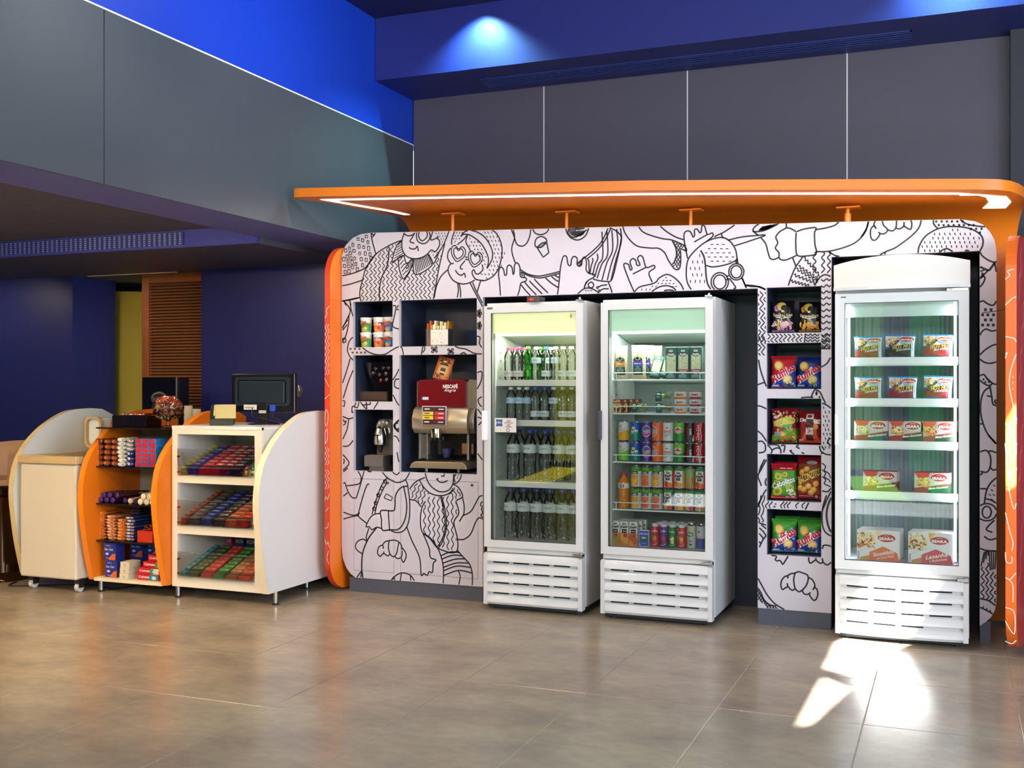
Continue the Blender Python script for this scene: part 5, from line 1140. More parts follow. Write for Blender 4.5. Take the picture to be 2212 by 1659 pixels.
# ------------------------------------------------------------------ boxes and small bottles on the cooler floor
def carton(name, w, d, h, col, art=None, bev=.0015, topcol=None, rough=.35):
    o = bpy.data.objects.new(name, None); COL.objects.link(o)
    b = MB().box(-w/2, -d/2, 0, w/2, d/2, h).build('box', M(col, rough, coat=.2), o, bev, seg=1)
    if topcol: box('top_flap', M(topcol, .4), -w/2+.001, -d/2+.001, h, w/2-.001, d/2-.001, h+.001, o)
    if art:
        a = Art(flatY(-d/2), lift=.0003); art(a, w, h); a.build('print', o)
    return o
def A_tetra(c1, c2):
    def f(a, w, h):
        a.rect(-w/2, 0, w/2, h*.52, c1); a.ell(-w*.2, h*.35, w*.28, h*.15, c2); a.ell(w*.2, h*.2, w*.3, h*.15, c2); a.ell(w*.1, h*.42, w*.2, h*.08, 'b8322a'); a.rect(-w*.3, h*.52, w*.3, h*.68, '1c1a1a'); a.rect(-w*.2, h*.58, w*.2, h*.61, 'd8d0c8')
        a.text('Su', -w*.05, h*.9, w*.45, h*.10, '14151a', rot=.2, shear=.2, bold=.04); a.text('fresh', 0, h*.78, w*.85, h*.12, '14151a', rot=.12, shear=.2, bold=.04)
    return f
Yb_ = YF+SY+.02
for i, (px, c1_, c2_) in enumerate(((1331.5, 'd98a2c', '8a8a2a'), (1350.5, 'e0822a', 'e8a04a'), (1370, 'e88a2c', 'c9502a'))):
    o = carton('juice_carton', .051, .04, .145, 'eceae4', A_tetra(c1_, c2_)); o.location = (X_(px, Yb_), Yb_, B1); tag(o, 'white juice carton with orange fruit, %s from the handle, cooler floor' % ORD[i], 'carton', 'juice cartons on the cooler floor')
    for k in (1, 2):
        tag(dup(o, (X_(px, Yb_)+.012*k, Yb_+.055*k, B1)), 'juice carton standing %s behind the %s front carton' % (('directly', 'two')[k-1], ORD[i]), 'carton', 'juice cartons on the cooler floor')
def A_coco(a, w, h):
    a.rect(-w/2+.003, .004, w/2-.003, h-.004, '2f57b8'); a.text('KERO-COCO', 0, h*.78, w*.82, h*.11, 'eef2fa', bold=.02); a.ell(0, h*.47, w*.26, h*.15, '2f6a2a'); a.ell(0, h*.54, w*.24, h*.06, 'cfd98a'); a.rect(-w*.2, h*.2, w*.2, h*.23, '9fb8e8'); a.ell(-w*.38, h*.14, .004, .004, 'e8ecf4')
o = carton('coconut_water_carton', .062, .045, .098, 'd8e0ee', A_coco); o.location = (X_(1393, Yb_), Yb_, B1); tag(o, 'short blue carton with a coconut picture on the cooler floor', 'carton')
def jug(col, cap, art):
    o = bpy.data.objects.new('yogurt_bottle', None); COL.objects.link(o)
    MB().lathe([(.021, 0), (.0255, .004), (.0255, .05), (.023, .062), (.0255, .08), (.025, .105), (.018, .120), (.017, .124)], 18).build('body', M(col, .3, coat=.3), o, smooth=True)
    MB().lathe([(.0195, 0), (.0195, .016), (.017, .019), (0, .019)], 16, (0, 0, .122)).build('cap', M(cap, .35), o, smooth=True)
    a = Art(cyl(.0258, 0), fine=.008, lift=.0003); art(a); a.build('print', o); return o
def A_yog(s, c): 
    def f(a):
        a.text(s[0], 0, .096, .040, .010, s[1], bold=.02); a.ell(.002, .055, .012, .014, c[0]); a.ell(-.006, .066, .008, .007, c[1]); a.ell(.004, .035, .010, .010, c[2]); a.line([(-.016, .018), (0, .014), (.016, .024)], .002, 'f0eae4')
    return f
for i, (px, col, cp, ar, nm) in enumerate(((1415.6, 'cc2a34', 'e6d6d4', A_yog(('vitamina', 'ecdfe8'), ('e8902c', '6a9a2c', 'd9402c')), 'red yogurt bottle with pale cap'), (1434.5, '5b3488', 'd8d2dc', A_yog(('corpus', 'e8dff0'), ('c9405a', '7a4aa0', 'b02a4a')), 'purple yogurt bottle with pale cap'), (1453, '1f7d33', 'd4dccf', A_yog(('soja', 'e8f0dc'), ('e0d2a0', '3f9a3f', 'e8c47a')), 'green yogurt bottle with pale cap'), (1473, 'cf2a30', 'e6e0dc', A_yog(('vitamina', 'ecdfe8'), ('e8a02c', '8aa82c', 'e0582c')), 'red yogurt bottle next to the silver cans'))):
    o = jug(col, cp, ar); o.location = (X_(px, Yb_+.005), Yb_+.005, B1); tag(o, nm+' on the cooler floor', 'bottle', 'yogurt bottles on the cooler floor')
    for k in (1, 2): tag(dup(o, (X_(px, Yb_)+.012*k, Yb_+.005+.06*k, B1)), '%s yogurt bottle %s behind the front one on the cooler floor' % ((('red', 'purple', 'green', 'scarlet')[i]), ('directly', 'two places')[k-1]), 'bottle', 'yogurt bottles on the cooler floor')
for px, cols, art, nm in ((1494, [(.75, 'b9bfae'), (1, 'c9bda0')], lambda a, h: (a.ell(-.004, h*.62, .02, .014, '3f8a4a'), a.text('Fit', -.004, h*.62, .026, .014, 'eef2e4', bold=.02), a.rect(-.012, h*.3, .010, h*.34, '5a6a5a'), a.ell(0, h*.16, .008, .006, '2c3a30')), 'pale green drink can'), (1514, [(.45, '35409a'), (1, 'c3c3c6')], lambda a, h: (a.ell(-.006, h*.75, .007, .007, '6a6f9a'), a.text('BULL', -.004, h*.48, .03, .012, 'b02a30', bold=.02)), 'silver and blue energy drink can')):
    o = can('drink_can', .027, .145, cols, art); o.location = (X_(px, Yb_+.01), Yb_+.01, B1); tag(o, nm+' on the floor of the can cooler', 'can', 'slim cans on the cooler floor')

# ------------------------------------------------------------------ sandwiches, salads and dessert cups
def bag(w, h, d, col, art, name='crisp_bag', crimp=.05, fine=.016, mat=None, seed=0):
    """pillow bag standing on its bottom seal"""
    rnd = random.Random(seed); o = bpy.data.objects.new(name, None); COL.objects.link(o)
    ph = [rnd.uniform(0, 6) for _ in range(6)]
    def f(u, v):
        if v < crimp or v > 1-crimp: return .03
        t = (v-crimp)/(1-2*crimp)
        e = max(0, 1-abs(u)**3)**.55*max(0, math.sin(math.pi*t))**.5
        return .03+.97*e*(1+.07*math.sin(u*7+ph[0]+3*t)*math.sin(t*9+ph[1])+.05*math.sin(t*17+u*5+ph[2]))
    def wd(v):
        t = abs(2*v-1); return 1-.07*(1-t**3)
    def fn(sgn):
        def g(x, z, e):
            v = min(1, max(0, z/h)); u = max(-1, min(1, x/(w/2)))
            return (x*wd(v), sgn*(d/2*f(u, v)+e), z)
        return g
    nx, ny = 12, 18; m = MB()
    for sgn in (-1, 1):
        q = fn(sgn); vs = [q(-w/2+w*i/nx, h*j/ny, 0) for j in range(ny+1) for i in range(nx+1)]
        m.add(vs, [(j*(nx+1)+i, j*(nx+1)+i+1, (j+1)*(nx+1)+i+1, (j+1)*(nx+1)+i) for j in range(ny) for i in range(nx)])
    m.build('bag', mat or M(col, .25, coat=.5), o, smooth=True)
    a = Art(fn(-1), fine=fine, lift=.0005); art(a, w, h); a.build('print', o)
    return o
def A_sand(band, w0=.062):
    def f(a, w, h):
        a.fleck(-w*.38, h*.08, w*.38, h*.75, ['e6c79a', 'f2e2c2', 'd8a868', 'c98a4a'], 26, .012)
        a.poly([(-w0/2, h*.14), (w0/2, h*.14), (w0/2*.96, h*.6), (w0*.3, h*.64), (0, h*.7), (-w0*.3, h*.64), (-w0/2*.96, h*.6)], '173a33'); a.rect(-w0/2, h*.37, w0/2, h*.54, band); a.ell(0, h*.62, .016, .013, 'dcd8c8'); a.ell(0, h*.62, .012, .009, '1c2c28')
        a.rect(-.022, h*.45, .022, h*.475, 'f0e6d8'); a.ell(0, h*.36, .014, .007, '2fa08c')
        for k in range(3): a.rect(-.022, h*(.30-.045*k), .022, h*(.315-.045*k), 'cfd8d2')
    return f
BREAD = M('dcc39a', .6, noise=.25, nscale=60)
for i, (px, w, h, band) in enumerate(((1342, .082, .205, 'e0862a'), (1380, .092, .208, '5a3fae'))):
    Y = YF+SY+.045+.0*i
    o = bag(w, h, .05, 'e9dcc4', A_sand(band), 'sandwich_pack', seed=i+3, mat=M('cfc0a0', .25, coat=.5, noise=.2, nscale=30)); o.location = (X_(px, Y), Y, S2[0]); tag(o, 'clear sandwich pack with %s label band on the top wire shelf' % ('an orange', 'a violet')[i], 'sandwich', 'wrapped sandwiches')
    for k in (1, 2):
        if i == 1: tag(dup(o, (X_(px, Y)+.030*k, Y+.075*k, S2[0])), 'wrapped sandwich %s behind the violet label sandwich' % ('directly', 'two places')[k-1], 'sandwich', 'wrapped sandwiches')
def A_wedge(band):
    def f(a, w, h):
        a.poly([(-w*.40, h*.24), (w*.40, h*.24), (w*.40, h*.74), (w*.25, h*.84), (-w*.25, h*.84), (-w*.40, h*.74)], 'e9e6cf')
        for k in range(5):
            x = -w*.32+k*w*.16; a.rect(x-.0025, h*.26, x+.0025, h*.74, ('b9c27a', 'cdbf8c', 'a8b878')[k % 3])
        a.fleck(-w*.3, h*.3, w*.3, h*.65, ['a9b86a', 'd8c89a', '8fa060'], 14, .006)
        if band: a.rect(-w*.46, h*.22, w*.46, h*.31, band); a.rect(-w*.3, h*.255, w*.3, h*.275, 'f0e4e8')
        a.ell(0, h*.78, w*.36, h*.075, '14201c'); a.text('Atelie', 0, h*.785, w*.6, h*.06, 'f2f0e6', bold=.03); a.line([(-w*.22, h*.745), (0, h*.735), (w*.22, h*.745)], .003, 'f2f0e6'); a.ell(0, h*.88, w*.18, h*.035, 'e8dcc0'); a.ell(0, h*.885, w*.07, h*.018, 'c0503a')
        a.ell(0, h*.185, w*.2, h*.035, '5ac0a8')
        for k in range(3): a.rect(-w*.36, h*(.13-.03*k), w*.30, h*(.14-.03*k), 'cfdcd4')
    return f
for i, (px, band) in enumerate(((1451.5, None), (1477.5, '9c2350'), (1505, '9c2350'))):
    Y = YF+SY+.03; o = carton('sandwich_box', .069, .045, .192, '12524a', A_wedge(band)); o.location = (X_(px, Y), Y, S2[0]); tag(o, 'upright dark green sandwich box, %s' % ('first, with plain pale window', 'second, with crimson band', 'third, beside the door hinge')[i], 'sandwich box', 'green sandwich boxes')
for i, px in enumerate((1414, 1437)):
    Y = YF+SY+.06; o = carton('leaning_sandwich_box', .062, .03, .135, '12524a', A_wedge(None)); o.location = (X_(px, Y), Y-.005, S2[0]+.014); o.rotation_euler = (math.radians(-24), math.radians(9), 0); tag(o, '%s small green sandwich box leaning back on the top wire shelf' % ORD[i], 'sandwich box', 'green sandwich boxes')
def A_choc(a, w, h):
    a.rect(-w/2+.002, h*.72, w/2-.002, h-.002, '8a2a1e'); a.text('Toddy', 0, h*.85, w*.8, h*.2, 'f0d8a0', rot=.1, bold=.04); a.rect(-w/2+.002, .004, w/2-.002, h*.7, 'd8b25a'); a.ell(.004, h*.32, w*.28, h*.26, '6a1a1c'); a.ell(.006, h*.44, w*.16, h*.08, 'efe2d0')
o = carton('chocolate_drink_carton', .065, .05, .082, '7a2a1e', A_choc); o.location = (X_(1334, YF+SY+.03), YF+SY+.03, S2[1]); tag(o, 'brown and yellow chocolate drink carton on the second wire shelf', 'carton')
for k in (1, 2, 3): tag(dup(o, (X_(1334, YF+SY+.03)+.022*k, YF+SY+.03+.055*k, S2[1])), 'chocolate drink carton, %s behind the front one' % ORD[k-1], 'carton', 'chocolate drink cartons')
def salad(seed):
    rnd = random.Random(seed); o = bpy.data.objects.new('salad_bowl', None); COL.objects.link(o)
    MB().lathe([(.036, 0), (.052, .038), (.056, .042), (.057, .044)], 20, cap=False).build('bowl', FILM, o, smooth=True)
    MB().lathe([(.057, .044), (.05, .05), (.046, .064), (.0, .066)], 20, cap=False).build('lid', FILM, o, smooth=True)
    m = MB()
    for k in range(120):
        a = rnd.random()*6.28; r = .047*math.sqrt(rnd.random()); z = .020+.034*rnd.random(); r *= .72+.28*z/.05; s = rnd.uniform(.009, .017); t = rnd.random()*6
        c = Vector((r*math.cos(a), r*math.sin(a), z)); e1 = Vector((math.cos(t), math.sin(t), rnd.uniform(-.6, .6)))*s; e2 = Vector((-math.sin(t), math.cos(t), rnd.uniform(-.6, .6)))*s
        m.add([c-e1, c-e2*.7+Vector((0, 0, .003)), c+e1, c+e2*.7], [(0, 1, 2, 3)], rnd.choice(['6fa32f', '8fc044', 'a9cf62', '4f8a28', 'e0702a', 'c9d98a']))
    m.build('leaves', None, o)['kind'] = 'stuff'
    a = Art(lambda u, v, e: ((.053+e)*math.sin(u/.05-.35), -(.053+e)*math.cos(u/.05-.35), v), fine=.01, lift=.0004)
    a.rect(-.022, .004, .02, .060, '14584c'); a.rect(-.014, .030, .012, .033, 'd8e4da'); a.rect(-.014, .024, .008, .026, '8fb8a8'); a.ell(0, .048, .012, .007, 'e6e4d4'); a.build('sleeve', o)
    return o
for i, (px, lv, nm) in enumerate(((1381, 0, 'beside the chocolate drinks'), (1434, 0, 'lower of two stacked'), (1433, 1, 'upper of two stacked'))):
    Y = YF+SY+.065; o = salad(i); o.location = (X_(px, Y), Y, S2[1]+lv*.0665); tag(o, 'clear salad bowl with green sleeve, '+nm, 'salad', 'salad bowls')
def cup(c):
    o = bpy.data.objects.new('dessert_cup', None); COL.objects.link(o)
    MB().lathe([(.032, 0), (.036, .008), (.042, .04)], 22).build('cup', M('e9e4de', .4), o, smooth=True)
    MB().lathe([(.044, .04), (.044, .043), (0, .044)], 22).build('lid', M(c, .3), o, smooth=True)
    a = Art(lambda u, v, e: ((.035+v*.17+e+.0006)*math.sin(u/.04), -(.035+v*.17+e+.0006)*math.cos(u/.04), v), fine=.01, lift=.0003)
    a.rect(-.04, .001, .04, .010, c); a.text('danio', 0, .024, .044, .016, '3a2a22' if c != 'a8203e' else '7a1830', bold=.03); a.ell(.004, .023, .005, .005, c); a.build('print', o)
    return o
c1_, c2_ = cup('e07c22'), cup('a8203e')
for k in range(3):
    for j, (px, pr, nm) in enumerate(((1471, c1_, 'orange'), (1503.5, c2_, 'crimson'))):
        Y = YF+SY+.05; place(pr, (X_(px, Y), Y, S2[1]+k*.0445), 'white dessert cup with %s trim, %s of its stack' % (nm, ('bottom', 'middle', 'top')[k]), 'dessert cup', 'stacked dessert cups')

# ------------------------------------------------------------------ frozen meals
def seara(a, cx, cy, w, h):
    a.ell(cx, cy, w/2+.003, h/2+.003, 'efe4e0'); a.ell(cx, cy, w/2, h/2, 'b8242c'); a.text('SEARA', cx, cy-h*.08, w*.84, h*.36, 'f6eeea', bold=.04)
    for k in range(5): t = math.pi*(.3+.1*k); a.line([(cx+w*.16*math.cos(t), cy+h*.16+h*.08*math.sin(t)), (cx+w*.24*math.cos(t), cy+h*.16+h*.22*math.sin(t))], .0022, 'f0c84a')
class Shift:
    """draws on another print, moved up"""
    def __init__(s, a, dv): s.a = a; s.dv = dv
    def poly(s, pts, col): return s.a.poly([(p[0], p[1]+s.dv) for p in pts], col)
    def rect(s, u0, v0, u1, v1, col): return s.a.rect(u0, v0+s.dv, u1, v1+s.dv, col)
    def ell(s, cx, cy, rx, ry, col, rot=0, n=20): return s.a.ell(cx, cy+s.dv, rx, ry, col, rot, n)
    def text(s, t, cx, cy, *k, **kw): return s.a.text(t, cx, cy+s.dv, *k, **kw)
    def line(s, pts, w, col, closed=False): return s.a.line([(p[0], p[1]+s.dv) for p in pts], w, col, closed)
    def fleck(s, u0, v0, u1, v1, c, n, z): return s.a.fleck(u0, v0+s.dv, u1, v1+s.dv, c, n, z)
def A_hot(sub, box_):
    def f(a, w, H):
        h = H*.70; a = Shift(a, H*.27)
        a.poly([(-w*.485, h*.96), (-w*.485, h*.4), (w*.485, h*.55), (w*.485, h*.96)], 'e6e6e6'); a.poly([(-w*.15, h*.97), (w*.1, h*.45), (w*.485, h*.5), (w*.485, h*.6), (w*.1, h*.97)], '9cc6e6')
        a.ell(-w*.26, h*.68, w*.22, h*.26, 'd9ab78', rot=.3); a.ell(-w*.27, h*.8, w*.18, h*.14, 'e9cfa6', rot=.3); a.ell(-w*.2, h*.58, w*.2, h*.1, '7a3a24', rot=.5); a.line([(-w*.36, h*.5), (-w*.22, h*.6), (-w*.1, h*.72)], .006, '8aa83a'); a.line([(-w*.3, h*.7), (-w*.2, h*.56)], .005, 'f0e0c0'); a.fleck(-w*.42, h*.5, -w*.1, h*.9, ['c98a52', 'efdcb8', 'b0542c', 'f2e8cc'], 16, .008)
        a.poly([(-w*.485, -h*.1), (w*.36, -h*.1), (w*.36, h*.56), (-w*.2, h*.42), (-w*.485, h*.28)], box_); a.rect(w*.38, -h*.1, w*.485, h*.6, 'e6e6e6')
        for k in range(5): a.rect(w*.40, h*(.2+.08*k), w*.44, h*(.23+.08*k), '5a4a4a')
        a.text('HOT HIT', w*.07, h*.40, w*.64, h*.22, '3a2c10', rot=.16, shear=.3, bold=.05); a.text('HOT HIT', w*.065, h*.405, w*.64, h*.22, 'e0d94a', rot=.16, shear=.3, bold=.02); a.text(sub, w*.12, h*.24, w*.485, h*.10, 'f0e8e4', rot=.14, bold=.02)
        seara(a, w*.22, h*.78, w*.485, h*.26)
    return f
def A_gour(food, tag_):
    def f(a, w, H):
        h = H*.735; a = Shift(a, H*.26)
        a.rect(-w/2, -h*.3, w/2, h, 'c9bdb6'); a.poly([(-w/2, h), (-w*.34, h*.6), (-w*.1, h*.8), (-w*.05, h)], 'd0482c'); a.poly([(-w/2, -h*.3), (w/2, -h*.3), (w/2, h*.48), (-w*.1, h*.30), (-w/2, h*.20)], '8e2a1c'); a.poly([(-w*.1, -h*.3), (w/2, -h*.3), (w/2, h*.40), (-w*.1, h*.20)], tag_)
        a.ell(-w*.24, h*.5, w*.2, h*.24, food[0], rot=-.3); a.ell(-w*.25, h*.58, w*.16, h*.14, food[1], rot=-.3); a.fleck(-w*.42, h*.3, -w*.06, h*.72, food, 26, .008)
        a.text('Menu Gourmet', w*.18, h*.25, w*.56, h*.12, 'f2ece6', rot=.14, shear=.3, bold=.02); a.line([(-w*.05, h*.19), (w*.42, h*.26)], .002, 'e8e0d8'); seara(a, w*.2, h*.76, w*.46, h*.40)
    return f
def A_big(t1, t2, food, warm):
    def f(a, w, h):
        a.rect(-w/2, 0, w/2, h, 'e4dedb'); a.poly([(-w/2, 0), (-w*.1, 0), (w*.2, h*.34), (-w*.4, h*.1)], 'c98a4a'); a.poly([(-w*.05, h), (w*.12, h), (-w*.02, h*.72)], warm); a.ell(-w*.27, h*.68, w*.22, h*.26, food[0], rot=-.1); a.fleck(-w*.48, h*.78, -w*.1, h*.96, food[1:3], 22, .010); a.fleck(-w*.48, h*.42, -w*.08, h*.74, food[3:], 40, .010)
        a.poly([(-w*.5, h*.26), (w*.05, h*.5), (w*.05, h*.52), (-w*.5, h*.32)], 'cdd4da'); a.poly([(-w*.2, 0), (w*.5, 0), (w*.45, h*.28), (w*.12, h*.48), (-w*.2, h*.28)], 'd96a3a' if warm == 'e6c9a0' else 'c9404a'); a.text(t1, w*.13, h*.26, w*.5, h*.13, 'f8efe8', rot=.2, shear=.35, bold=.01); a.text(t2, w*.17, h*.13, w*.4, h*.08, 'f8efe8', rot=.2, shear=.35); seara(a, w*.2, h*.76, w*.42, h*.26)
        a.rect(-w*.49, .004, -w*.42, h*.34, 'ece6e4')
        for k in range(5): a.rect(-w*.475, h*(.05+.055*k), -w*.435, h*(.08+.055*k), '6a5a9a')
    return f
Y3 = YF3+.10
hot = [(S3[0], [(1876, .155, .150, 'X-BURGUER', '8c1f24'), (1943, .165, .153, 'X-PICANHA', '2e2c1c'), (2024, .165, .150, 'MEGA BURGUER', 'a8262a')], 'top'), (S3[1], [(1876, .150, .150, 'X-BURGUER', '8c1f24'), (1949, .155, .150, 'X-BURGUER', '8c1f24'), (2024, .155, .150, 'X-BURGUER', '8c1f24')], 'second')]
for z, lst, nm in hot:
    for i, (px, w, h, sub, bx_) in enumerate(lst):
        Y = Y3+.035; o = bag(w, h, .05, '3a86c4', A_hot(sub, bx_), 'frozen_burger_pack', seed=i+len(nm), crimp=.04, fine=.02); o.location = (X_(px, Y), Y, z+.003+(.0, .003, .005)[i]); o.rotation_euler = (math.radians(-6), math.radians((-1, 1.5, 3)[i]), 0)
        tag(o, 'blue frozen burger pack, %s from the handle on the %s freezer shelf' % (ORD[i], nm), 'frozen meal', 'frozen burger packs')
food1 = ['d9a860', 'efe2a8', 'c0502c', 'e6c070', 'b84a24']; food2 = ['c9b070', 'dfe0a0', '9aa84a', 'e6dca0', 'c98a5a']; food3 = ['d8843a', 'e8b060', '8a3a1c', 'f0d29a', 'a84a20']
for z, lst, nm, nb in ((S3[2], [(1882, food2, '1d4a5a'), (1957, food1, '2e2a1c'), (2027.5, food3, '1c3a24')], 'third', 3), (S3[3], [(1901, food1, '5a2418'), (2013, food3, '1c3a2c')], 'fourth', 3)):
    for i, (px, fd, tg) in enumerate(lst):
        w = .178; h = .142; Y = Y3+.022
        o = carton('frozen_meal_box', w, .028, h, 'a82a20', A_gour(fd, tg)); o.location = (X_(px, Y), Y, z+.001); tag(o, 'red frozen gourmet meal box, %s front box on the %s freezer shelf' % (ORD[i], nm), 'frozen meal', 'frozen gourmet boxes')
        for k in range(1, nb): tag(dup(o, (X_(px, Y)+.005*k, Y+.031*k, z+.001+.0)), 'frozen gourmet box, %s behind the %s front box of the %s freezer shelf' % (ORD[k-1], ORD[i], nm), 'frozen meal', 'frozen gourmet boxes')
for i, (px, w, t1, t2, fd, wm) in enumerate(((1897, .222, 'Escondidinho', 'de Carne Moída', ['e9cfa0', 'f0e2c0', 'd8a068', 'c0502c', 'd9703a'], 'e6c9a0'), (2010, .226, 'Lasanha', 'à Bolonhesa', ['ead2a2', 'f2e8c8', 'd8b878', 'a83a2c', 'e6cfa0'], 'e8b04a'))):
    Y = Y3-.01; h = .165
    o = carton('frozen_lasagne_box', w, .030, h, 'dcd2cc', A_big(t1, t2, fd, wm)); o.location = (X_(px, Y), Y, .431); tag(o, 'large white frozen %s box at the front of the freezer floor' % ('mashed pie', 'lasagne')[i], 'frozen meal', 'large frozen boxes')
    for k in range(1, 5): tag(dup(o, (X_(px, Y)+.004*k, Y+.034*k, .431)), 'large frozen %s box, %s behind the front one' % (('mashed pie', 'lasagne')[i], ORD[k-1]), 'frozen meal', 'large frozen boxes')

# ------------------------------------------------------------------ crisps in the tall niches
def nz(i): return NR[i][2]
def A_sens(acc, food):
    def f(a, w, h):
        a.ell(-w*.05, h*.80, w*.20, h*.14, 'd8bd55', rot=.5); a.ell(.06*w, h*.74, w*.14, h*.10, '141214', rot=.5)
        for k in range(3): a.line(smooth_line([(-w*.18-.01*k, h*.90-k*.01), (-w*.30-.004*k, h*.76), (-w*.22-.006*k, h*.64)], n=4), .007, acc)
        a.ell(0, h*.64, w*.06, h*.035, 'e0c96a'); a.text('Sensações', 0, h*.53, w*.86, h*.12, 'e8d98a', bold=.0, arch=-.006); a.line([(-w*.32, h*.46), (0, h*.42), (w*.36, h*.46)], .004, 'e8d8c8'); a.fleck(-w*.42, h*.08, w*.42, h*.3, food, 34, .014); a.ell(w*.05, h*.22, w*.18, h*.09, food[0]); a.line([(-w*.2, h*.12), (-w*.18, h*.38)], .010, 'c9b03a'); a.rect(-w*.46, h*.03, w*.46, h*.07, acc)
    return f
def A_ruff(top, chip):
    def f(a, w, h):
        a.poly([(-w/2, h*.55), (w/2, h*.86), (w/2, h*.97), (-w/2, h*.97)], top); a.poly([(-w/2, .0), (w/2, .0), (w/2, h*.80), (w*.1, h*.5), (-w/2, h*.12)], '1b3f9e')
        a.ell(-w*.20, h*.68, w*.18, h*.16, chip, rot=.4); a.ell(-w*.22, h*.69, w*.13, h*.11, 'efd27a', rot=.4); a.ell(w*.16, h*.24, w*.2, h*.13, chip, rot=.5); a.ell(w*.15, h*.25, w*.15, h*.08, 'efd88a', rot=.5); a.fleck(w*.05, h*.4, w*.42, h*.65, ['e8eef8', '6f9ae0', '3f6ad0'], 14, .008); a.fleck(0, h*.05, w*.42, h*.16, ['4aa84a', 'e8e8d8', '6a4ac0'], 14, .010)
        for dx, dy, c, bo in ((.003, -.003, 'f4eff0', .09), (0, 0, 'c41f30', .04)): a.text('Ruffles', -w*.03+dx, h*.45+dy, w*1.1, h*.27, c, rot=.55, shear=.1, bold=bo)
        a.rect(-w*.45, h*.04, -w*.18, h*.085, 'e4e8f0')
    return f
def A_fand(a, w, h):
    a.poly([(-w/2, 0), (w/2, 0), (w/2, h*.42), (0, h*.36), (-w/2, h*.2)], '5aa82c'); a.ell(.02*w, h*.6, w*.46, h*.14, 'c9c23a', rot=.2); a.fleck(-w*.45, h*.72, w*.45, h*.92, ['e8cf6a', 'f2e0a0'], 16, .012); a.text('FANDANGOS', 0, h*.6, w*.88, h*.17, '6a2a10', rot=.2, bold=.06); a.text('FANDANGOS', 0, h*.6, w*.88, h*.17, 'f0e27a', rot=.2, bold=.02)
    a.ell(-w*.34, h*.74, w*.1, h*.05, 'e8c0cc'); a.poly([(-w*.1, h*.5), (w*.4, h*.55), (w*.1, h*.4)], '4fae2c'); a.fleck(-w*.3, h*.06, w*.45, h*.38, ['e8a03a', 'd9402c', 'f0e4b8', '8fc04a', 'e07a2a'], 34, .013); a.rect(-w*.4, h*.18, -w*.12, h*.3, '8a8a8a')
def A_dor(a, w, h):
    a.poly([(-w/2, 0), (w*.1, h*.5), (w/2, 0)], 'd8481c'); a.ell(w*.25, h*.5, w*.13, h*.09, 'd8982a'); a.poly([(-w*.4, h*.05), (-w*.1, h*.45), (w*.05, h*.05)], 'e0582c'); a.text('Doritos', 0, h*.72, w*.92, h*.13, 'f0e8e4', bold=.06); a.rect(-w*.15, h*.05, w*.17, h*.95, '4a1420'); a.rect(-w*.15, h*.75, w*.17, h*.93, 'e8ded4'); a.rect(-w*.15, h*.25, w*.17, h*.47, 'e0d2c4'); a.ell(0, h*.84, w*.1, h*.05, 'a02a2c'); a.fleck(-w*.12, h*.27, w*.14, h*.45, ['7a2a20', 'c9a080'], 12, .008); a.rect(-w*.46, h*.05, -w*.26, h*.1, 'e0c8b8'); a.rect(w*.2, h*.6, w*.46, h*.66, 'e8d0c0')
def A_ceb(a, w, h):
    a.rect(-w/2, h*.06, w/2, h*.80, '4f9f2c'); a.fleck(-w*.45, h*.1, w*.45, h*.78, ['6fba3a', '3f8a24', '8fcc4a'], 30, .02); a.text('elma chips', w*.1, h*.86, w*.5, h*.05, 'f0e8e4', bold=.02)
    for x, y, r in ((-.22, .62, .15), (-.25, .2, .2), (.3, .3, .12), (.05, .68, .12), (-.32, .45, .1)): a.ell(w*x, h*y, w*r, h*r*.62, 'd8b23a', rot=.4); a.ell(w*x, h*y, w*r*.5, h*r*.3, '4f9f2c', rot=.4)
    a.text('Cebolitos', .0, h*.45, w*.96, h*.17, '1c4a18', rot=.35, bold=.09); a.text('Cebolitos', 0, h*.45, w*.96, h*.17, 'f4f2ea', rot=.35, bold=.03); a.fleck(w*.1, h*.1, w*.45, h*.25, ['f0e8d0', 'e8dcb0'], 12, .012); a.rect(-w/2, .0, w/2, h*.07, 'c02028'); a.rect(w*.08, h*.035, w*.44, h*.065, 'e8e0dc')
def A_bac(a, w, h):
    a.rect(-w/2, h*.12, w/2, h*.82, '8a3a1c')
    for x, y in ((-.3, .62), (-.1, .7), (-.35, .4), (-.2, .22), (.0, .3), (.2, .22), (.3, .36), (-.36, .26), (.1, .15)): a.ell(w*x, h*y, w*.13, h*.065, 'e0a03a', rot=random.random()*2); a.ell(w*x, h*y+.004, w*.08, h*.03, 'f0c060', rot=random.random())
    a.text('BACONZITOS', .04*w, h*.54, w*.98, h*.18, '4a1a10', rot=.42, bold=.06); a.text('BACONZITOS', .04*w, h*.54, w*.98, h*.18, 'e8cf4a', rot=.42, bold=.02); a.ell(w*.12, h*.85, w*.22, h*.05, '9a8a8a'); a.text('elma chips', w*.12, h*.85, w*.36, h*.045, 'f0e8e4'); a.rect(-w*.4, h*.05, w*.2, h*.08, 'e0908a'); a.ell(w*.3, h*.06, w*.06, h*.03, 'a8c89a')
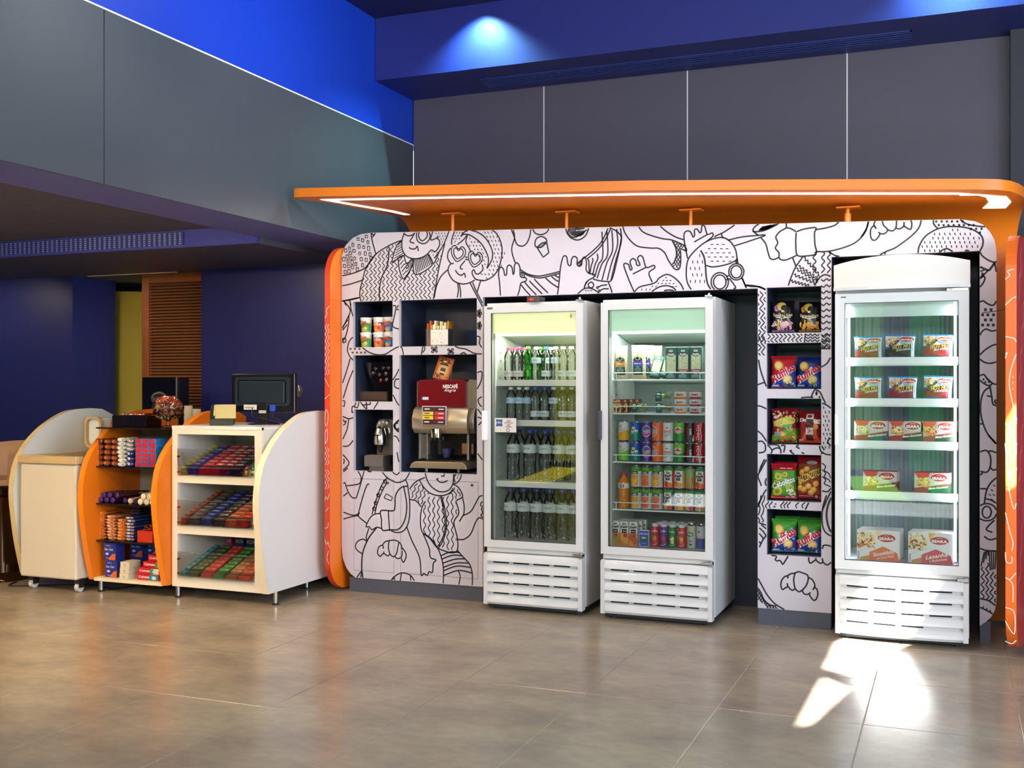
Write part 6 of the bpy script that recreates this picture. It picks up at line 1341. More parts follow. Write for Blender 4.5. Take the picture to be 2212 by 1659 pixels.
crisps = [(0, 1690, .128, .175, '141214', A_sens('b06aa8', ['d8a8b0', 'c98a9a', 'e8c8c0', 'b8708a']), 'black crisp bag with purple trim, beside the zigzag strip'), (0, 1749, .122, .165, '141214', A_sens('d8901f', ['d9a050', 'c9802a', 'e8c070', '8a9a3a']), 'black crisp bag with orange trim'),
          (1, 1692, .150, .170, 'c6202c', A_ruff('c6202c', 'd8a83a'), 'red and blue crisp bag in the second niche'), (1, 1749, .138, .165, '16307e', A_ruff('16307e', 'd8b03a'), 'navy blue crisp bag in the second niche'),
          (2, 1694, .150, .180, '8a1a24', A_fand, 'crimson and green corn snack bag in the third niche'), (2, 1750, .128, .165, '9a1c20', A_dor, 'dark red snack bag with a taped card in the third niche'),
          (3, 1691, .140, .185, 'c02028', A_ceb, 'green onion ring snack bag with red ends in the fourth niche'), (3, 1749, .150, .225, '8e1a20', A_bac, 'brown bacon snack bag in the fourth niche'),
          (4, 1694, .150, .175, '3f9a2c', A_ruff('4fa83a', 'd8a83a'), 'green topped blue crisp bag in the lowest niche, nearer the bottle coolers'), (4, 1752, .145, .170, '3f9a2c', A_ruff('4fa83a', 'd8a83a'), 'green topped blue crisp bag in the lowest niche, nearer the freezer')]
crisps = [(n, px, w*1.07, h*1.1, *r) for n, px, w, h, *r in crisps]
for k, (n, px, w, h, col, art, lab) in enumerate(crisps):
    Y = YP+.11+(.0 if k % 2 == 0 else .02)
    w = min(w, .147); nx0, nx1 = NR[n][0]+w/2+.008, NR[n][1]-w/2-.008; xk = min(max(X_(px, Y), nx0), nx1)
    o = bag(w, h, .07, col, art, 'crisp_bag', seed=k+20); o.location = (xk, Y, nz(n)+.006); o.rotation_euler = (math.radians(-7), 0, math.radians((6, -4)[k % 2])); tag(o, lab, 'crisp bag', 'crisp bags in the niches')
    if n in (2, 3, 4):
        tag(dup(o, (xk+(.004 if k % 2 == 0 else -.004), Y+.11, nz(n)+.008)), 'bag tucked behind the '+lab.replace(', nearer', ' nearer').replace('topped blue ', 'topped '), 'crisp bag', 'crisp bags in the niches')
a = Art(flatY(YP+.2), lift=.0003)
# ================================================================== THE SNACK COUNTER
CREAM = M('eadfcb', .4); CREAM2 = M('e6e0da', .4); ORP = M('f47c12', .38, coat=.15); INN = M('ddd6c8', .5)
_f = [atX(px, py, -3.97) for px, py in ((696, 887), (659, 893), (627, 916), (599, 948.5), (576, 990), (564, 1032), (559, 1088), (562, 1143.5), (569, 1213), (580, 1284))]
front_c = smooth_line([(p.y, p.z) for p in _f], n=5)
PROF = [(6.62, 1.165), (6.5, 1.212)]+front_c+[(6.62, front_c[-1][1])]
def round_panel(nm, x0, x1, mat, parent):
    return MB().prism(PROF, 'x', x0, x1).build(nm, mat, parent)
LEGM = M('b8b4ae', .25, 1)
def leg(parent, x, y, h=.085):
    l = MB().lathe([(.0165, .012), (.0165, h)], 14, (x, y, 0)).build('leg', LEGM, parent, smooth=True)
    MB().lathe([(.021, 0), (.021, .012), (.017, .013)], 14, (x, y, 0)).build('leg_cap', M('1c1c1e', .5), l)
YW = 5.80; xL, xR = -4.744, -4.045; ZT = 1.127
wc = thing('snack_counter', 'white checkout counter with three open cubbies and a curved end panel', 'counter')
zb = [1.073, .805, .756, .477, .423, .144]; zbot = .078
outerW = [(xL, zbot), (xR, zbot), (xR, ZT-.004), (xL, ZT-.004)]; xo0, xo1 = X_(383.5, YW), X_(550, YW)
hol = [[(xo0, zb[i+1]), (xo1, zb[i+1]), (xo1, zb[i]), (xo0, zb[i])] for i in (0, 2, 4)]
slab(outerW, hol, 'y', YW, YW+.02).build('front_frame', CREAM, wc)
m = MB(); m.box(xL, YW+.02, zbot, xo0-.0, 6.45, ZT-.02).box(xo1, YW+.02, zbot, xR, 6.45, ZT-.02).box(xo0, 6.43, zbot, xo1, 6.45, ZT-.02)
for a_, b_ in ((zbot, zb[5]), (zb[4], zb[3]), (zb[2], zb[1]), (zb[0], ZT-.02)): m.box(xo0, YW+.02, a_, xo1, 6.43, b_)
m.build('carcass', INN, wc)
box('worktop', CREAM2, xL-.0, YW-.004, ZT-.02, xR+.0, 6.47, ZT, wc, .001)
pn = round_panel('end_panel', -4.015, -3.97, CREAM2, wc)
loopf = [(y-.0004, z) for y, z in front_c]; v = []
for y, z in loopf: v += [(-4.0148, y-.0006, z), (-3.9702, y-.0006, z)]
MB().add(v, [(2*i, 2*i+1, 2*i+3, 2*i+2) for i in range(len(loopf)-1)]).build('edge_band', M('ecdcb8', .4), pn)
box('end_spacer', CREAM2, xR, 5.95, zbot+.01, -4.015, 6.45, ZT-.05, wc)
for i, (z0, z1) in enumerate(((zb[1], .976), (zb[3], .644), (zb[5], .306))):
    g = box('glass_front', SHELFGLASS, xo0+.012, YW-.014, z0-.004, xo1-.006, YW-.009, z1, wc)
    box('glass_edge', M('5f7f78', .2), xo0+.012, YW-.0145, z1, xo1-.006, YW-.0085, z1+.0022, g)
    for px in (xo0+.016, xo1-.012):
        for zz in (z0+.022, z0+(z1-z0)*.72):
            MB().lathe([(.007, 0), (.007, .016)], 10).build('standoff', M('b98a5a', .25, 1), g); s_ = g.children[-1]; s_.location = (px, YW, zz); s_.rotation_euler = (math.pi/2, 0, 0)
leg(wc, X_(378, 5.83)+.026, 5.83); leg(wc, -3.985, 5.86); leg(wc, -4.70, 6.4); leg(wc, -4.1, 6.4)
# ---- chocolate bars and gum in the cubbies
def bar_proto(nm, w, l, t, col, c2, txt=None, tc='f2ead8'):
    """wrapped bar, long side across; local origin at its near lower edge"""
    o = bpy.data.objects.new(nm, None); COL.objects.link(o); m = MB()
    nx, ny = 10, 5
    def hgt(u, v): return t*(max(0, 1-abs(2*v-1)**3)**.6)*(1 if abs(u) < .86 else .15)+.0008
    for sg in (1, -1):
        vs = [(w*(i/nx-.5), l*j/ny, t/2+sg*hgt(2*i/nx-1, j/ny)/2) for j in range(ny+1) for i in range(nx+1)]
        m.add(vs, [(j*(nx+1)+i, j*(nx+1)+i+1, (j+1)*(nx+1)+i+1, (j+1)*(nx+1)+i) for j in range(ny) for i in range(nx)])
    m.build('wrapper', M(col, .25, coat=.5), o, smooth=True)
    a = Art(lambda u, v_, e: (u, v_, t/2+hgt(2*u/w, v_/l)/2+.0006+e), fine=.012, lift=.0003)
    if txt: a.text(txt, 0, l*.42, w*.66, l*.40, tc, shear=.2, bold=.03)
    else: a.poly([(-w*.34, l*.25), (w*.2, l*.2), (w*.34, l*.5), (-w*.2, l*.6)], c2)
    a.fleck(-w*.4, l*.15, w*.4, l*.8, [c2, tc, col], 7, .005)
    a.build('print', o); return o
def shingle(proto, x, y0, z0, label, group, cat, n=8, front=4, t=.012, dy=.046, dz=.0165, tilt=.26, skew=.0):
    """a few bars piled at the front, then a row climbing towards the back"""
    first = True; q = 0
    spots = [(0, t*k, 0) for k in range(front)]+[(dy*k, t*(front-1)+dz*k, tilt) for k in range(1, n+1)]
    for k, (dy_, dz_, tl) in enumerate(spots):
        loc = (x+skew*k+random.uniform(-.004, .004), y0+dy_, z0+dz_)
        if first: o = proto; o.location = loc; first = False
        else: o = dup(proto, loc)
        o.rotation_euler = (tl, 0, random.uniform(-.08, .08))
        tag(o, '%s, %s' % (label, ('%s from below at the front' % ORD[k]) if k < front else '%s of the row behind' % ORD[k-front]), cat, group)
def riser(z0, h0, n=8, dy=.046, dz=.0165):
    MB().prism([(5.885, z0), (5.885, z0+h0-.012), (5.885+dy*n+.03, z0+h0-.012+dz*n), (5.885+dy*n+.03, z0)], 'x', xo0+.012, xo1-.008).build('display_riser', M('cfc6b4', .5), wc)
z1c = zb[1]+.001; riser(z1c-.001, .048)
for px, col, c2, nm, txt in ((398, 'b3a52c', 'e8e27a', 'yellow', None), (420, '3f2a7e', '8a7ac8', 'purple', None), (446, 'c21a26', 'efe6e2', 'bright red', 'crunch'), (470, 'b01c28', 'f0e0d0', 'red speckled', None), (490, '7a1420', 'e8c8c0', 'dark red', None), (511, '1e1517', 'b8b0a8', 'black', None)):
    shingle(bar_proto('chocolate_bar', .088, .052, .013, col, c2, txt), X_(px, 5.86), 5.828, z1c, '%s chocolate bar in the top cubby' % nm, nm+' chocolate bars in the top cubby', 'chocolate bar', n=6 if px > 500 else 7)
def candy(r, col, loc, lab):
    o = thing('wrapped_bonbon', lab, 'candy', loc, group='bonbons in the top cubby')
    MB().lathe([(r*.3, 0), (r*.85, r*.35), (r, r), (r*.8, r*1.7), (r*.25, r*2)], 12, wob=lambda a, z: 1+.08*math.sin(5*a+90*z)).build('ball', M(col, .18, .6), o, smooth=True)
    MB().lathe([(r*.25, r*1.95), (r*.5, r*2.3), (r*.2, r*2.2)], 10, cap=False, wob=lambda a, z: 1+.3*math.sin(6*a)).build('twist', M(col, .18, .6), o)
for px, dy, dz, col, lab in ((516, 0, 0, 'd0208e', 'magenta foil bonbon at the front of the top cubby'), (530, .015, 0, 'c9983a', 'gold foil bonbon at the front of the top cubby'), (524, .05, .02, 'e05a9a', 'pink foil bonbon behind the gold one'), (537, .055, .02, '3f9a3a', 'green foil bonbon near the cubby corner')):
    candy(.022, col, (X_(px, 5.86), 5.86+dy, z1c+dz), lab)
z2c = zb[3]+.001; riser(z2c-.001, .048)
for px, col, c2, nm, txt in ((397, 'b2521f', 'e8a25a', 'copper orange', 'TRIX'), (424, '5a4a44', 'c8bcae', 'brown and silver', 'prestigio'), (452, '1f2f8a', '8ab0e0', 'royal blue', None), (478, '44302c', 'd8cabc', 'dark brown', 'Lolla'), (503, 'c0552a', 'f0d2a8', 'tan and red', 'baton'), (529, 'b8261c', 'f08a3a', 'scarlet', None)):
    shingle(bar_proto('chocolate_bar', .090, .052, .013, col, c2, txt), X_(px, 5.86), 5.828, z2c, '%s candy bar in the middle cubby' % nm, nm+' bars in the middle cubby', 'chocolate bar')
z3c = zb[5]+.001
riser(z3c-.001, .016)
for px, col, c2, nm in ((397, '3f7f8e', '8cc4c8', 'teal'), (424, '3a4a28', 'a8b870', 'dark green'), (451, 'd0281f', 'f0a090', 'red'), (479, '2c7a2a', 'a8dc90', 'bright green'), (506, 'a85a34', 'e8c090', 'brown'), (531, 'd8452a', 'f0b080', 'orange')):
    g = bpy.data.objects.new('gum_pack', None); COL.objects.link(g)
    MB().box(-.042, 0, 0, .042, .05, .012).build('packet', M(col, .3, coat=.4), g, .002, seg=1)
    a = Art(lambda u, v_, e: (u, v_, .012+e), lift=.0003); a.rect(-.034, .010, .034, .030, c2); a.rect(-.024, .015, .010, .025, col); a.build('print', g)
    shingle(g, X_(px, 5.86), 5.828, z3c, '%s gum packet in the bottom cubby' % nm, nm+' gum packets', 'gum', n=7, front=2, t=.0125, tilt=.3)
for px, col, nm in ((468, 'c8405a', 'rose'), (493, 'd84a86', 'pink'), (519, '2e468e', 'blue'), (543, '3a4a6e', 'slate blue')):
    x = X_(px, 6.33)
    for k in range(3):
        o = thing('mint_box', '%s mint box, %s of its stack at the back of the bottom cubby' % (nm, ('bottom', 'middle', 'top')[k]), 'candy box', (x, 6.35, z3c+.0005+k*.066), group='mint boxes')
        MB().box(-.036, -.03, 0, .036, .03, .065).build('box', M(col, .3, coat=.4), o, .002, seg=1)
        a = Art(flatY(-.03), lift=.0003); a.rect(-.03, .02, .03, .04, 'e8d8dc'); a.rect(-.02, .026, .02, .034, col); a.build('print', o)

# ---- orange shelf unit
xa, xb2 = -5.36, -4.798; YS = 5.79
ou = thing('orange_shelf_unit', 'orange curved display shelf with dark glass shelves between freezer and white counter', 'shelf')
for x0, x1 in ((-5.405, -5.36), (-4.798, -4.753)):
    p_ = round_panel('side_panel', x0, x1, ORP, ou)
    v = []
    for y, z in loopf: v += [(x0+.0002, y-.0006, z), (x1-.0002, y-.0006, z)]
    MB().add(v, [(2*i, 2*i+1, 2*i+3, 2*i+2) for i in range(len(loopf)-1)]).build('edge_band', M('f58a1e', .4), p_)
box('back_panel', M('b3a58e', .5), xa, 6.21, .09, xb2, 6.23, 1.09, ou)
SG = clear('smoked_glass', (.45, .40, .38), 1.5, .03, .12, (.05, .04, .04))
SZ = [1.109, .848, .598, .350]
for z in SZ:
    s_ = box('glass_shelf', SG, xa+.001, YS-.01, z-.010, xb2-.001, 6.21, z, ou); box('shelf_edge', M('231a1a', .2), xa+.001, YS-.0125, z-.010, xb2-.001, YS-.0105, z, s_)
box('base_shelf', M('eadcbb', .4), xa+.0, YS-.03, .078, xb2, 6.21, .1, ou)
leg(ou, -5.335, 5.80, .078); leg(ou, -4.82, 6.15, .078); leg(ou, -5.33, 6.15, .078)
ORDX = ORD+['eleventh', 'twelfth']
def stack(proto, x, y, z, n, t, label, group, cat, jit=.003, rz=0, who=''):
    first = proto.name not in used; used.add(proto.name)
    for k in range(n):
        loc = (x+random.uniform(-jit, jit), y+random.uniform(-jit, jit), z+.0005+t*k)
        if first: o = proto; o.location = loc; first = False
        else: o = dup(proto, loc)
        o.rotation_euler = (0, 0, rz+random.uniform(-.04, .04)); tag(o, label if n == 1 else '%s, %s from below%s' % (label.replace(' stacked on the', ' on the'), ORDX[k], who), cat, group)
def flat_pack(nm, w, d, t, col, c2, c3=None):
    """soft flat pack lying down, front end facing -y"""
    o = bpy.data.objects.new(nm, None); COL.objects.link(o)
    m = MB(); n = 8; prof = []
    for i in range(n+1):
        u = -1+2*i/n; prof.append((u*w/2, t*.5*(1-abs(u)**4)))
    pts = [(x, t*.5+h) for x, h in prof]+[(x, t*.5-h) for x, h in reversed(prof[1:-1])]
    m.prism(pts, 'y', -d/2, d/2).build('wrapper', M(col, .28, coat=.5), o, .002, seg=1)
    a = Art(flatY(-d/2), lift=.0004); a.rect(-w*.38, t*.28, -w*.02, t*.76, c2); a.rect(w*.06, t*.28, w*.38, t*.72, c3 or c2); a.fleck(-w*.36, t*.3, w*.36, t*.7, [c2, c3 or c2, col], 8, .006); a.build('print', o); return o
zS = SZ[1]
bp = flat_pack('cookie_pack', .062, .15, .036, '5e2a16', 'd8763a', '8a4a2a')
for q, px in enumerate((226, 243, 259.5)): stack(bp, X_(px, 5.87)+.012, 5.88, zS, 5, .0365, 'brown cookie pack on the second glass shelf', 'brown cookie packs', 'cookies', who=' in the %s stack' % ORD[q])
wp = flat_pack('wafer_pack', .068, .14, .027, 'd9d6cc', 'f0eee6', '9a978e')
stack(wp, X_(275, 5.87)+.008, 5.87, zS, 7, .0275, 'white wafer pack stacked on the second glass shelf', 'white wafer packs', 'wafers')
np_ = flat_pack('wafer_pack', .068, .14, .034, '1f2468', 'e4e6ee', '12143a')
stack(np_, X_(294, 5.88)+.01, 5.88, zS, 3, .0345, 'navy blue wafer pack beside the white wafer packs', 'navy wafer packs', 'wafers'); gp = flat_pack('wafer_pack', .068, .14, .027, '7a7d80', 'd8d6d0', '3a3a40'); stack(gp, X_(294, 5.88)+.01, 5.88, zS+.104, 3, .0275, 'grey wafer pack lying over the navy wafer packs', 'grey wafer packs', 'wafers')
rp = bpy.data.objects.new('biscuit_box', None); COL.objects.link(rp)
MB().box(-.028, -.065, 0, .028, .065, .031).build('box', M('2f7fc4', .35), rp, .002, seg=1); a = Art(flatY(-.065), lift=.0004); a.rect(-.023, .003, .023, .028, 'c8202c'); a.build('print', rp)
for q, px in enumerate((312, 326.5, 342)): stack(rp, X_(px, 5.87)+.006, 5.87, zS, 6, .0315, 'red fronted biscuit box', 'red fronted biscuit boxes', 'biscuits', jit=.0005, who=' in the %s stack' % ORD[q])
# rolls
def roll(nm, r, l, col, endc, lab, grp, loc, rz=0):
    o = thing(nm, lab, 'biscuit roll', loc, rz, grp)
    m = MB(); m.tube([(0, -l/2, r), (0, l/2, r)], r, 14); m.build('wrapper', M(col, .25, coat=.5), o, smooth=True)
    m = MB().tube([(0, -l/2-.004, r), (0, -l/2+.001, r)], [r*.7, r*1.01], 14); m.build('end', M(endc, .35), o, smooth=True)
    a = Art(lambda u, v_, e: (math.sin(u/r)*(r+.0005+e), v_, r+math.cos(u/r)*(r+.0005+e)), lift=.0003); a.rect(-.012, -l*.35, .012, l*.3, 'c8b8a8' if col != 'e4dcc0' else '7fae5a'); a.text('roll', 0, 0, .06, .016, col, rot=math.pi/2, bold=.03); a.build('print', o)
    return o
zS = SZ[2]+.0005
for i, (px, lv) in enumerate(((227, 0), (240, 0), (253, 0), (275, 0), (234, 1), (247, 1), (265, 1))):
    roll('biscuit_roll', .0195, .17, '3a1a24', '3c2184', 'purple ended chocolate biscuit roll, %s in its pile on the third glass shelf' % ORD[i], 'purple biscuit rolls', (X_(px, 5.85)+.006, 5.89+(.03 if i == 3 else 0), zS+lv*.034), rz=-.18 if i in (3, 6) else -.06)
roll('biscuit_roll', .0185, .16, '2a1a20', '1c2a5a', 'dark blue ended biscuit roll between purple and cream rolls', 'purple biscuit rolls', (X_(302, 5.86), 5.9, zS)); roll('biscuit_roll', .0185, .16, 'c9a890', 'd8bca8', 'tan ended biscuit roll beside the dark blue one', 'purple biscuit rolls', (X_(290, 5.86), 5.9, zS)); roll('biscuit_roll', .018, .19, '241418', '1a0e12', 'long black biscuit roll lying on top of the pile', 'purple biscuit rolls', (X_(288, 5.95), 5.96, zS+.038), rz=-.9)
for i, (px, lv) in enumerate(((314, 0), (327, 0), (340, 0), (320.5, 1), (333.5, 1))):
    roll('biscuit_roll', .0205, .17, 'e4dcc0', 'e9e0c2', 'cream ended biscuit roll, %s in its pyramid on the third glass shelf' % ORD[i], 'cream biscuit rolls', (X_(px, 5.85)+.004, 5.88, zS+lv*.0355))
# snack packs on the fourth shelf
zS = SZ[3]
op = flat_pack('peanut_pack', .078, .14, .021, 'd2702a', 'f0a860', '7a4a2a'); op2 = flat_pack('peanut_pack', .078, .14, .021, '2c4a8c', 'dfe2e8', 'e08a3a'); op3 = flat_pack('peanut_pack', .078, .14, .021, 'c98a5a', 'f2dcc0', 'b04a2a')
for px, pr, n, nm in ((231, op, 9, 'outer orange'), (252, op3, 8, 'tan and orange'), (274, op, 7, 'inner orange'), (293, op2, 8, 'blue')): stack(pr, X_(px, 5.88)+.006, 5.89, zS, n, .0205, '%s snack pack stacked on the fourth glass shelf' % nm, nm+' snack packs', 'snack pack', jit=.005)
dk = flat_pack('snack_pouch', .09, .12, .018, '2a3a52', '5a6a82', 'a04a3a'); stack(dk, X_(293, 6.03), 6.09, zS, 11, .0185, 'dark blue snack pouch piled at the back of the fourth glass shelf', 'dark snack pouches', 'snack pack', jit=.006)
rb = thing('sweets_tray', 'open red cardboard tray with orange sweets on the fourth glass shelf', 'tray', (X_(322, 5.87)+.02, 5.88, zS+.0005))
m = MB(); m.box(-.062, -.075, 0, .062, .075, .004).box(-.062, -.075, .004, .062, -.072, .075).box(-.062, .072, .004, .062, .075, .10).box(-.062, -.072, .004, -.059, .072, .075).box(.059, -.072, .004, .062, .072, .075); m.build('tray', M('cf3a22', .5), rb)
m = MB()
for k in range(40):
    x, y, z = random.uniform(-.05, .05), random.uniform(-.06, .06), .06+.05*random.random(); s = .014; t = random.random()*3
    m.add([(x-s*math.cos(t), y-s*math.sin(t), z), (x+s*.6*math.sin(t), y-s*.6*math.cos(t), z+.006), (x+s*math.cos(t), y+s*math.sin(t), z+.004), (x-s*.6*math.sin(t), y+s*.6*math.cos(t), z-.006)], [(0, 1, 2, 3)], random.choice(['e0641e', 'd84a20', 'f0862a', 'b8321c', 'f4e2d0']))
m.build('sweets', None, rb)['kind'] = 'stuff'
# toiletries at the bottom
def A_care(a, w, h):
    a.poly([(-w*.1, 0), (w/2, 0), (w/2, h*.4), (w*.2, h*.3)], 'd8642c'); a.line([(-w*.3, h*.12), (0, h*.1), (w*.3, h*.36)], .004, 'f0a03a'); a.text('Ever Care', -w*.06, h*.62, w*.7, h*.14, 'dfe6f4', shear=.2, bold=.02); a.ell(-w*.2, h*.35, w*.14, h*.07, 'cfd8f0'); a.rect(-w*.3, h*.82, w*.1, h*.86, 'a8b8e0')
bx_ = carton('toiletry_box', .10, .09, .115, '27368e', A_care); z0 = .1005
for k, (dx, dz, nm) in enumerate(((.0, 0, 'bottom'), (-.012, .116, 'top'))):
    place(bx_, (X_(245, 5.83)+dx+.006, 5.845, z0+dz), 'blue and orange toiletry box, %s of the front stack by the orange side' % nm, 'box', 'toiletry boxes')
for k in range(3):
    place(bx_, (-5.19+.085*k, 6.02+.06*k, z0), 'blue and orange toiletry box, %s of the row behind, lower' % ORD[k], 'box', 'toiletry boxes'); place(bx_, (-5.19+.085*k, 6.02+.06*k, z0+.1155), 'blue and orange toiletry box, %s of the row behind, upper' % ORD[k], 'box', 'toiletry boxes')
sb = carton('soap_box', .075, .11, .038, 'e6d9ba', lambda a, w, h: (a.text('Dove', .0, h*.55, w*.34, h*.2, '3a3a4a'), a.ell(0, h*.3, .004, .003, '5a4a3a')))
for k in range(3): place(sb, (X_(272, 5.80)+.004*k+.004, 5.83, z0+.0385*k), 'cream soap box, %s of its front stack' % ('bottom', 'middle', 'top')[k], 'box', 'soap boxes')
for k in range(2): place(sb, (X_(300, 6.0), 6.0, z0+.0385*k), 'cream soap box at the back, %s of two' % ('lower', 'upper')[k], 'box', 'soap boxes')
def A_colg(c):
    def f(a, w, h): a.rect(w*.12, .002, w/2-.002, h-.002, c); a.ell(w*.18, h*.5, w*.13, h*.42, '2f9a62' if c == 'e9ece4' else c); a.ell(w*.3, h*.45, w*.1, h*.3, 'd8ece0'); a.text('Colgate', -w*.17, h*.5, w*.5, h*.5, 'f6efec', bold=.03)
    return f
for k, (c, px, dy, nm) in enumerate((('2a8aa0', 316, 0, 'bottom'), ('e9ece4', 317, .003, 'second'), ('e9ece4', 324, .02, 'third'), ('c81e2a', 331, .04, 'top'))):
    tb = carton('toothpaste_box', .175, .045, .040, 'c81e2a', A_colg(c)); tb.location = (X_(px, 5.80)+.012, 5.82+dy, z0+.0405*k); tag(tb, 'red toothpaste box, %s of its stack on the bottom shelf' % nm, 'toothpaste', 'toothpaste boxes')

# ---- on top of the orange unit
tz = SZ[0]+.0005
tr = thing('black_tray', 'low glossy black tray box on the top shelf of the orange unit', 'tray', (X_(285, 5.98)+.026, 5.98, tz))
box('case', M('151112', .2, coat=.5), -.145, -.06, 0, .05, .10, .075, tr, .002); box('case', M('0f0c0d', .2, coat=.5), .053, -.06, 0, .145, .10, .075, tr, .002)
cp = flat_pack('cracker_pack', .085, .09, .014, '7a1c1a', 'e8ded4', 'c04a3a')
for k, dx in enumerate((-.07, .0, .075)): stack(cp, X_(285, 5.98)+.026+dx, 6.0, tz+.0755+.0, 1, .014, 'flat red and white packet, %s in a row on the black tray' % ORD[k], 'packets on the black tray', 'packet')
bx0 = (X_(363, 6.0), 6.0, tz)
bw = thing('candy_bowl', 'stemmed glass bowl heaped with gold and red foil candies', 'bowl', bx0)
MB().lathe([(.042, 0), (.042, .004), (.012, .010), (.009, .035), (.02, .045), (.06, .06), (.095, .09), (.104, .125), (.098, .16), (.09, .175)], 28, cap=False).build('glass', clear('bowl_glass', (.93, .95, .94), 1.45, .02), bw, smooth=True)
m = MB(); rnd = random.Random(5)
for k in range(900):
    th_ = rnd.random()*6.283; u = rnd.random(); r = (.094)*(rnd.random()**.35); z = .055+.15*rnd.random()
    lim = .097*math.sqrt(max(0, 1-((z-.125)/.085)**2))
    if r > lim: r = lim*rnd.random()**.3
    c = Vector((r*math.cos(th_), r*math.sin(th_), z)); e1 = Vector([rnd.gauss(0, 1) for _ in range(3)]).normalized()*.013; e2 = e1.cross(Vector([rnd.gauss(0, 1) for _ in range(3)])).normalized()*.006
    top = z > .15; pal = ['d8b24a', 'e8cf7a', 'f0e2a8', 'b88a2a', 'c9304a', '8a1a2c', 'f2e8d8'] if not top else ['c9283a', 'e0506a', 'd8b24a', 'e8cf7a', 'b01c30']
    if .085 < z < .12: pal = ['c9304a', '8a1a3c', 'e8d8dc', 'd8b24a', '6a1430']
    m.add([c-e1, c-e2, c+e1, c+e2], [(0, 1, 2, 3)], M(rnd.choice(pal), .25, .35))
m.build('foil_candies', None, bw)['kind'] = 'stuff'
bc = thing('back_counter', 'dark back counter behind the orange shelf unit', 'counter')
box('body', M('23223a', .5), -5.75, 6.68, 0, -4.2, 7.2, 1.08, bc)
for k, (px, h) in enumerate(((407, .155), (425, .13))):
    o = thing('paper_cup_stack', '%s stack of cream paper cups behind the candy bowl' % ('taller', 'shorter')[k], 'paper cups', (X_(px, 6.8), 6.8, 1.0805), group='paper cup stacks')
    for q in range(3): MB().lathe([(.036-.0008*q, h*.3*q), (.033-.0008*q, h*.3*q+.04), (.030, h*.4+h*.3*q if q < 2 else h), (.0, h*.4+h*.3*q if q < 2 else h)][:4], 18).build('cup', M('e6d8bd', .6), o, smooth=True)
bxp = thing('pizza_box_display', 'tall black box with grey oval brand mark behind the candy bowl', 'display box', ((X_(307, 6.85)+X_(380, 6.85))/2, 6.85, 1.0805))
wB = X_(380, 6.85)-X_(307, 6.85); hB = Z_(340, 815, 6.85)-1.0805
box('box', M('0b0a0c', .25, coat=.4), -wB/2, 0, 0, wB/2, .12, hB, bxp, .002); box('side_strip', M('0e0d10', .4), wB/2+.003, .01, 0, wB/2+.028, .12, hB, bxp); box('seam', M('8a8a90', .3), wB/2, -.001, 0, wB/2+.003, .01, hB, bxp)
a = Art(flatY(0), lift=.0005); a.ell(.0, hB*.56, .075, .052, '77777c'); a.ell(0, hB*.545, .068, .043, '101013'); a.text('Dr.Oetker', 0, hB*.55, .118, .03, '8f8f94', bold=.02); a.build('print', bxp)

# ---- on the white counter
pr = thing('receipt_printer', 'black receipt printer with cream paper cover on the white counter', 'printer', (X_(480, 6.0), 6.0, ZT+.0005), math.radians(33))
MB().prism([(-.08, 0), (.12, 0), (.12, .135), (.03, .13), (-.07, .05), (-.08, .04)], 'x', -.075, .075).build('body', M('2c2b1f', .4), pr, .004)
MB().prism([(-.058, .062), (.02, .128), (.016, .133), (-.062, .067)], 'x', -.052, .045).build('paper_cover', M('d8c88e', .5), pr); box('top_lid', M('b8a86a', .4), -.06, .03, .131, .07, .12, .14, pr, .003)
for x in (-.03, .03): MB().lathe([(.007, 0), (.007, .005)], 10).build('button', M('cfc9b8', .3), pr); pr.children[-1].location = (x, -.079, .02); pr.children[-1].rotation_euler = (math.pi/2, 0, 0)
mo = thing('monitor', 'black computer monitor seen from behind on the white counter', 'monitor', (X_(570, 6.2), 6.2, ZT+.0005))
wm = (X_(637, 6.2)-X_(501, 6.2)); zm0 = Z_(569, 891, 6.2)-ZT; zm1 = Z_(569, 807, 6.2)-ZT
BK = M('10141a', .25, coat=.4)
MB().box(-wm/2, -.015, zm0, wm/2, .02, zm1).build('housing', BK, mo, .006, seg=3)
slab(rrect(-wm*.43, zm0+.045, wm*.43, zm1-.025, .02), [rrect(-wm*.385, zm0+.06, wm*.385, zm1-.042, .015)], 'y', -.026, -.014).build('rim', M('2a3138', .2, coat=.5), mo)
box('back_plate', M('1d2a33', .3), -wm*.36, -.030, zm0+.062, wm*.36, -.015, zm1-.05, mo, .006)
MB().box(-.025, -.03, .01, .045, .0, zm0+.07).build('neck', M('17191c', .3), mo, .004); MB().lathe([(.11, 0), (.11, .006), (.06, .012), (0, .014)], 28).build('base', M('121214', .25, coat=.3), mo, smooth=True)
a = Art(flatY(-.0305), lift=.0004); a.rect(-.14, zm0+.018, -.035, zm0+.052, 'd8d4c8'); a.rect(-.13, zm0+.030, -.06, zm0+.034, '55524a'); a.rect(-.018, zm0-.004, .038, zm0+.014, 'e0dccc'); a.text('MONITOR', .01, zm0+.005, .046, .009, '2a2822'); a.build('stickers', mo)
box('video_plug', M('2a4ec0', .4), .075, -.045, zm0+.01, .11, -.02, zm0+.05, mo, .004)
for p in ([(.09, -.035, zm0+.01), (.10, -.04, zm0-.03), (.14, -.02, .03), (.16, .05, .006)], [(-.07, -.03, zm0+.03), (-.06, -.05, zm0-.02), (0, -.06, .05), (.08, -.05, .03), (.15, .02, .008)], [(.17, 0, zm0), (.165, .01, .03), (.15, .06, .006)]):
    MB().tube(smooth_line(p, n=6), .0035, 6).build('cable', M('1a1a1c', .4), mo, smooth=True)
wk = thing('webcam', 'round dark webcam mounted beside the monitor', 'camera', (X_(642, 6.30), 6.30, ZT+.0005))
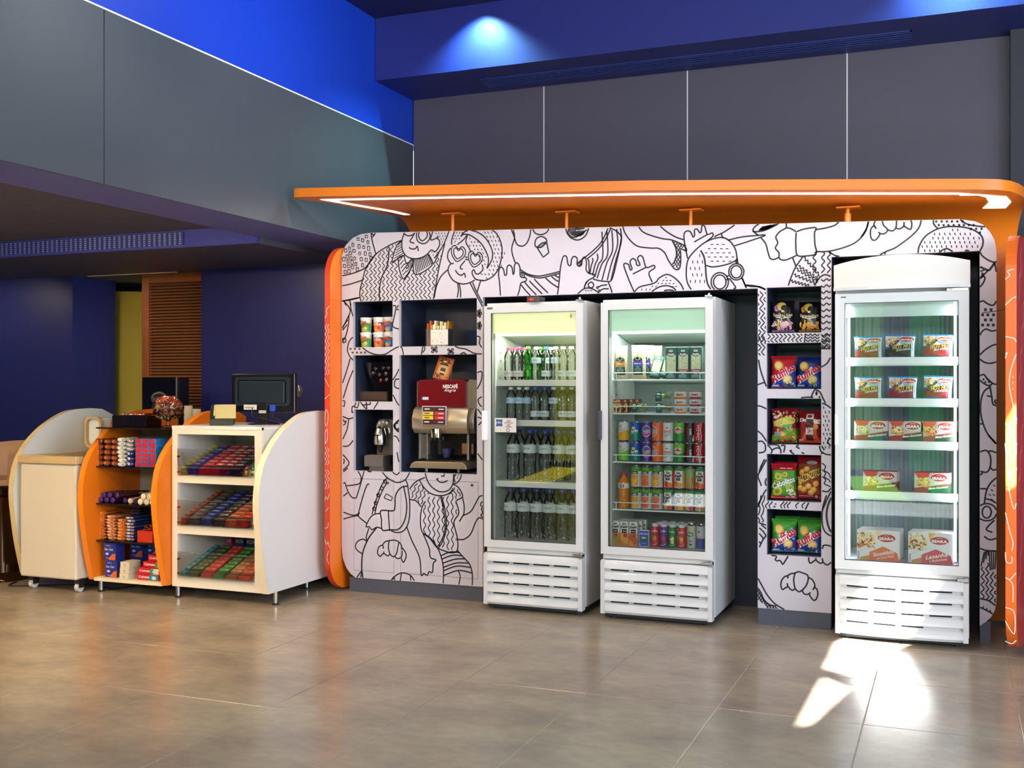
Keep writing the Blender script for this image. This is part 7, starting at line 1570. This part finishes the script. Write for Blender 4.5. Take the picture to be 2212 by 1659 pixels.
MB().lathe([(.012, 0), (.012, .22)], 10).build('stand', M('151517', .3), wk); m = MB().lathe([(0, .175), (.03, .185), (.046, .225), (.03, .265), (0, .275)], 20); m.build('ball', M('3a3c40', .12, coat=.6), wk, smooth=True)

# ---- ice cream chest freezer
YZ = 5.68
fz = thing('chest_freezer', 'white ice cream chest freezer on wheels with glass lid', 'freezer')
x0, x1 = X_(43.4, YZ), X_(164, YZ); zr0 = Z_(100, 1022, YZ); 
MB().box(x0, YZ, .085, x1, 6.42, .86).build('body', M('ded3bf', .35, coat=.2), fz, .012, seg=3)
m = MB(); zr = .86
m.box(x0-.012, YZ-.015, zr, x1+.012, YZ+.03, zr+.055).box(x0-.012, YZ+.03, zr, x0+.03, 6.43, zr+.05).box(x1-.03, YZ+.03, zr, x1+.012, 6.43, zr+.05).box(x0+.03, 6.39, zr, x1-.03, 6.43, zr+.05); m.build('rim', M('cdb184', .4), fz, .008)
for xa_, xb_, zz in ((x0+.03, x0+.26, .885), (x0+.22, x1-.03, .90)):
    g = box('sliding_lid', SHELFGLASS, xa_, YZ+.03, zr+.028 if zz < .89 else zr+.04, xb_, 6.39, zr+.033 if zz < .89 else zr+.045, fz); box('lid_frame', M('c9ad80', .4), xb_-.025, YZ+.03, zr+.03, xb_, 6.39, zr+.048, g)
box('vent_grille', M('9a9a98', .5), x1-.001, YZ+.1, .1, x1+.008, 6.3, .25, fz)
for k in range(8): box('vent_louvre', M('e0dcd0', .5), x1+.008, YZ+.11, .105+.018*k, x1+.013, 6.29, .113+.018*k, fz)
for x in (x0+.07, x1-.02):
    for y in (YZ+.05, 6.33):
        c = thing('caster_tmp', None, None); bpy.data.objects.remove(c)
        w_ = MB().tube([(x-.014, y, .032), (x+.014, y, .032)], .031, 16).build('caster', M('d8d4cc', .35), fz, smooth=True); box('fork', M('6a6862', .4, 1), x-.02, y-.02, .03, x+.02, y+.03, .09, w_)
hx0, hx1 = X_(186, 6.32), X_(222, 6.32); hz0, hz1 = .93, 1.16
box('rear_hood', M('eef6f8', .3), hx0+.01, 6.33, hz0, hx1-.01, 6.42, hz1-.01, fz, .01)
slab(rrect(hx0, hz0, hx1, hz1, .05), [rrect(hx0+.018, hz0+.02, hx1-.018, hz1-.018, .04)], 'y', 6.30, 6.33).build('hood_rim', M('cdb184', .4), fz)
ep = thing('curved_end_screen', 'large white curved end panel at the far end of the chest freezer', 'panel')
round_panel('panel', -6.015, -5.972, M('e4e6de', .4), ep)
v = []
for y, z in loopf: v += [(-6.0148, y-.0006, z), (-5.9722, y-.0006, z)]
MB().add(v, [(2*i, 2*i+1, 2*i+3, 2*i+2) for i in range(len(loopf)-1)]).build('edge_band', M('e0c894', .4), ep)
for y in (5.9, 6.5): MB().lathe([(.014, 0), (.014, .09)], 10, (-5.993, y, 0)).build('foot', LEGM, ep)
# ---- tub chair at the far end
tc = thing('tub_chair', 'tan tub chair on a glossy bronze drum base behind the curved white panel', 'chair', (-6.42, 5.95, 0))
MB().lathe([(.26, 0), (.255, .02), (.20, .06), (.195, .3), (.21, .52), (.235, .6)], 32).build('drum', M('4a2f14', .12, .75, coat=.4), tc, smooth=True)
MB().lathe([(.25, .60), (.27, .62), (.27, .66), (.25, .68)], 32).build('rim', M('3a2816', .15, .8), tc, smooth=True)
m = MB(); n = 20; v = []
for i in range(n+1):
    a_ = math.radians(-30+230*i/n); zt = .92+.06*math.sin(math.pi*i/n)
    for r, z in ((.27, .68), (.30, zt-.02), (.285, zt), (.265, zt-.02), (.24, .68)): v.append((r*math.cos(a_), r*math.sin(a_), z))
m.add(v, [(5*i+j, 5*i+(j+1) % 5, 5*i+5+(j+1) % 5, 5*i+5+j) for i in range(n) for j in range(5)]+[(0, 1, 2, 3, 4), tuple(reversed(range(5*n, 5*n+5)))]).build('backrest', M('b08d72', .5), tc, smooth=True)
MB().lathe([(.24, .68), (.24, .72), (.0, .73)], 24).build('seat_cushion', M('a58468', .6), tc, smooth=True)
cb = thing('power_cable', 'black power cable lying on the floor under the freezer', 'cable')
MB().tube(smooth_line([(-6.13, 5.84, .006), (-6.05, 5.70, .006), (-5.9, 5.78, .006), (-5.55, 5.95, .006), (-5.3, 5.88, .006), (-5.25, 6.1, .006)], n=8), .006, 6).build('cord', M('151414', .5), cb, smooth=True)

# ================================================================== COFFEE NOOK
def nb(i): return NL[i]
YN = YP+.03
# instant noodle cups
def noodle(col, seed):
    o = bpy.data.objects.new('noodle_cup', None); COL.objects.link(o)
    MB().lathe([(.030, 0), (.031, .004), (.0375, .082)], 20).build('cup', M('e6e2dc', .45), o, smooth=True)
    MB().lathe([(.0405, .082), (.0405, .09), (.038, .092), (0, .092)], 20).build('lid', M('eceae6', .35), o, smooth=True)
    a = Art(lambda u, v_, e: ((.0312+v_*.078+e+.0007)*math.sin(u/.034), -(.0312+v_*.078+e+.0007)*math.cos(u/.034), v_), fine=.010, lift=.0004)
    a.rect(-.045, .004, .045, .058, col[0]); a.poly([(-.045, .04), (.0, .064), (.045, .05), (.045, .062), (-.045, .062)], col[1]); a.text('CUP', 0, .062, .034, .013, col[2], bold=.05); a.text('NOODLES', 0, .048, .05, .013, col[2], bold=.05); a.ell(.0, .018, .018, .012, 'e0962c'); a.ell(.012, .026, .010, .009, col[1]); a.build('print', o)
    return o
pal = [('green', ('3f9a3a', 'a8cf6a', 'c8282c')), ('orange and red', ('d8622c', 'b8342a', 'f0e6dc')), ('blue and teal', ('2a62b8', '3fa884', 'd83a3a'))]
z0 = NL[0][2]
for i, px in enumerate((790.5, 818, 841)):
    pr_ = noodle(pal[i][1], i)
    for lv in (0, 1):
        Y = YN+.055+.0*i; pr_.scale = (1.06, 1.06, 1.1); place(pr_, (X_(px, Y)+.004, Y, z0+.0005+lv*.1018), '%s instant noodle cup, %s row of the small niche' % (pal[i][0], ('lower', 'upper')[lv]), 'noodle cup', 'instant noodle cups')
# box of tea sachets in an acrylic holder
z0 = NL[3][2]; Y = YN+.10
sa = thing('sachet_holder', 'clear box of white and yellow sachets in the wide upper niche', 'holder', (X_(950.5, Y), Y, z0+.0005))
m = MB(); w, d, h = .166, .09, .118
m.box(-w/2, -d/2, 0, w/2, -d/2+.003, h).box(-w/2, d/2-.003, 0, w/2, d/2, h).box(-w/2, -d/2, 0, -w/2+.003, d/2, h).box(w/2-.003, -d/2, 0, w/2, d/2, h); m.build('acrylic_box', clear('acrylic', (.95, .97, .97), 1.45, .03, .06, (.9, .9, .9)), sa)
cols = ['e8e2d2', 'e9dfa8', 'd8b23a', 'f0ece2', 'e6d9c4', 'c98a2a']
for k in range(12):
    x = -w/2+.008+(w-.016)*k/12; c = 'b85a24' if k < 2 else (cols[k % 6])
    o_ = MB().box(x, -d/2+.006+.004*(k % 3), .003, x+.011, d/2-.006, .155+.018*math.sin(k*1.9)).build('sachet', M(c, .45), sa); o_.rotation_euler = (0, random.uniform(-.04, .04), 0)
a = Art(flatY(-d/2), lift=.0004); a.rect(-w*.28, .012, w*.48, h*.95, 'e8e2d6'); a.fleck(-w*.26, .016, w*.44, h*.9, ['d8d2c0', 'c8c0a8', 'b8a888', 'e0d890'], 30, .006); a.build('front_card', sa)
# wall mounted capsule rack (black) and wooden drawer below it
z0 = NL[1][2]; Y = YN+.06
cr = thing('drawer_box', 'small dark brown wooden drawer box in the middle niche', 'box', (X_(803, Y)+.014, Y, z0+.0005)); wv = X_(833, Y)-X_(773, Y)
box('carcass', M('35231c', .5, noise=.2, nscale=20), -wv/2, 0, 0, wv/2, .2, .066, cr, .003); box('drawer_front', M('3b2820', .45, noise=.2, nscale=20), -wv/2+.004, -.008, .004, wv/2-.004, 0, .062, cr, .002)
cd = thing('capsule_display', 'tilted glossy black capsule display with round capsules in the middle niche', 'display stand', (X_(815, Y+.03), Y+.03, z0+.067))
MB().prism([(-.10, .20), (.13, .20), (.13, .0), (-.02, .0)], 'y', -.0, .05).build('board', M('0d0b0c', .12, coat=.8), cd, .004)
for k, (dx, dz) in enumerate(((-.01, .155), (.05, .16), (-.03, .125), (.02, .115), (.07, .12), (.03, .075), (.075, .08), (.09, .16))):
    o_ = MB().lathe([(.016, 0), (.013, .012), (.006, .016), (0, .016)], 14).build('capsule', M('55504e' if k != 5 else '8a2038', .12, .8), cd, smooth=True); o_.location = (dx, -.001, dz); o_.rotation_euler = (math.pi/2, 0, 0)
# capsule coffee machine
z0 = NL[2][2]; Y = YN+.07
em = thing('capsule_machine', 'dark grey capsule coffee machine with a chrome brewing head', 'coffee machine', (X_(823, Y), Y, z0+.0005))
GY = M('5d5853', .4)
box('drip_tray', GY, -.10, -.055, .025, .045, .05, .10, em, .004); box('foot', GY, -.065, -.045, 0, .045, .2, .03, em); box('column', GY, -.055, .04, .1, .085, .16, .21, em, .003)
MB().prism(rrect(-.058, .1, .085, .345, .035), 'y', .05, .18).build('housing', GY, em, .004); box('tray_grid', M('b8946a', .3, .6), -.085, -.045, .1, .05, .045, .103, em)
SS = M('b9b4aa', .2, 1)
m = MB(); m.tube([(.01, .05, .285), (.01, .02, .285)], .058, 24); m.build('dial', SS, em, smooth=True)
m = MB().lathe([(.045, .175), (.047, .20), (.040, .25), (.030, .285), (.0, .30)], 24, (.0, -.01, 0)); m.build('brewing_head', M('c4beb2', .18, 1), em, smooth=True)
MB().lathe([(.012, .12), (.018, .15), (.028, .176)], 14, (.0, -.01, 0)).build('spout', M('141314', .3), em, smooth=True); box('head_slot', BLK, -.02, -.056, .235, .02, -.046, .242, em, .002)
for k in range(3): o_ = MB().lathe([(.009, 0), (.009, .004)], 12).build('button', M('d8d4cc', .3), em); o_.location = (-.022+.028*k, .02, .325-.006*abs(k-1)); o_.rotation_euler = (math.pi/2, 0, 0)
o_ = MB().lathe([(.012, 0), (.016, .02), (.012, .03)], 12).build('side_knob', M('c8c4bc', .2, 1), em, smooth=True); o_.location = (.085, .06, .27); o_.rotation_euler = (0, math.pi/2, 0)
# large hot drinks machine
z0 = NL[4][2]; Y = YP+.07
cm = thing('hot_drinks_machine', 'large red and silver hot drinks machine in the tall niche', 'coffee machine', (0, Y, z0+.0005))
def mx(px): return X_(px, Y)
def mz(py): return Z_(960, py, Y)-z0
cm.location.x = mx(955); cx = mx(955)
SIL = M('b5a68c', .3, .7); SIL2 = M('c9c6bd', .22, .9)
def L(px): return mx(px)-cx
# base, legs
MB().prism([(L(886), mz(1013)), (L(1010), mz(1013)), (L(1008), mz(1004)), (L(1000), mz(998)), (L(898), mz(998)), (L(890), mz(1003))], 'y', -.015, .25).build('drip_base', SIL, cm, .004)
for px in (917, 987): MB().lathe([(.012, 0), (.012, max(.012, mz(1012)))], 12, (L(px), .03, 0)).build('foot', M('8a8a8c', .3, 1), cm)
box('tray', M('1a1516', .3), L(905), .0, mz(998), L(1008), .25, mz(992), cm)
MB().prism([(L(897), mz(985)), (L(1011), mz(985)), (L(1011), mz(940)), (L(897), mz(940))], 'y', .12, .26).build('recess', M('191413', .25, coat=.4), cm)
for px in (903, 919, 1008): box('pillar', SIL2, L(px)-.007, .02, mz(994), L(px)+.007, .06, mz(938), cm, .002)
box('side_glass', clear('side_glass', (.8, .8, .78), 1.45, .03, .2, (.4, .35, .3)), L(904), .025, mz(992), L(918), .03, mz(940), cm)
box('bean_picture', M('8a5a34', .4, noise=.5, nscale=120), L(983), .10, mz(982), L(1009), .119, mz(958), cm, .008)
MB().lathe([(.02, 0), (.03, .03), (.033, .06)], 16, (L(955), .07, mz(990))).build('cup_holder', M('2a2a5a', .3), cm, smooth=True)
# silver mid section, bulging forward
pm_ = [(.26, mz(937)), (.0, mz(937)), (-.03, mz(925)), (-.035, mz(905)), (-.01, mz(885)), (.02, mz(880)), (.26, mz(880))]
MB().prism(pm_, 'x', L(894), L(1013)).build('mid_body', SIL, cm, .006, smooth=True)
MB().prism([(y+.03, z+.0) for y, z in pm_], 'x', L(1013), L(1024)).build('mid_side', M('77726c', .3, .7), cm, .004, smooth=True)
m = MB().lathe([(.042, mz(945)), (.042, mz(926)), (.04, mz(924))], 24, (L(945), -.012, 0)); m.build('spout', M('cbbf9e', .12, 1), cm, smooth=True)
m = MB()
for k in range(4): m.lathe([(.006, mz(952)), (.008, mz(944))], 8, (L(932+9*k), -.01, 0))
m.build('nozzles', M('1a1a1a', .4), cm)
# red top
MB().prism([(L(900), mz(880)), (L(1006), mz(880)), (L(1006), mz(826)), (L(1000), mz(820)), (L(906), mz(820)), (L(900), mz(826))], 'y', .012, .26).build('red_hood', M('6d0f18', .2, coat=.7), cm, .004)
MB().prism([(L(1006), mz(880)), (L(1026), mz(884)), (L(1028), mz(822)), (L(1010), mz(820)), (L(1006), mz(826))], 'y', .03, .26).build('hood_side', M('8b867e', .3, .7), cm); box('hood_edge', SIL2, L(897.5), .02, mz(880), L(900), .26, mz(824), cm)
a = Art(flatY(.012), lift=.0005); a.text('NESCAFÉ', L(971), mz(834), L(987)-L(955), mz(829)-mz(839), 'f2ece8', bold=.03); a.text('Alegria', L(970), mz(844), L(983)-L(957), .026, 'f2ece8', shear=.4); a.rect(L(910), mz(864), L(924), mz(858), 'cfd8e4'); a.rect(L(909), mz(864), L(911.5), mz(858), '2a4a9a'); a.build('lettering', cm)
box('menu_panel', M('b9b6c4', .3), L(919), -.052, mz(918), L(971), -.038, mz(877), cm, .002)
a = Art(flatY(-.052), lift=.0005); a.rect(L(921), mz(917), L(969.5), mz(879), '4a1420')
for r, (l_, r_) in enumerate((('3a1018', '3a1422'), ('d8c93a', 'c02a30'), ('d8c93a', 'c8242c'), ('3a1018', '4a1a24'))):
    zt, zl = mz(880+9.2*r), mz(887.6+9.2*r); a.rect(L(922), zl, L(944), zt, l_); a.rect(L(946.5), zl, L(968.5), zt, r_); a.rect(L(925), (zl+zt)/2-.003, L(936), (zl+zt)/2+.004, 'efe6dc' if l_ != 'd8c93a' else '7a2a1c'); a.rect(L(955), (zl+zt)/2-.003, L(966), (zl+zt)/2+.003, 'efdcd8')
a.build('menu_print', cm)
for r in range(4):
    for px in (914, 977): MB().prism([(L(px-6), 0), (L(px+6), .004), (L(px+6), .012), (L(px-6), .008)], 'y', -.047, -.03).build('button', M('e6dfd0', .3, .3), cm); cm.children[-1].location = (0, 0, mz(889+9.3*r))
bo = thing('drink_poster', 'orange and brown coffee poster card leaning on the hot drinks machine', 'poster', (mx(944), Y+.045, z0+mz(820)))
bo.rotation_euler = (math.radians(-12), math.radians(14), 0)
hh = mz(769)-mz(820); ww = L(972)-L(938)
box('card', M('c9551a', .45), -ww/2, 0, 0, ww/2, .003, hh, bo); MB().prism([(0.003, hh), (.07, 0.002), (.066, 0.002), (.003, hh-.012)], 'x', ww/2-.012, ww/2-.009).build('easel', M('d8d4ce', .5), bo)
a = Art(flatY(0), lift=.0005); a.rect(-ww*.38, hh*.05, ww*.38, hh*.9, 'e8953a'); a.ell(0, hh*.42, ww*.3, hh*.24, 'e8c48a'); a.poly([(-ww*.14, hh*.2), (ww*.14, hh*.2), (ww*.17, hh*.5), (-ww*.17, hh*.5)], '6a2a16'); a.ell(0, hh*.5, ww*.17, hh*.03, '8a4a2a'); a.rect(-ww*.15, hh*.3, ww*.15, hh*.37, 'f0e0c8'); a.ell(0, hh*.8, ww*.28, hh*.07, '4a1c10')
for t in range(5): a.ell(ww*.3*math.cos(t*.78), hh*.8+hh*.11*math.sin(t*.78), ww*.07, hh*.04, '4a1c10', rot=t*.78)
a.ell(0, hh*.8, ww*.14, hh*.04, 'f0d8b0'); a.rect(-ww*.26, hh*.64, ww*.26, hh*.72, '4a1c10'); a.fleck(-ww*.36, hh*.08, ww*.36, hh*.22, ['5a2412', '8a4a20', '3a160c'], 18, .009); a.build('print', bo)
